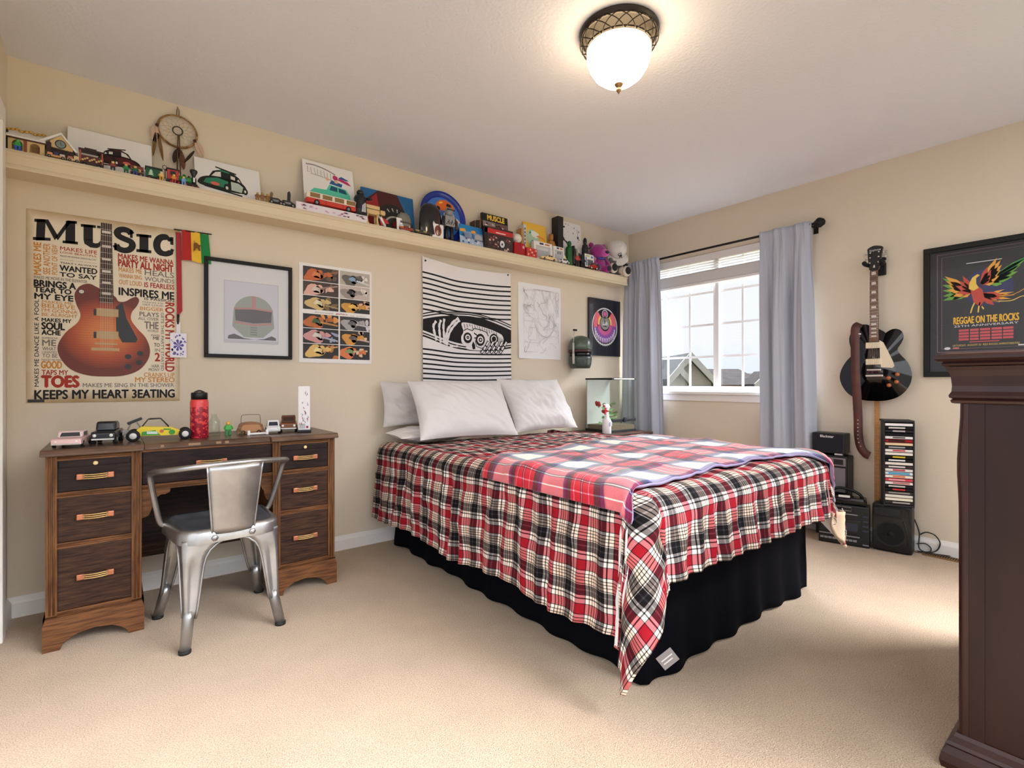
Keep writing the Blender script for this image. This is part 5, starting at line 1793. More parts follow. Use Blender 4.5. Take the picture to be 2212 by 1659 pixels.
# strap looped over the upper bout, its long end hanging down
def strap(pts, w):
    b = MB()
    P_ = smooth_open(pts, 6)
    L_, R_ = [], []
    for i, q in enumerate(P_):
        a, c = Vector(P_[max(i - 1, 0)]), Vector(P_[min(i + 1, len(P_) - 1)])
        d = (c - a).normalized()
        nr = Vector((d.z, 0, -d.x))
        nr = nr.normalized() if nr.length > 0.3 else Vector((1, 0, 0))
        if nr.x < 0:
            nr = -nr
        L_.append(Vector(q) - nr * w / 2)
        R_.append(Vector(q) + nr * w / 2)
    k = len(P_)
    b.add(L_ + R_, [(i, i + 1, k + i + 1, k + i) for i in range(k - 1)], True)
    return b, P_
st = thing('guitar_strap', 'brown leather guitar strap hanging from the black guitar', 'strap', (XB - 0.045, GY, GZ0), -PI / 2)
b, P_ = strap([(-0.078, -0.030, 0.452), (-0.086, -0.058, 0.452), (-0.098, -0.068, 0.43), (-0.098, -0.072, 0.34), (-0.096, -0.072, 0.15), (-0.092, -0.060, 0.0), (-0.090, -0.046, -0.14), (-0.088, -0.044, -0.26), (-0.074, -0.046, -0.335), (-0.048, -0.050, -0.372), (-0.026, -0.052, -0.383)], 0.050)
m_lea = M('brown_strap_leather', (96, 56, 48), 0.55, vary=(12, (76, 42, 38)))
so = b.build('strap', m_lea, st)
md = so.modifiers.new('leather', 'SOLIDIFY')
md.thickness = 0.0035
b = MB()
for k in range(8):
    z = -0.16 - k * 0.024
    x = -0.090 + (0.02 * sstep(5, 8, k))
    b.ell((x, -0.0475, z), (0.004, 0.002, 0.004), 8, 5)
b.build('eyelets', P((206, 196, 190), 0.3), st)
MB().ell((-0.074, -0.070, 0.395), (0.010, 0.004, 0.008), 10, 6).build('strap_lock', m_chr, st)
# wall hanger behind the headstock
hg = thing('guitar_hanger', 'black two-pronged wall hanger holding the guitar neck', 'hanger', (XB, GY, GZ0 + 0.83), -PI / 2)
b = MB()
b.box(-0.030, 0.040, -0.016, 0.0, -0.060, 0.06, 0.006)
b.tube([(0, -0.012, 0.012), (0, -0.055, 0.006)], 0.011, 10)
b.build('wall_plate', M('black_hanger_plastic', (15, 15, 16), 0.6), hg)
b = MB()
b.tube(smooth_open([(0.0, -0.058, 0.004), (-0.034, -0.066, 0.004), (-0.046, -0.104, 0.008), (-0.046, -0.124, 0.014)], 4), 0.013, 10)
b.tube(smooth_open([(0.0, -0.058, 0.004), (0.034, -0.066, 0.004), (0.046, -0.104, 0.008), (0.046, -0.124, 0.014)], 4), 0.013, 10)
b.build('yoke', M('black_hanger_foam', (14, 14, 15), 0.8), hg)

# ---- wooden yardstick standing behind the disc rack
MB_ = MB().box(-0.014, 0.014, -0.006, 0.0, 0.0, 0.93, 0.001)
tag(MB_.build('wooden_lath', M('plain_pale_lath_wood', (196, 148, 92), 0.6, vary=(20, (170, 122, 72), (1, 1, 6))), None, (XB - 0.018, 1.066, 0.0), -PI / 2), 'thin plain wooden lath standing against the wall below the guitar', 'lath')

# ---- stereo: cassette deck unit and one loudspeaker
m_pl = M('black_stereo_plastic', (16, 16, 18), 0.42)
m_pl2 = M('black_gloss_plastic', (12, 12, 16), 0.2)
m_gr = M('black_speaker_cloth', (14, 14, 15), 0.9, bump=(300, 0.3))
m_sil = M('silver_plastic', (150, 150, 154), 0.4, 0.3)
sp = thing('loudspeaker', 'black loudspeaker box on the carpet under the disc tower', 'speaker', (3.735, 0.955, 0), math.radians(-83))
b = MB()
b.box(-0.098, 0.098, -0.05, 0.065, 0.0, 0.285, 0.012)
b.build('cabinet', m_pl, sp)
b = MB()
pts = [(-0.09, 0.012), (0.09, 0.012), (0.094, 0.15), (0.078, 0.262), (0.055, 0.275), (-0.09, 0.275)]
b.prism(pts, -0.062, -0.045)
b.build('front_baffle', m_pl2, sp)
TSP = Matrix.Translation((-0.004, -0.0625, 0.115))
b = MB()
b.ring(0, 0, 0.068, 0.078, 1, 32, T=TSP)
sr = b.build('cone_surround', m_pl, sp)
b = MB()
b.m(0).disc(0, 0, 0.068, 1, 32, T=TSP)
b.lathe([(0.0, 0.010), (0.010, 0.008), (0.018, 0.0), (0.0, 0.0)], n=16, T=TSP @ Matrix.Rotation(PI / 2, 4, 'X'))
b.build('woofer', m_gr, sp)
MB().box(-0.086, 0.045, -0.066, -0.06, 0.215, 0.265, 0.004).build('tweeter_horn', m_pl, sp)
MB().tube(smooth_open([(0.06, -0.062, 0.20), (0.075, -0.062, 0.13), (0.08, -0.062, 0.06)], 5), 0.004, 6).build('trim_curve', m_pl2, sp)

bx = thing('cassette_stereo', 'black cassette and disc stereo on the carpet beside the loudspeaker', 'stereo', (3.645, 1.190, 0), math.radians(-76))
MB().box(-0.135, 0.135, -0.03, 0.085, 0.0, 0.255, 0.008).build('case', m_pl, bx)
b = MB()
b.box(-0.12, 0.12, -0.02, 0.08, 0.255, 0.300, 0.016)
b.build('disc_lid', m_pl2, bx)
MB().tube(smooth_open([(0.110, 0.04, 0.25), (0.085, 0.04, 0.315), (0.02, 0.04, 0.345), (-0.05, 0.04, 0.340), (-0.11, 0.04, 0.25)], 5), 0.009, 8).build('carry_handle', m_pl, bx)
b = MB().box(-0.045, 0.040, -0.033, -0.028, 0.222, 0.243, 0.001)
d_ = b.build('display', P((18, 20, 26), 0.15), bx)
b = MB()
b.line([(-0.047, 0.221), (0.042, 0.221), (0.042, 0.244), (-0.047, 0.244), (-0.047, 0.221)], 0.003, 1, Matrix.Translation((0, -0.0335, 0)))
b.build('display_border', m_sil, d_)
for x0, x1, z0, z1 in ((-0.125, -0.01, 0.075, 0.165), (0.0, 0.09, 0.075, 0.165)):
    cs = MB().box(x0, x1, -0.034, -0.03, z0, z1, 0.002).build('cassette_door', m_pl2, bx)
    b = MB()
    TT = Matrix.Translation((0, -0.0345, 0))
    cx = (x0 + x1) / 2
    b.rect(x0 + 0.015, z0 + 0.02, x1 - 0.015, z1 - 0.02, 1, TT)
    b.build('window', P((40, 46, 70), 0.15), cs)
b = MB()
for k in range(9):
    b.box(-0.125 + k * 0.022, -0.106 + k * 0.022, -0.036, -0.03, 0.030, 0.042, 0.001)
b.build('key_row', m_sil, bx)
for nm, x0, x1, z in (('silver_strip', -0.13, -0.045, 0.060), ('silver_strip', 0.01, 0.085, 0.058), ('silver_strip', -0.06, 0.075, 0.196), ('silver_strip', 0.10, 0.132, 0.016)):
    MB().box(x0, x1, -0.0335, -0.03, z, z + 0.006).build(nm, m_sil, bx)
for z in (0.19, 0.16, 0.13, 0.10):
    MB().box(0.100, 0.128, -0.034, -0.03, z, z + 0.010, 0.001).build('button', P((46, 46, 70), 0.3), bx)
MB().tube(smooth_open([(0.092, 0.02, 0.262), (0.02, 0.0, 0.312), (-0.04, -0.04, 0.302), (-0.05, -0.045, 0.275)], 5), 0.003, 6).build('headphone_wire', m_pl, bx)
wt = MB()
wt.box(-0.05, 0.010, -0.045, -0.040, 0.296, 0.310, 0.002)
tag(wt.build('white_plug', P((222, 220, 218), 0.4), None, (3.635, 1.165, 0.012), math.radians(-70)), 'small white adapter plug lying on the black stereo', 'plug')
MB_ = MB().tube([(0, 0, 0), (0.012, -0.004, -0.035)], [0.003, 0.004], 8)
MB_.m(1).tube([(-0.012, 0.005, 0.045), (0, 0, 0)], 0.0015, 6)
tag(MB_.build('audio_jack_cable', [P((226, 224, 222), 0.4), m_pl], None, (3.600, 1.185, 0.235), math.radians(-76)), 'white jack plug hanging in front of the stereo display', 'cable')

# ---- disc tower
m_rack = M('black_rack_plastic', (14, 14, 16), 0.5)
TWX, TWY, TWZ = 3.725, 0.935, 0.288
ROT = -PI / 2 + math.radians(24)
tw = thing('disc_tower', 'black disc tower full of cases standing on the loudspeaker', 'rack', (TWX, TWY, TWZ), ROT)
TWH = 0.515
MB().box(-0.075, 0.075, -0.07, 0.07, 0.0, 0.012, 0.003).build('base_plate', m_rack, tw)
MB().box(-0.075, 0.075, -0.07, 0.07, TWH - 0.012, TWH, 0.003).build('top_plate', m_rack, tw)
MB().box(-0.075, -0.068, -0.07, 0.012, 0.012, TWH - 0.012).build('side_panel', m_rack, tw)
MB().box(0.068, 0.075, -0.07, 0.07, 0.012, TWH - 0.012).build('side_panel', m_rack, tw)
MB().box(-0.068, 0.068, 0.062, 0.07, 0.012, TWH - 0.012).build('back_panel', m_rack, tw)
spc = [((232, 230, 226), None), ((30, 28, 30), (200, 196, 190)), ((40, 38, 42), (170, 160, 158)), ((24, 24, 28), None), ((226, 222, 216), (90, 84, 84)), ((150, 34, 40), (30, 26, 28)), ((222, 196, 156), None), ((34, 34, 36), (150, 150, 150)), ((226, 222, 214), (200, 80, 84)), ((230, 224, 210), None), ((28, 28, 24), (204, 182, 50)), ((26, 26, 28), (220, 220, 220)), ((226, 220, 208), None), ((60, 50, 50), (210, 204, 200)), ((228, 222, 214), (176, 60, 70)), ((208, 222, 230), (60, 150, 190)), ((232, 226, 214), (220, 120, 60)), ((206, 74, 84), (228, 160, 166)), ((230, 224, 216), (190, 110, 110)), ((28, 28, 30), (196, 190, 186)), ((24, 24, 26), (190, 50, 50)), ((58, 52, 50), (140, 132, 128)), ((226, 222, 208), None), ((232, 226, 206), None), ((44, 40, 40), (160, 156, 150))]
nd = len(spc)
hgt = (TWH - 0.03) / nd
case0 = None
seen_c = {}
def cname(c):
    mx_, mn = max(c), min(c)
    if mx_ < 75:
        return 'black'
    if c[0] > 140 and c[1] < 90:
        return 'red'
    if c[2] > c[0] + 10:
        return 'pale blue'
    if c[0] - c[2] > 40:
        return 'tan'
    return 'white'
def tname(c):
    if c is None:
        return ''
    if c[0] - c[1] > 60 and c[0] - c[2] > 30:
        return 'red'
    if c[0] > 180 and c[2] < 100:
        return 'yellow'
    if c[2] > c[0] + 40:
        return 'blue'
    return 'pale' if min(c) > 120 else 'dark'
Rw = Matrix.Rotation(ROT, 4, 'Z')
for k, (c, tcl) in enumerate(spc):
    z = TWH - 0.015 - (k + 1) * hgt
    pos = Vector((TWX, TWY, TWZ)) + Rw @ Vector((0.0, -0.004, z))
    ordn = ['topmost', 'second from top', 'third from top', 'fourth from top', 'fifth from top', 'sixth from top', 'seventh from top', 'eighth from top', 'ninth from top', 'tenth from top', 'eleventh from top', 'twelfth from top', 'middle', 'twelfth from bottom', 'eleventh from bottom', 'tenth from bottom', 'ninth from bottom', 'eighth from bottom', 'seventh from bottom', 'sixth from bottom', 'fifth from bottom', 'fourth from bottom', 'third from bottom', 'second from bottom', 'bottommost'][k]
    b = MB()
    b.m(0).box(-0.066, 0.066, -0.064, 0.060, 0.001, hgt * 0.80)
    if tcl:
        b.m(1).rect(-0.050 if k % 2 else -0.030, 0.004, 0.030 if k % 3 else 0.052, hgt * 0.68, 1, Matrix.Translation((0, -0.0642, 0)))
    o = b.build('disc_case', [P(c, 0.25), P(tcl or c, 0.3)], None, pos, ROT)
    tag(o, '%s-spined%s disc case, %s in the tower of cases' % (cname(c), (' %s-printed' % tname(tcl)) if tcl else '', ordn), 'disc case', 'disc cases in the tower')
# ---- two small guitar amplifiers, one on the other
am = thing('combo_amplifier', 'grey-fronted small guitar amplifier standing below the black one', 'amplifier', (3.765, 1.300, 0.0), math.radians(-90))
MB().box(-0.105, 0.105, -0.045, 0.075, 0.300, 0.548, 0.008).build('cabinet', m_pl, am)
MB().box(-0.095, 0.095, -0.050, -0.043, 0.312, 0.470, 0.002).build('grille', M('grey_grille_cloth', (126, 124, 128), 0.9, bump=(300, 0.3)), am)
cp = MB().box(-0.098, 0.098, -0.054, -0.040, 0.482, 0.535, 0.002).build('control_panel', M('silver_grey_panel', (140, 138, 140), 0.35, 0.4), am)
for k in range(5):
    MB().cyl((-0.075 + k * 0.022, -0.054, 0.508), (-0.075 + k * 0.022, -0.066, 0.508), 0.007, n=10).build('knob', P((22, 22, 24), 0.4) if k % 2 else m_chr, cp)
MB().box(0.03, 0.085, -0.056, -0.053, 0.492, 0.526).build('badge_plate', P((34, 34, 38), 0.3), cp)
MB().box(-0.10, 0.10, 0.0, 0.075, 0.0, 0.300, 0.01).build('stand_box', m_pl, am)
a2 = thing('mini_amplifier', 'small black amplifier head on top of the grey amplifier', 'amplifier', (3.765, 1.308, 0.552), math.radians(-88))
MB().box(-0.095, 0.095, -0.045, 0.070, 0.010, 0.142, 0.006).build('cabinet', m_pl, a2)
MB().box(-0.085, 0.085, -0.049, -0.043, 0.018, 0.134, 0.002).build('grille', M('dark_blue_black_grille', (20, 20, 32), 0.85, bump=(300, 0.3)), a2)
MB().text('Blackstar', -0.045, 0.112, 0.035, 0.128, 2, bold=0.03, T=Matrix.Translation((0, -0.0495, 0))).build('logo', P((226, 224, 222), 0.4), a2)
for x in (-0.07, 0.06):
    MB().box(x - 0.022, x + 0.022, -0.045, -0.02, 0.0, 0.010).build('foot', P((196, 194, 192), 0.4), a2)
# ---- cables and floor register
def wire(name, label, pts, r=0.0035, col=(20, 18, 20)):
    tag(MB().tube(smooth_open(pts, 8), r, 7).build(name, P(col, 0.5)), label, 'cable')
wire('power_cable', 'black power cord looping against the right baseboard beside the loudspeaker', [(3.80, 0.865, 0.20), (3.815, 0.845, 0.12), (3.80, 0.842, 0.03), (3.815, 0.80, 0.012), (3.835, 0.765, 0.03), (3.838, 0.752, 0.075), (3.838, 0.775, 0.115), (3.836, 0.815, 0.125), (3.832, 0.845, 0.105)])
wire('speaker_cable', 'thin brown wire trailing over the floor register', [(3.79, 0.862, 0.005), (3.80, 0.80, 0.006), (3.812, 0.74, 0.009), (3.83, 0.705, 0.011), (3.836, 0.72, 0.010), (3.832, 0.78, 0.006), (3.826, 0.86, 0.005)], 0.0022, (70, 50, 38))
wire('black_lead', 'short black lead curling in front of the right baseboard', [(3.83, 0.862, 0.045), (3.837, 0.82, 0.055), (3.838, 0.795, 0.035), (3.832, 0.80, 0.012), (3.81, 0.85, 0.006)], 0.003)
fv = thing('floor_register', 'brass floor air register in the carpet at the right baseboard', 'floor vent', (3.805, 0.665, 0.0), 0)
MB().box(-0.034, 0.034, -0.155, 0.155, 0.0, 0.006, 0.002).build('frame', M('tarnished_brass', (150, 112, 62), 0.45, 0.6), fv)
b = MB()
for k in range(26):
    y = -0.14 + k * 0.0112
    b.box(-0.026, 0.026, y, y + 0.005, 0.006, 0.0072)
b.build('slots', P((40, 28, 18), 0.8), fv)

# ---- framed concert poster
rp = onwin('concert_poster', 'black framed concert poster with a bright firebird on the right wall', 'picture', 0.830, 1.062)
RW, RH = 0.55, 0.772
frame(rp, RW, RH, 0.030, 0.024, m_black)
MB().box(0.028, RW - 0.028, -0.008, -0.004, 0.028, RH - 0.028).build('mat', M('charcoal_mat_board', (62, 60, 62), 0.8), rp)
b = MB()
T8 = Matrix.Translation((0, -0.0085, 0))
b.m(0).rect(0.085, 0.165, 0.465, 0.705, 2, T8)
b.m(1).line([(0.064, 0.146), (0.486, 0.146), (0.486, 0.724), (0.064, 0.724), (0.064, 0.146)], 0.003, 3, T8).line([(0.084, 0.164), (0.466, 0.164), (0.466, 0.706), (0.084, 0.706), (0.084, 0.164)], 0.002, 3, T8)
b.build('poster', [P((52, 50, 52), 0.5), P((150, 112, 116), 0.5)], rp)
# positions inside the poster are enlarged image pixels, scaled to metres in its frame
ux = lambda x: 0.085 + (x - 215) * 0.38 / 717
uz = lambda z: 0.165 + (990 - z) * 0.54 / 810
b = MB()
def q2(pts):
    return [(ux(a), uz(c)) for a, c in pts]
PHB = []
b.m(0).disc(ux(590), uz(480), 0.105, 3, 36, T=T8)
# wings as fans of feathers
def wing(cx, cz, tips, mi, layer, w):
    for tx, tz in tips:
        dx, dz_ = tx - cx, tz - cz
        d = math.hypot(dx, dz_)
        nx, nzz = -dz_ / d * w, dx / d * w
        pts = [(cx - nx * 0.6, cz - nzz * 0.6), (cx + dx * 0.6 - nx, cz + dz_ * 0.6 - nzz), (tx, tz), (cx + dx * 0.6 + nx, cz + dz_ * 0.6 + nzz), (cx + nx * 0.6, cz + nzz * 0.6)]
        b.m(mi).flat(list(reversed(q2(pts))), layer, T8)
wing(600, 440, [(915, 255), (850, 290), (840, 330), (820, 380), (780, 420), (700, 470)], 1, 4, 26)
wing(640, 400, [(900, 262), (880, 280)], 2, 4.3, 14)
wing(470, 500, [(218, 360), (216, 420), (218, 470), (222, 520), (222, 560), (300, 560)], 1, 4, 26)
wing(560, 440, [(660, 245), (690, 270), (700, 310), (690, 350), (680, 400), (640, 450)], 3, 5, 26)
wing(450, 500, [(240, 345), (250, 390), (270, 430), (260, 470), (310, 530), (390, 548)], 3, 5, 26)
wing(540, 450, [(590, 310), (620, 340), (620, 380), (610, 420)], 4, 6, 24)
wing(470, 510, [(390, 360), (360, 400), (330, 440), (350, 500)], 4, 6, 22)
wing(560, 560, [(790, 545), (770, 600), (720, 515), (800, 570), (690, 620)], 3, 5, 12)
wing(540, 540, [(700, 560), (690, 590), (640, 640)], 4, 6, 26)
b.m(4).flat(list(reversed(q2([(450, 480), (500, 450), (550, 500), (570, 590), (530, 640), (480, 600)]))), 7, T8)
b.m(5).flat(list(reversed(q2([(440, 480), (445, 430), (470, 385), (510, 362), (530, 372), (500, 395), (500, 440), (520, 480), (480, 500)]))), 8, T8)
for pts in ([(490, 600), (470, 640), (455, 690)], [(530, 605), (520, 650), (515, 690)], [(545, 640), (560, 665)]):
    b.m(5).line(q2(pts), 0.006, 7, T8)
b.m(5).line([k[:2] for k in smooth_open([(*q, 0) for q in q2([(620, 600), (760, 615), (850, 585), (910, 605), (925, 640), (905, 680)])], 4)], [0.004] * 15 + [0.008] * 5 + [0.014], 5, T8)
b.m(3).line([k[:2] for k in smooth_open([(*q, 0) for q in q2([(640, 575), (780, 565), (860, 530), (925, 490)])], 4)], 0.003, 5, T8)
b.build('firebird', [P((50, 52, 96), 0.5), P((110, 170, 60), 0.5), P((40, 150, 70), 0.5), P((240, 170, 60), 0.5), P((206, 76, 52), 0.5), P((246, 206, 84), 0.5)], rp)
b = MB()
b.m(0).text('REGGAE ON THE ROCKS', ux(315), uz(778), ux(825), uz(718), 4, bold=0.03, T=T8)
b.m(1).text('25TH ANNIVERSARY', ux(318), uz(806), ux(822), uz(788), 4, T=T8)
b.m(1).rect(ux(420), uz(262), ux(700), uz(256), 4, T8)
for k in range(4):
    z = 852 + k * 26 - 26
    for a, c in ((358, 440), (450, 520), (530, 610), (620, 700), (708, 785)):
        b.m(2).rect(ux(a), uz(z + 19), ux(c), uz(z), 4, T8)
b.m(2).rect(ux(445), uz(942), ux(680), uz(934), 4, T8)
b.m(3).text('SATURDAY, AUGUST 25  RED ROCKS AMPHITHEATRE', ux(308), uz(975), ux(830), uz(956), 4, T=T8)
b.build('lettering', [P((244, 190, 50), 0.5), P((226, 222, 220), 0.5), P((206, 84, 90), 0.5), P((226, 190, 90), 0.5)], rp)
b = MB()
b.m(0).disc(ux(262), uz(1014) + 0.018, 0.014, 4, 16, 0.008, T8).rect(ux(820), uz(985), ux(915), uz(975), 4, T8)
b.m(1).rect(ux(310), uz(1012) + 0.012, ux(360), uz(998) + 0.012, 4, T8)
b.build('sponsor_marks', [P((232, 226, 228), 0.5), P((210, 120, 110), 0.5)], rp)
MB().rect(0.122, 0.098, 0.205, 0.122, 2, T8).build('signed_slip', P((222, 190, 190), 0.6), rp)
MB().box(0.029, RW - 0.029, -0.0145, -0.0135, 0.029, RH - 0.029).build('glazing', m_glz, rp)

# ---- glass terrarium on a low cabinet behind the bed, spray bottle in front
nsx, nsy = 3.01, 2.60
ns = thing('nightstand', 'low dark nightstand behind the far side of the bed', 'nightstand', (3.00, 2.56, 0))
b = MB()
b.box(0.0, 0.54, 0.0, 0.46, 0.600, 0.622, 0.003)
b.build('top', m_drw, ns)
b = MB().box(0.02, 0.52, 0.02, 0.45, 0.10, 0.600)
b.build('case', m_drd, ns)
for x in (0.03, 0.49):
    for y in (0.03, 0.42):
        MB().box(x, x + 0.03, y, y + 0.03, 0, 0.10).build('leg', m_drd, ns)
tr_ = thing('terrarium', 'tall glass terrarium with black rims beside the left curtain', 'terrarium', (3.165, 2.685, 0.622))
TWd, TDp, TH_ = 0.30, 0.29, 0.448
m_tg = m_glass.copy()
m_tg.name = 'terrarium_glass'
[n for n in m_tg.node_tree.nodes if n.type == 'BSDF_TRANSPARENT'][0].inputs[0].default_value = (0.94, 0.965, 0.95, 1)
for nm, l in (('glass_front', (0.004, TWd - 0.004, 0.0, 0.004, 0.11, TH_ - 0.014)), ('glass_side', (0.0, 0.004, 0.0, TDp, 0.02, TH_ - 0.014)), ('glass_side', (TWd - 0.004, TWd, 0.0, TDp, 0.02, TH_ - 0.014)), ('glass_lower_front', (0.004, TWd - 0.004, 0.0, 0.004, 0.02, 0.085))):
    MB().box(*l).build(nm, m_tg, tr_)
MB().box(0.004, TWd - 0.004, TDp - 0.012, TDp - 0.004, 0.02, TH_ - 0.014).build('back_panel', P((220, 222, 216), 0.8), tr_)
m_tb = P((24, 26, 30), 0.45)
b = MB()
for l in ((-0.003, TWd + 0.003, -0.003, 0.012), (-0.003, TWd + 0.003, TDp - 0.012, TDp + 0.003), (-0.003, 0.012, 0.012, TDp - 0.012), (TWd - 0.012, TWd + 0.003, 0.012, TDp - 0.012)):
    b.box(*l, TH_ - 0.014, TH_)
b.build('top_rim', m_tb, tr_)
MB().box(0.02, TWd - 0.02, -0.0045, -0.003, TH_ - 0.012, TH_ - 0.003).build('pale_edge_strip', P((222, 220, 210), 0.5), tr_)
MB().box(0.012, TWd - 0.012, 0.012, TDp - 0.012, TH_ - 0.006, TH_ - 0.004).build('mesh_lid', M('steel_mesh', (150, 152, 150), 0.8, alpha=0.35), tr_)
MB().box(-0.003, TWd + 0.003, -0.004, 0.010, 0.085, 0.110, 0.002).build('vent_strip', m_tb, tr_)
MB().box(0.135, 0.165, -0.014, -0.003, 0.080, 0.125, 0.004).build('latch', m_tb, tr_)
MB().box(-0.003, TWd + 0.003, -0.003, TDp + 0.003, 0.0, 0.02, 0.002).build('base', m_tb, tr_)
MB().box(0.006, TWd - 0.006, 0.006, TDp - 0.014, 0.02, 0.055).build('substrate', M('terrarium_soil', (120, 104, 84), 0.95, bump=(60, 0.6)), tr_)
b = MB()
for k in range(26):
    a = rnd.uniform(0, 6.28)
    x, y, z = rnd.uniform(0.05, 0.16), rnd.uniform(0.08, 0.22), rnd.uniform(0.06, 0.24)
    b.add([(x, y, z), (x + 0.05 * math.cos(a), y + 0.03 * math.sin(a), z + 0.02), (x + 0.07 * math.cos(a), y + 0.045 * math.sin(a), z + 0.005), (x + 0.045 * math.cos(a + 0.4), y + 0.03 * math.sin(a + 0.4), z - 0.006)], [(0, 1, 2, 3)])
b.build('plant', P((120, 156, 96), 0.7), tr_)
b = MB()
for k in range(7):
    b.ell((0.02 + 0.012 * rnd.random(), 0.14 + rnd.uniform(-0.06, 0.06), 0.20 + rnd.uniform(-0.05, 0.04)), (0.010, 0.016, 0.016), 8, 6)
b.build('red_flowers', P((186, 44, 50), 0.6), tr_)
sb = thing('spray_bottle', 'white spray bottle with red trigger in front of the glass terrarium', 'bottle', (3.085, 2.672, 0.622), math.radians(20))
MB().lathe([(0.0, 0.0), (0.034, 0.0), (0.036, 0.004), (0.036, 0.100), (0.034, 0.110), (0.020, 0.126), (0.016, 0.140), (0.014, 0.178), (0.0, 0.178)], n=24).build('body', P((228, 226, 228), 0.35), sb)
b = MB()
b.m(0).ring(0, 0, 0, 0.001, 1, 4)
lb = MB().box(-0.022, 0.022, -0.0368, -0.034, 0.062, 0.096, 0.0005).build('label', P((170, 170, 186), 0.5), sb)
MB().lathe([(0.0, 0.176), (0.016, 0.176), (0.016, 0.190), (0.0, 0.190)], n=16).build('red_collar', P((196, 56, 44), 0.4), sb)
b = MB()
hp = [(-0.052, 0.226), (-0.050, 0.212), (-0.012, 0.208), (-0.012, 0.190), (0.014, 0.190), (0.018, 0.206), (0.046, 0.206), (0.040, 0.222), (0.018, 0.236), (-0.030, 0.240)]
for k in range(1, len(hp) - 1):
    pass
b.prism([(-0.052, 0.212), (0.046, 0.206), (0.040, 0.222), (0.018, 0.236), (-0.030, 0.240), (-0.052, 0.228)], -0.011, 0.011)
b.prism([(-0.012, 0.190), (0.014, 0.190), (0.018, 0.212), (-0.012, 0.212)], -0.010, 0.010)
b.build('spray_head', P((232, 230, 230), 0.35), sb)
MB().tube(smooth_open([(-0.022, 0, 0.212), (-0.034, 0, 0.196), (-0.030, 0, 0.176), (-0.040, 0, 0.158)], 4), 0.006, 8).build('trigger', P((196, 40, 46), 0.4), sb)
MB().cyl((-0.050, 0, 0.222), (-0.066, 0, 0.224), 0.008, n=10).build('nozzle', P((170, 30, 44), 0.4), sb)
# ------------------------------------------------------------------ long shelf under the ceiling and all that stands on it
SZ, SY = 1.997, 2.92
m_shelf = M('beige_painted_shelf', (222, 208, 180), 0.7, spec=0.3)
sf = thing('wall_shelf', 'long beige wall shelf running the length of the back wall', 'shelf', (0, 0, 0))
b = MB()
b.prismx([(SY, 1.978), (SY - 0.004, 1.984), (SY, 1.990), (SY + 0.004, SZ), (YA, SZ), (YA, 1.975), (SY + 0.004, 1.975)], XL, 3.66)
b.build('board', m_shelf, sf)
b = MB()
b.prismx([(SY + 0.006, 1.978), (YA, 1.978), (YA, 1.917), (SY + 0.002, 1.917), (SY - 0.002, 1.924), (SY + 0.002, 1.934), (SY + 0.006, 1.938)], XL, 3.655)
b.build('fascia', m_shelf, sf)
def sthing(name, label, cat, x, y=2.96, rz=0.0, group=None, z=SZ):
    return thing(name, label, cat, (x, y, z), rz, group)
def leaner(name, label, cat, x0, x1, h, y0=2.985, y1=3.055, th=0.004, mat=None, z=SZ, part='board'):
    """flat thing leaning against the wall; returns (thing, matrix for printing on its face)"""
    a = math.asin(min(0.95, (y1 - y0) / h))
    o = thing(name, label, cat, (x0, y0, z), rot=(-a, 0, 0))
    MB().box(0, x1 - x0, 0, th, 0, h).build(part, mat or m_paper, o)
    return o
m_tan = P((214, 184, 130), 0.35)
m_brn = P((84, 44, 28), 0.4)
m_dbr = P((48, 20, 18), 0.35)
m_red = P((176, 24, 30), 0.35)
m_wht = P((234, 232, 230), 0.4)
m_gold = M('gold_plastic', (204, 160, 70), 0.3, 0.6)
m_blk = P((18, 18, 20), 0.35)
m_grn = P((24, 110, 52), 0.35)
m_gry = P((130, 130, 130), 0.4)
def studs(b, x0, x1, y, z, n, r=0.0024):
    for k in range(n):
        x = x0 + (k + 0.5) * (x1 - x0) / n
        b.lathe([(r, 0.0), (r, 0.0018), (0, 0.0018)], (x, y, z), 8, smooth=False)
def wheel(parent, x, y, z, r, w=0.008, hub=None, name='wheel'):
    b = MB()
    T = Matrix.Translation((x, y, z)) @ Matrix.Rotation(PI / 2, 4, 'X')
    b.m(0).lathe([(r * 0.55, -w / 2), (r, -w / 2), (r, w / 2), (r * 0.55, w / 2)], n=16, T=T)
    b.m(1).lathe([(0, -w * 0.56), (r * 0.52, -w * 0.54), (r * 0.55, -w * 0.45), (r * 0.55, w * 0.45), (r * 0.52, w * 0.54), (0, w * 0.56)], n=14, T=T)
    return b.build(name, [P((20, 20, 22), 0.7), hub or m_gry], parent)
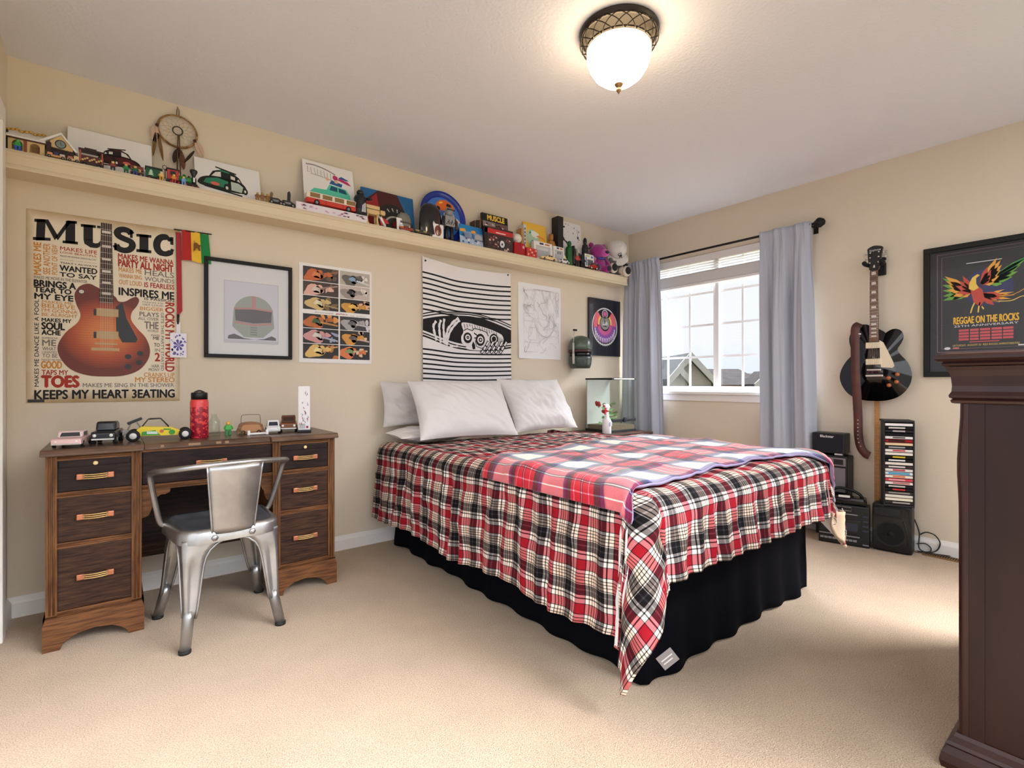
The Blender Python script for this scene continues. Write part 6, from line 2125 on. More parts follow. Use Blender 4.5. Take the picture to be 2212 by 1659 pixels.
def minifig(name, label, x, y, h, legs, torso, head=(232, 200, 70), hair=None, group=None, rz=0.0, z=SZ, cat='figure', slim=0.19):
    """small toy figure with legs, torso, two arms and head"""
    o = thing(name, label, cat, (x, y, z), rz, group)
    w = h * slim
    b = MB().box(-w, -0.04 * h, -w * 0.6, w * 0.6, 0, 0.40 * h, h * 0.02).box(0.04 * h, w, -w * 0.6, w * 0.6, 0, 0.40 * h, h * 0.02).box(-w, w, -w * 0.6, w * 0.6, 0.36 * h, 0.44 * h)
    b.build('legs', P(legs, 0.4), o)
    b = MB().add([(-w * 1.05, -w * 0.6, 0.44 * h), (w * 1.05, -w * 0.6, 0.44 * h), (w * 1.05, w * 0.6, 0.44 * h), (-w * 1.05, w * 0.6, 0.44 * h), (-w * 0.8, -w * 0.5, 0.74 * h), (w * 0.8, -w * 0.5, 0.74 * h), (w * 0.8, w * 0.5, 0.74 * h), (-w * 0.8, w * 0.5, 0.74 * h)], [(0, 3, 2, 1), (4, 5, 6, 7), (0, 1, 5, 4), (1, 2, 6, 5), (2, 3, 7, 6), (3, 0, 4, 7)])
    for s in (-1, 1):
        b.tube([(s * w * 0.9, 0, 0.70 * h), (s * w * 1.35, -w * 0.3, 0.56 * h), (s * w * 1.3, -w * 0.9, 0.46 * h)], h * 0.045, 8)
    b.build('torso', P(torso, 0.4), o)
    MB().lathe([(0, 0.74 * h), (w * 0.62, 0.76 * h), (w * 0.66, 0.84 * h), (w * 0.62, 0.95 * h), (w * 0.3, 0.97 * h), (0, 0.97 * h)], n=14).build('head', P(head, 0.4), o)
    if hair:
        MB().ell((0, 0.1 * w, 0.93 * h), (w * 0.74, w * 0.74, h * 0.08), 12, 6).build('hair', P(hair, 0.5), o)
    return o
def toycar(name, label, x, y, L, Wd, Hh, col, rz=0.0, z=SZ, roof=None, shape='sedan', hub=None, cat='toy car', group=None, glass=(60, 64, 70)):
    """car: local x along its length (front at +x)"""
    o = thing(name, label, cat, (x, y, z), rz, group)
    r = Hh * 0.21
    if shape == 'beetle':
        low = [(-0.5, 0.16), (0.5, 0.16), (0.5, 0.34), (0.44, 0.46), (0.28, 0.52), (-0.30, 0.56), (-0.46, 0.44), (-0.5, 0.30)]
        cab = [(-0.40, 0.50), (-0.30, 0.76), (-0.12, 0.94), (0.05, 0.96), (0.16, 0.88), (0.27, 0.52)]
    elif shape == 'van':
        low = [(-0.5, 0.14), (0.5, 0.14), (0.5, 0.50), (-0.5, 0.50)]
        cab = [(-0.5, 0.50), (-0.49, 0.90), (-0.44, 1.0), (0.44, 1.0), (0.49, 0.92), (0.5, 0.50)]
    elif shape == 'classic':
        low = [(-0.5, 0.20), (0.5, 0.20), (0.5, 0.52), (0.46, 0.58), (0.12, 0.62), (-0.44, 0.62), (-0.5, 0.54)]
        cab = [(-0.30, 0.62), (-0.24, 0.92), (-0.14, 1.0), (0.08, 1.0), (0.14, 0.94), (0.22, 0.62)]
    else:
        low = [(-0.5, 0.18), (0.5, 0.18), (0.5, 0.48), (0.44, 0.56), (0.14, 0.60), (-0.40, 0.60), (-0.5, 0.52)]
        cab = [(-0.34, 0.60), (-0.22, 0.98), (0.02, 0.98), (0.18, 0.60)]
    b = MB()
    b.prism([(p[0] * L, p[1] * Hh) for p in low], -Wd / 2, Wd / 2)
    bev(b.build('body', P(col, 0.25), o), Hh * 0.05, 2)
    b = MB()
    b.prism([(p[0] * L, p[1] * Hh) for p in cab], -Wd * 0.42, Wd * 0.42)
    cb_ = bev(b.build('cabin', P(roof or col, 0.25), o), Hh * 0.05, 2)
    xs = [p[0] for p in cab]
    zs = [p[1] for p in cab]
    x0, x1, z0, z1 = min(xs) * L, max(xs) * L, (min(zs) + 0.06) * Hh, (max(zs) - 0.08) * Hh
    g_ = MB()
    for s in (-1, 1):
        yq = s * (Wd * 0.42 + 0.0006)
        if shape == 'van':
            for k in range(4):
                xa = -0.46 * L + k * 0.235 * L
                g_.box(xa, xa + 0.185 * L, min(yq, yq - s * 0.0004), max(yq, yq - s * 0.0004), z0 + 0.02 * Hh, z1)
        else:
            mid = (x0 + x1) / 2
            g_.box(x0 + (x1 - x0) * 0.24, mid - 0.01 * L, min(yq, yq - s * 0.0004), max(yq, yq - s * 0.0004), z0, z1)
            g_.box(mid + 0.01 * L, x1 - (x1 - x0) * 0.24, min(yq, yq - s * 0.0004), max(yq, yq - s * 0.0004), z0, z1)
    g_.build('windows', P(glass, 0.15), o)
    if shape != 'van':
        # windscreen set into the sloping front of the cabin
        f0, f1 = cab[-1], cab[-2]
        q = lambda t: (f0[0] + (f1[0] - f0[0]) * t) * L + 0.0008
        zz = lambda t: (f0[1] + (f1[1] - f0[1]) * t) * Hh
        MB().add([(q(0.15), -Wd * 0.34, zz(0.15)), (q(0.15), Wd * 0.34, zz(0.15)), (q(0.9), Wd * 0.30, zz(0.9)), (q(0.9), -Wd * 0.30, zz(0.9))], [(0, 1, 2, 3)]).build('windscreen', P(glass, 0.15), o)
        b = MB().box(0.5 * L - 0.001, 0.5 * L + 0.0015, -Wd * 0.46, Wd * 0.46, 0.22 * Hh, 0.29 * Hh)
        b.build('bumper', m_chr, o)
        for s in (-1, 1):
            MB().ell((0.495 * L, s * Wd * 0.34, 0.42 * Hh), (Hh * 0.03, Hh * 0.075, Hh * 0.075), 10, 6).build('headlight', P((236, 234, 226), 0.2), o)
    for sx in (-0.31, 0.31):
        for sy in (-1, 1):
            wheel(o, sx * L, sy * (Wd / 2 - Hh * 0.04), r, r, Hh * 0.14, hub)
    return o

# ---- brick-built winter village station at the left end
s1 = sthing('brick_station', 'tan toy station hall of bricks with snowy roof, far left of the shelf', 'toy building', -0.365, 2.955)
b = MB()
Wst, Hst = 0.125, 0.058
b.box(0.012, Wst, -0.012, 0.035, 0, 0.010)
for x0, x1 in ((0.012, 0.024), (0.056, 0.078), (0.110, Wst)):
    b.box(x0, x1, -0.012, 0.035, 0.010, Hst)
for cx in (0.040, 0.094):
    for k in range(8):
        a0, a1 = PI * k / 8, PI * (k + 1) / 8
        b.prism([(cx - 0.016 * math.cos(a0), 0.034 + 0.016 * math.sin(a0)), (cx - 0.016 * math.cos(a1), 0.034 + 0.016 * math.sin(a1)), (cx - 0.016 * math.cos(a1), Hst), (cx - 0.016 * math.cos(a0), Hst)], -0.012, 0.0)
b.box(0.024, 0.110, 0.015, 0.035, 0.010, Hst)
b.build('tan_walls', m_tan, s1)
MB().box(0.060, 0.070, -0.016, -0.011, 0.0, Hst).build('pillar', P((140, 70, 40), 0.4), s1)
MB().box(0.000, 0.013, -0.010, 0.035, 0.0, 0.085).build('end_wall', m_blk, s1)
MB().prismx([(-0.020, Hst), (-0.022, Hst + 0.006), (0.012, Hst + 0.036), (0.040, Hst + 0.036), (0.040, Hst)], 0.008, Wst + 0.003).build('snowy_roof', m_wht, s1)
MB().box(0.006, Wst + 0.004, -0.021, 0.040, Hst - 0.004, Hst).build('eaves', m_brn, s1)
b = MB()
for k in range(9):
    b.ell((0.010 + k * 0.0138, 0.008, Hst + 0.038 + 0.003 * (k % 3)), (0.008, 0.006, 0.0055), 8, 5)
b.build('gold_ridge_garland', m_gold, s1)
for cx in (0.094,):
    MB().box(cx - 0.012, cx + 0.012, 0.010, 0.0145, 0.010, 0.044).build('arched_door', P((140, 104, 50), 0.4), s1)
minifig('brick_figure', 'tiny figure in green and blue in the station archway', -0.322, 2.938, 0.052, (40, 90, 190), (60, 160, 70), (90, 180, 90), cat='figure')
s2 = sthing('brick_clock_tower', 'toy clock gable of bricks with white snowy roof beside the station hall', 'toy building', -0.235, 2.958)
b = MB()
b.box(0.0, 0.016, -0.018, 0.035, 0, 0.070)
b.box(0.078, 0.090, -0.010, 0.035, 0, 0.055)
b.build('dark_posts', m_dbr, s2)
MB().prism([(0.012, 0.055), (0.086, 0.050), (0.086, 0.060), (0.048, 0.112), (0.012, 0.080)], -0.012, 0.030).build('tan_gable', m_tan, s2)
MB().box(0.016, 0.078, 0.0, 0.030, 0, 0.055).build('dark_doorway', m_dbr, s2)
T = Matrix.Translation((0.046, -0.0125, 0.072))
b = MB()
b.m(0).disc(0, 0, 0.017, 1, 20, T=T)
b.m(1).ring(0, 0, 0.015, 0.019, 2, 20, T=T).line([(0, 0), (0, 0.010)], 0.002, 3, T).line([(0, 0), (0.008, -0.003)], 0.002, 3, T)
b.build('clock', [P((120, 140, 130), 0.3), P((40, 48, 46), 0.3)], s2)
b = MB()
b.add([(-0.022, -0.020, 0.070), (0.048, -0.020, 0.122), (0.048, 0.035, 0.122), (-0.022, 0.035, 0.070), (-0.018, -0.020, 0.062), (0.048, -0.020, 0.112), (0.048, 0.035, 0.112), (-0.018, 0.035, 0.062)], [(0, 1, 2, 3), (4, 7, 6, 5), (0, 4, 5, 1), (1, 5, 6, 2), (2, 6, 7, 3), (3, 7, 4, 0)])
b.add([(0.048, -0.020, 0.122), (0.102, -0.020, 0.050), (0.102, 0.035, 0.050), (0.048, 0.035, 0.122), (0.048, -0.020, 0.112), (0.095, -0.020, 0.048), (0.095, 0.035, 0.048), (0.048, 0.035, 0.112)], [(0, 1, 2, 3), (4, 7, 6, 5), (0, 4, 5, 1), (1, 5, 6, 2), (2, 6, 7, 3), (3, 7, 4, 0)])
b.build('snowy_roof', m_wht, s2)
def cart(name, label, x, y, L, cols, rz=0.0):
    o = thing(name, label, 'toy', (x, y, SZ), rz)
    b = MB().box(0, L, -0.012, 0.012, 0.006, 0.014)
    studs(b, 0, L, -0.006, 0.014, 4)
    b.build('bed', P(cols[0], 0.4), o)
    for k, c in enumerate(cols[1:]):
        w = L / (len(cols) - 1)
        MB().box(k * w + 0.001, (k + 1) * w - 0.002, -0.010, 0.010, 0.014, 0.024 + 0.006 * (k % 2), 0.002).build('load', P(c, 0.4), o)
    for x_ in (0.008, L - 0.008):
        wheel(o, x_, -0.013, 0.006, 0.006, 0.004)
    return o
cart('brick_luggage_cart', 'little toy luggage cart with tan and blue boxes in front of the clock gable', -0.232, 2.937, 0.060, [(200, 150, 90), (220, 150, 100), (40, 50, 90), (206, 200, 190)])
cart('brick_bench', 'little tan toy bench beside the luggage cart', -0.166, 2.937, 0.040, [(214, 184, 130), (190, 110, 90), (216, 190, 150)])
b = thing('brick_baggage_wagon', 'red-brown toy railway wagon of bricks below the left white paper', 'toy train', (-0.128, 2.965, SZ))
o = b
MB().box(0, 0.085, -0.018, 0.018, 0.010, 0.020).build('floor_plate', m_dbr, o)
for x in (0.004, 0.080):
    MB().box(x - 0.003, x + 0.003, -0.019, -0.013, 0.020, 0.070).build('post', P((166, 84, 50), 0.4), o)
MB().box(0.0, 0.085, -0.010, 0.018, 0.020, 0.052).build('side', P((96, 40, 34), 0.4), o)
MB().box(-0.002, 0.088, -0.020, 0.020, 0.070, 0.078).build('roof', m_dbr, o)
MB().box(0.018, 0.060, -0.012, 0.012, 0.078, 0.086).build('roof_rise', m_dbr, o)
bb = MB()
for k in range(9):
    bb.ell((0.012 + k * 0.008, -0.018, 0.028 + 0.005 * (k % 3)), 0.005, 7, 5)
bb.build('parcels', P((216, 186, 136), 0.4), o)
for x in (0.018, 0.068):
    wheel(o, x, -0.016, 0.008, 0.008, 0.004)
for k, (x, t_, l_) in enumerate(((-0.020, (150, 60, 50), (30, 30, 34)), (0.028, (40, 130, 70), (30, 90, 60)), (0.062, (20, 100, 60), (40, 60, 130)))):
    minifig('brick_figure', ['tiny toy figure in dull red in front of the dark car drawing', 'tiny green toy figure with yellow face below the dark car drawing', 'tiny toy figure in green and blue just left of the flat wagon'][k], x + 0.01, 2.937, 0.046, l_, t_, (226, 190, 110))
fw = thing('brick_flat_wagon', 'low brown toy flat wagon of bricks carrying tan planks', 'toy train', (0.054, 2.955, SZ))
MB().box(0, 0.050, -0.016, 0.016, 0.010, 0.020).build('floor_plate', m_brn, fw)
for z in (0.021, 0.028):
    MB().box(0.004, 0.040, -0.016, 0.010, z, z + 0.006).build('plank', P((214, 160, 110), 0.4), fw)
MB().box(0.0, 0.050, -0.004, 0.016, 0.034, 0.052).build('load', P((120, 50, 40), 0.4), fw)
for x in (0.012, 0.040):
    wheel(fw, x, -0.016, 0.008, 0.008, 0.004)
gw = thing('brick_coach', 'dark green toy railway coach of bricks with white emblem', 'toy train', (0.112, 2.958, SZ))
MB().box(0, 0.062, -0.018, 0.018, 0.012, 0.052, 0.001).build('body', P((14, 84, 44), 0.35), gw)
MB().box(-0.003, 0.065, -0.020, 0.020, 0.052, 0.060).build('roof', m_blk, gw)
TT = Matrix.Translation((0.020, -0.0185, 0.030))
bb = MB()
for k in range(3):
    bb.flat([(-0.012 + k * 0.002, -0.010 + k * 0.008), (0.012 - k * 0.002, -0.010 + k * 0.008), (0, 0.002 + k * 0.008)], 1, TT)
bb.build('white_tree_emblem', P((200, 230, 206), 0.4), gw)
for x in (0.014, 0.048):
    wheel(gw, x, -0.018, 0.008, 0.008, 0.004, P((150, 40, 30), 0.4))
lo = thing('brick_locomotive', 'green toy steam locomotive of bricks with tall black chimney and red cab', 'toy train', (0.192, 2.955, SZ))
MB().box(0.0, 0.128, -0.017, 0.017, 0.010, 0.020).build('frame', m_blk, lo)
MB().box(0.004, 0.050, -0.017, 0.017, 0.020, 0.066, 0.001).build('cab', P((180, 50, 46), 0.4), lo)
MB().box(0.000, 0.054, -0.019, 0.019, 0.066, 0.073).build('cab_roof', m_dbr, lo)
MB().box(0.016, 0.038, -0.0176, -0.0168, 0.042, 0.060).build('cab_window', m_blk, lo)
MB().cyl((0.050, 0, 0.036), (0.112, 0, 0.036), 0.015, n=18).build('boiler', P((50, 140, 60), 0.35), lo)
MB().cyl((0.106, 0, 0.036), (0.124, 0, 0.036), 0.0185, n=18).build('smokebox', m_blk, lo)
MB().lathe([(0.006, 0.050), (0.007, 0.062), (0.017, 0.084), (0.016, 0.092), (0, 0.092)], (0.114, 0, 0), 14).build('chimney', m_blk, lo)
MB().lathe([(0.0, 0.063), (0.006, 0.060), (0.008, 0.050), (0, 0.048)], (0.074, 0, 0), 12).build('steam_dome', P((24, 100, 50), 0.35), lo)
MB().lathe([(0.0, 0.060), (0.005, 0.057), (0.006, 0.050), (0, 0.048)], (0.094, 0, 0), 12).build('sand_dome', m_blk, lo)
MB().box(0.110, 0.118, -0.0195, -0.0185, 0.028, 0.050).build('number_plate', m_wht, lo)
MB().prism([(0.124, 0.0), (0.142, 0.002), (0.126, 0.020)], -0.015, 0.015).build('cowcatcher', P((130, 26, 30), 0.4), lo)
for x, r in ((0.020, 0.010), (0.050, 0.010), (0.080, 0.010), (0.108, 0.007)):
    wheel(lo, x, -0.017, r, r, 0.004, m_red)
MB().tube([(-0.006 + 0.008 * math.cos(2 * PI * k / 12), -0.006, 0.074 + 0.010 * math.sin(2 * PI * k / 12)) for k in range(12)], 0.0015, 5, closed=True).build('bell_loop', m_blk, lo)
MB().cyl((-0.004, -0.006, 0.02), (-0.004, -0.006, 0.065), 0.002, n=6).build('bell_post', m_blk, lo)
for k, (x, t_, l_, h_) in enumerate(((0.172, (230, 190, 120), (206, 150, 60), (240, 220, 180)), (0.222, (216, 140, 60), (170, 40, 40), (232, 200, 90)), (0.262, (110, 150, 200), (110, 150, 200), (236, 214, 110)))):
    minifig('brick_figure', ['tiny tan toy figure between coach and locomotive', 'tiny orange and red toy figure beside the locomotive cab', 'tiny pale blue toy figure in front of the green boiler'][k], x, 2.930, 0.044, l_, t_, h_)

# ---- drawings leaning on the wall
p1 = leaner('car_drawing', 'white paper with a dark red car drawing, left on the shelf', 'drawing', -0.172, 0.139, 0.215)
TT = Matrix.Identity(4)
def draw_beetle(parent, cx, cz, sc, body, dark, name, flip=1, extra=None):
    """round-backed car in three-quarter view"""
    b = MB()
    X = lambda p: [(cx + flip * q[0] * sc, cz + q[1] * sc) for q in p]
    def fl(p, l):
        p = X(p)
        if flip < 0:
            p = list(reversed(p))
        b.flat(p, l)
    hull = [q for q in smooth_closed([(-0.50, 0.02), (-0.52, 0.16), (-0.40, 0.28), (-0.18, 0.34), (0.30, 0.36), (0.50, 0.26), (0.56, 0.10), (0.50, -0.02), (0.0, -0.04)], 3)]
    b.m(1)
    for k in range(len(hull)):
        fl([(0.05, 0.14), hull[k], hull[(k + 1) % len(hull)]], 1)
    roof = [(-0.30, 0.30), (-0.20, 0.50), (0.0, 0.60), (0.22, 0.58), (0.40, 0.44), (0.48, 0.26), (0.10, 0.28)]
    for k in range(len(roof)):
        fl([(0.1, 0.36), roof[(k + 1) % len(roof)], roof[k]] if False else [(0.1, 0.36), roof[k], roof[(k + 1) % len(roof)]][::-1], 1)
    b.m(2)
    fl([(-0.24, 0.34), (-0.02, 0.36), (-0.02, 0.52), (-0.14, 0.48)], 3)
    fl([(0.20, 0.36), (0.30, 0.34), (0.30, 0.44), (0.20, 0.46)], 3)
    fl([(0.34, 0.34), (0.43, 0.30), (0.38, 0.40)], 3)
    b.m(0)
    fl([(-0.42, 0.10), (0.10, 0.04), (0.14, 0.26), (-0.10, 0.32), (-0.36, 0.24)], 2)
    fl([(0.16, 0.52), (-0.10, 0.545), (0.0, 0.585), (0.20, 0.565)], 2)
    b.m(3)
    fl([(0.20, 0.02), (0.44, 0.0), (0.48, 0.18), (0.38, 0.27), (0.20, 0.28)], 2)
    b.m(1)
    for wx, wr in ((0.10, 0.125), (0.52, 0.105)):
        pts = [(wx + 0.6 * wr * math.cos(2 * PI * k / 16), 0.06 + wr * math.sin(2 * PI * k / 16)) for k in range(16)]
        fl(pts, 4)
    b.m(2)
    for wx, wr in ((0.10, 0.05), (0.52, 0.045)):
        fl([(wx + 0.6 * wr * math.cos(2 * PI * k / 12), 0.06 + wr * math.sin(2 * PI * k / 12)) for k in range(12)], 5)
    b.m(1)
    fl([(-0.14, 0.62), (-0.13, 0.66), (0.34, 0.56), (0.33, 0.52)], 2)
    fl([(-0.40, -0.02), (0.44, -0.12), (0.45, -0.08), (-0.40, 0.02)], 3)
    b.m(4)
    fl([(-0.16 + 0.10 * math.cos(2 * PI * k / 14), 0.12 + 0.055 * math.sin(2 * PI * k / 14)) for k in range(14)], 4)
    return b.build(name, [P(body), P(dark), P((228, 224, 216)), P(extra or (188, 204, 190)), P((216, 110, 90))], parent)
draw_beetle(p1, 0.190, 0.060, 0.145, (84, 22, 26), (26, 16, 20), 'dark_car', -1, (60, 20, 24))
p2 = leaner('car_drawing', 'white paper with a green round-backed car drawing', 'drawing', 0.318, 0.624, 0.215)
draw_beetle(p2, 0.122, 0.048, 0.205, (40, 130, 96), (16, 26, 22), 'green_car')
p3 = leaner('car_drawing', 'tall white paper with a turquoise station wagon drawing behind the red camper van', 'drawing', 0.850, 1.150, 0.345, 2.975, 3.045)
b = MB()
b.m(0).flat([(0.030, 0.120), (0.060, 0.150), (0.130, 0.155), (0.150, 0.195), (0.250, 0.185), (0.272, 0.150), (0.275, 0.085), (0.200, 0.080)], 1)
b.m(1).flat([(0.148, 0.158), (0.160, 0.188), (0.196, 0.184), (0.196, 0.156)], 2).flat([(0.204, 0.156), (0.204, 0.183), (0.244, 0.178), (0.254, 0.152)], 2)
b.m(2).disc(0.236, 0.092, 0.026, 3, 18).line([(0.030, 0.118), (0.130, 0.110)], 0.008, 3)
b.m(3).disc(0.236, 0.092, 0.015, 4, 16).line([(0.04, 0.112), (0.2, 0.10)], 0.003, 4)
b.m(4).flat([(0.150, 0.200), (0.222, 0.192), (0.230, 0.214), (0.165, 0.226)], 2)                    # driver and scarf as plain shapes
b.m(5).flat([(0.200, 0.236), (0.262, 0.218), (0.285, 0.216), (0.262, 0.238), (0.214, 0.252)], 2).disc(0.188, 0.246, 0.016, 3, 14)
b.m(4).flat([(0.205, 0.250), (0.255, 0.244), (0.272, 0.248), (0.226, 0.264)], 3)
b.m(6).disc(0.192, 0.222, 0.012, 4, 12).disc(0.140, 0.226, 0.010, 4, 12)
for q in b.v:
    q.z += 0.024
b.build('turquoise_wagon', [P((90, 206, 176)), P((20, 84, 112)), P((40, 40, 44)), P((230, 230, 232)), P((28, 90, 150)), P((190, 44, 110)), P((226, 180, 140))], p3)
b = MB()
R = random.Random(11)
b.line([q[:2] for q in smooth_open([(0.020, 0.318, 0), (0.07, 0.322, 0), (0.13, 0.312, 0), (0.19, 0.292, 0)], 5)], 0.008, 1)
for k in range(9):
    x = 0.028 + k * 0.019
    b.line([(x, 0.306 - k * 0.002), (x + R.uniform(-0.004, 0.006), 0.268 - k * 0.003), (x + 0.010, 0.272 - k * 0.003)], 0.0028, 1)
b.line([q[:2] for q in smooth_open([(0.045, 0.262, 0), (0.10, 0.258, 0), (0.18, 0.246, 0)], 5)], 0.003, 1)
b.build('pencilled_lettering', P((150, 146, 150)), p3)

# ---- small gold figures, dark toy vehicles
for k, x in enumerate((0.594, 0.618, 0.644)):
    minifig('brass_figurine', ['leftmost of three tiny brass figurines by the green car drawing', 'middle one of the three tiny brass figurines', 'tiny brass figurine nearest to the black toy motorcycle'][k], x, 2.940, 0.052 - 0.004 * (k == 0), (150, 110, 50), (130, 90, 44), (190, 150, 80), group='tiny brass figurines')
def blk_rider(name, label, x, fin):
    o = thing(name, label, 'toy', (x, 2.945, SZ))
    MB().prism([(-0.034, 0.010), (0.034, 0.008), (0.036, 0.020), (0.010, 0.036), (-0.030, 0.034)], -0.012, 0.012).build('hull', P((28, 30, 32), 0.3), o)
    MB().box(-0.020, 0.012, -0.0135, -0.012, 0.016, 0.026).build('grey_panel', P((120, 122, 124), 0.4), o)
    if fin:
        MB().prism([(-0.004, 0.034), (0.012, 0.034), (0.014, 0.078), (0.008, 0.092), (-0.002, 0.084)], -0.004, 0.004).build('tall_fin', m_blk, o)
    else:
        MB().prism([(-0.030, 0.034), (-0.018, 0.034), (-0.014, 0.060), (-0.022, 0.070), (-0.030, 0.058)], -0.003, 0.003).build('windscreen', P((120, 84, 60), 0.3), o)
    for sx in (-0.024, 0.024):
        wheel(o, sx, -0.012, 0.011, 0.011, 0.006)
blk_rider('toy_motorcycle', 'black toy motorcycle with small brown screen beside the brass figurines', 0.686, False)
blk_rider('toy_speeder', 'black toy speeder with a tall fin left of the red camper van', 0.748, True)

# ---- camper van on a long pale box
lb = thing('printed_long_box', 'long flat pale box with pink print at the shelf edge', 'box', (0.786, 2.925, SZ))
MB().box(0, 0.412, 0, 0.055, 0, 0.042, 0.001).build('card_box', P((226, 218, 224), 0.5), lb)
b = MB()
R = random.Random(3)
TT = Matrix.Translation((0, -0.0004, 0))
for k in range(26):
    x, z = R.uniform(0.012, 0.385), R.uniform(0.010, 0.032)
    b.m(k % 3).flat([(x, z - 0.004), (x + R.uniform(0.008, 0.026), z - 0.004), (x + R.uniform(0.008, 0.020), z + R.uniform(0.001, 0.006)), (x + 0.002, z + 0.003)], 1, TT)
b.build('print', [P((206, 170, 206)), P((120, 84, 100)), P((226, 180, 196))], lb)
cv_ = toycar('toy_camper_van', 'red and white toy camper van on the long pale box', 0.990, 2.950, 0.295, 0.05, 0.074, (196, 44, 32), PI, SZ + 0.0425, (232, 222, 204), 'van', None, 'toy van', glass=(140, 112, 70))
MB().box(-0.1475, 0.1475, -0.0258, -0.0250, 0.0365, 0.0390).build('chrome_trim', P((232, 222, 204), 0.3), cv_)
for x in (-0.06, 0.04):
    MB().box(x - 0.001, x + 0.001, 0.0250, 0.0258, 0.012, 0.036).build('door_gap', m_dbr, cv_)
def cloak(name, label, x, y, h, w, col, z=SZ, arm=True, cat='figurine'):
    o = thing(name, label, cat, (x, y, z))
    MB().lathe([(w * 0.50, 0.0), (w * 0.46, h * 0.25), (w * 0.40, h * 0.50), (w * 0.44, h * 0.66), (w * 0.36, h * 0.76), (w * 0.18, h * 0.80), (0, h * 0.80)], n=16).build('cloaked_body', P(col, 0.35), o)
    MB().ell((0, 0, h * 0.88), (w * 0.26, w * 0.26, h * 0.12), 14, 9).build('head', P(col, 0.25), o)
    if arm:
        MB().tube([(w * 0.36, 0, h * 0.70), (w * 0.62, -w * 0.2, h * 0.68), (w * 0.74, -w * 0.3, h * 0.70)], w * 0.10, 8).build('arm', P(col, 0.35), o)
    return o
ck = cloak('cloaked_figurine', 'dark standing figurine between camper van and tyre painting', 1.160, 2.945, 0.155, 0.085, (22, 24, 32), SZ + 0.0425)
MB().flat([(-0.018, 0.01), (-0.004, 0.012), (-0.006, 0.06), (-0.014, 0.05)], 1, Matrix.Translation((0.01, -0.044, 0.0))).flat([(0.004, 0.01), (0.014, 0.012), (0.012, 0.07), (0.002, 0.06)], 1, Matrix.Translation((0.004, -0.044, 0.0))).build('pale_highlights', P((186, 190, 200), 0.3), ck)
# ---- painted canvas of a tyre
tp = leaner('tyre_painting', 'small canvas painting of a black tyre on red and blue', 'painting', 1.204, 1.560, 0.262, 3.005, 3.040, 0.016, P((18, 96, 150), 0.5), part='canvas')
b = MB()
b.m(0).flat([(0.0, 0.0), (0.356, 0.0), (0.338, 0.05), (0.240, 0.262), (0.110, 0.262), (0.0, 0.165)], 1)
b.m(1).flat([(0.0, 0.02), (0.10, 0.02), (0.11, 0.15), (0.10, 0.24), (0.01, 0.16)], 2)
b.m(2).disc(0.205, 0.075, 0.150, 3, 36, T=None) if False else None
pts = [(0.205 + 0.142 * math.cos(PI * k / 24), 0.020 + 0.168 * math.sin(PI * k / 24)) for k in range(25)]
b.m(2).flat(pts, 3)
b.m(3).ring(0.215, 0.035, 0.064, 0.076, 5, 24, 0, PI)
for a in (0.35, 0.62, 0.85, 1.08, 1.35, 1.65, 1.95, 2.3):
    b.m(3).line([(0.215 + 0.092 * math.cos(a), 0.035 + 0.105 * math.sin(a)), (0.215 + 0.118 * math.cos(a + 0.05), 0.035 + 0.128 * math.sin(a + 0.05))], [0.005, 0.010], 5)
b.m(4).flat([(0.16, 0.02), (0.28, 0.02), (0.26, 0.08), (0.215, 0.095), (0.17, 0.08)], 6)
b.m(1).disc(0.225, 0.055, 0.026, 7, 16)
b.m(5).flat([(0.295, 0.01), (0.356, 0.01), (0.356, 0.055), (0.31, 0.06)], 4)
b.build('paint', [P((70, 16, 18)), P((156, 22, 24)), P((18, 16, 18)), P((176, 172, 164)), P((44, 46, 40)), P((28, 110, 110))], tp)
# ---- four-legged walker toy, little rocket, grey dome, price card
wk = thing('toy_walker', 'tan four-legged toy walker in front of the tyre painting', 'toy', (1.240, 2.950, SZ))
MB().box(-0.052, 0.040, -0.022, 0.022, 0.062, 0.118, 0.006).build('body', m_tan, wk)
MB().box(0.046, 0.078, -0.014, 0.014, 0.072, 0.100, 0.004).build('head', m_tan, wk)
MB().box(0.036, 0.050, -0.008, 0.008, 0.080, 0.094).build('neck', m_brn, wk)
for x in (-0.040, 0.026):
    for y in (-0.018, 0.018):
        MB().tube([(x, y, 0.066), (x - 0.004, y, 0.036), (x, y, 0.008)], [0.009, 0.006, 0.008], 8).lathe([(0.011, 0.0), (0.011, 0.006), (0, 0.008)], (x, y, 0), 10).build('leg', m_tan, wk)
MB().box(-0.050, 0.038, -0.0228, -0.0222, 0.090, 0.094).build('seam', m_brn, wk)
rk = thing('toy_fighter', 'red and white toy spacecraft leaning by the tan walker', 'toy', (1.318, 2.938, SZ + 0.004), rot=(0, math.radians(-32), 0))
MB().tube([(0, 0, 0.0), (0, 0, 0.05), (0, 0, 0.095), (0, 0, 0.112)], [0.007, 0.009, 0.007, 0.002], 10).build('hull', m_wht, rk)
MB().prism([(0.006, 0.016), (0.034, 0.006), (0.034, 0.026), (0.008, 0.062)], -0.002, 0.002).prism([(-0.006, 0.062), (-0.020, 0.026), (-0.020, 0.010), (-0.006, 0.016)], -0.002, 0.002).build('wings', m_red, rk)
MB().ell((0, -0.008, 0.070), (0.005, 0.004, 0.010), 8, 6).build('canopy', m_blk, rk)
gd = thing('grey_dome_toy', 'grey domed toy behind the white price card', 'toy', (1.455, 2.962, SZ))
MB().lathe([(0.040, 0.0), (0.041, 0.060), (0.039, 0.085), (0.032, 0.108), (0.018, 0.122), (0, 0.126)], n=22, T=Matrix.Diagonal((1.25, 0.8, 1, 1))).build('dome', P((120, 118, 106), 0.5, ), gd)
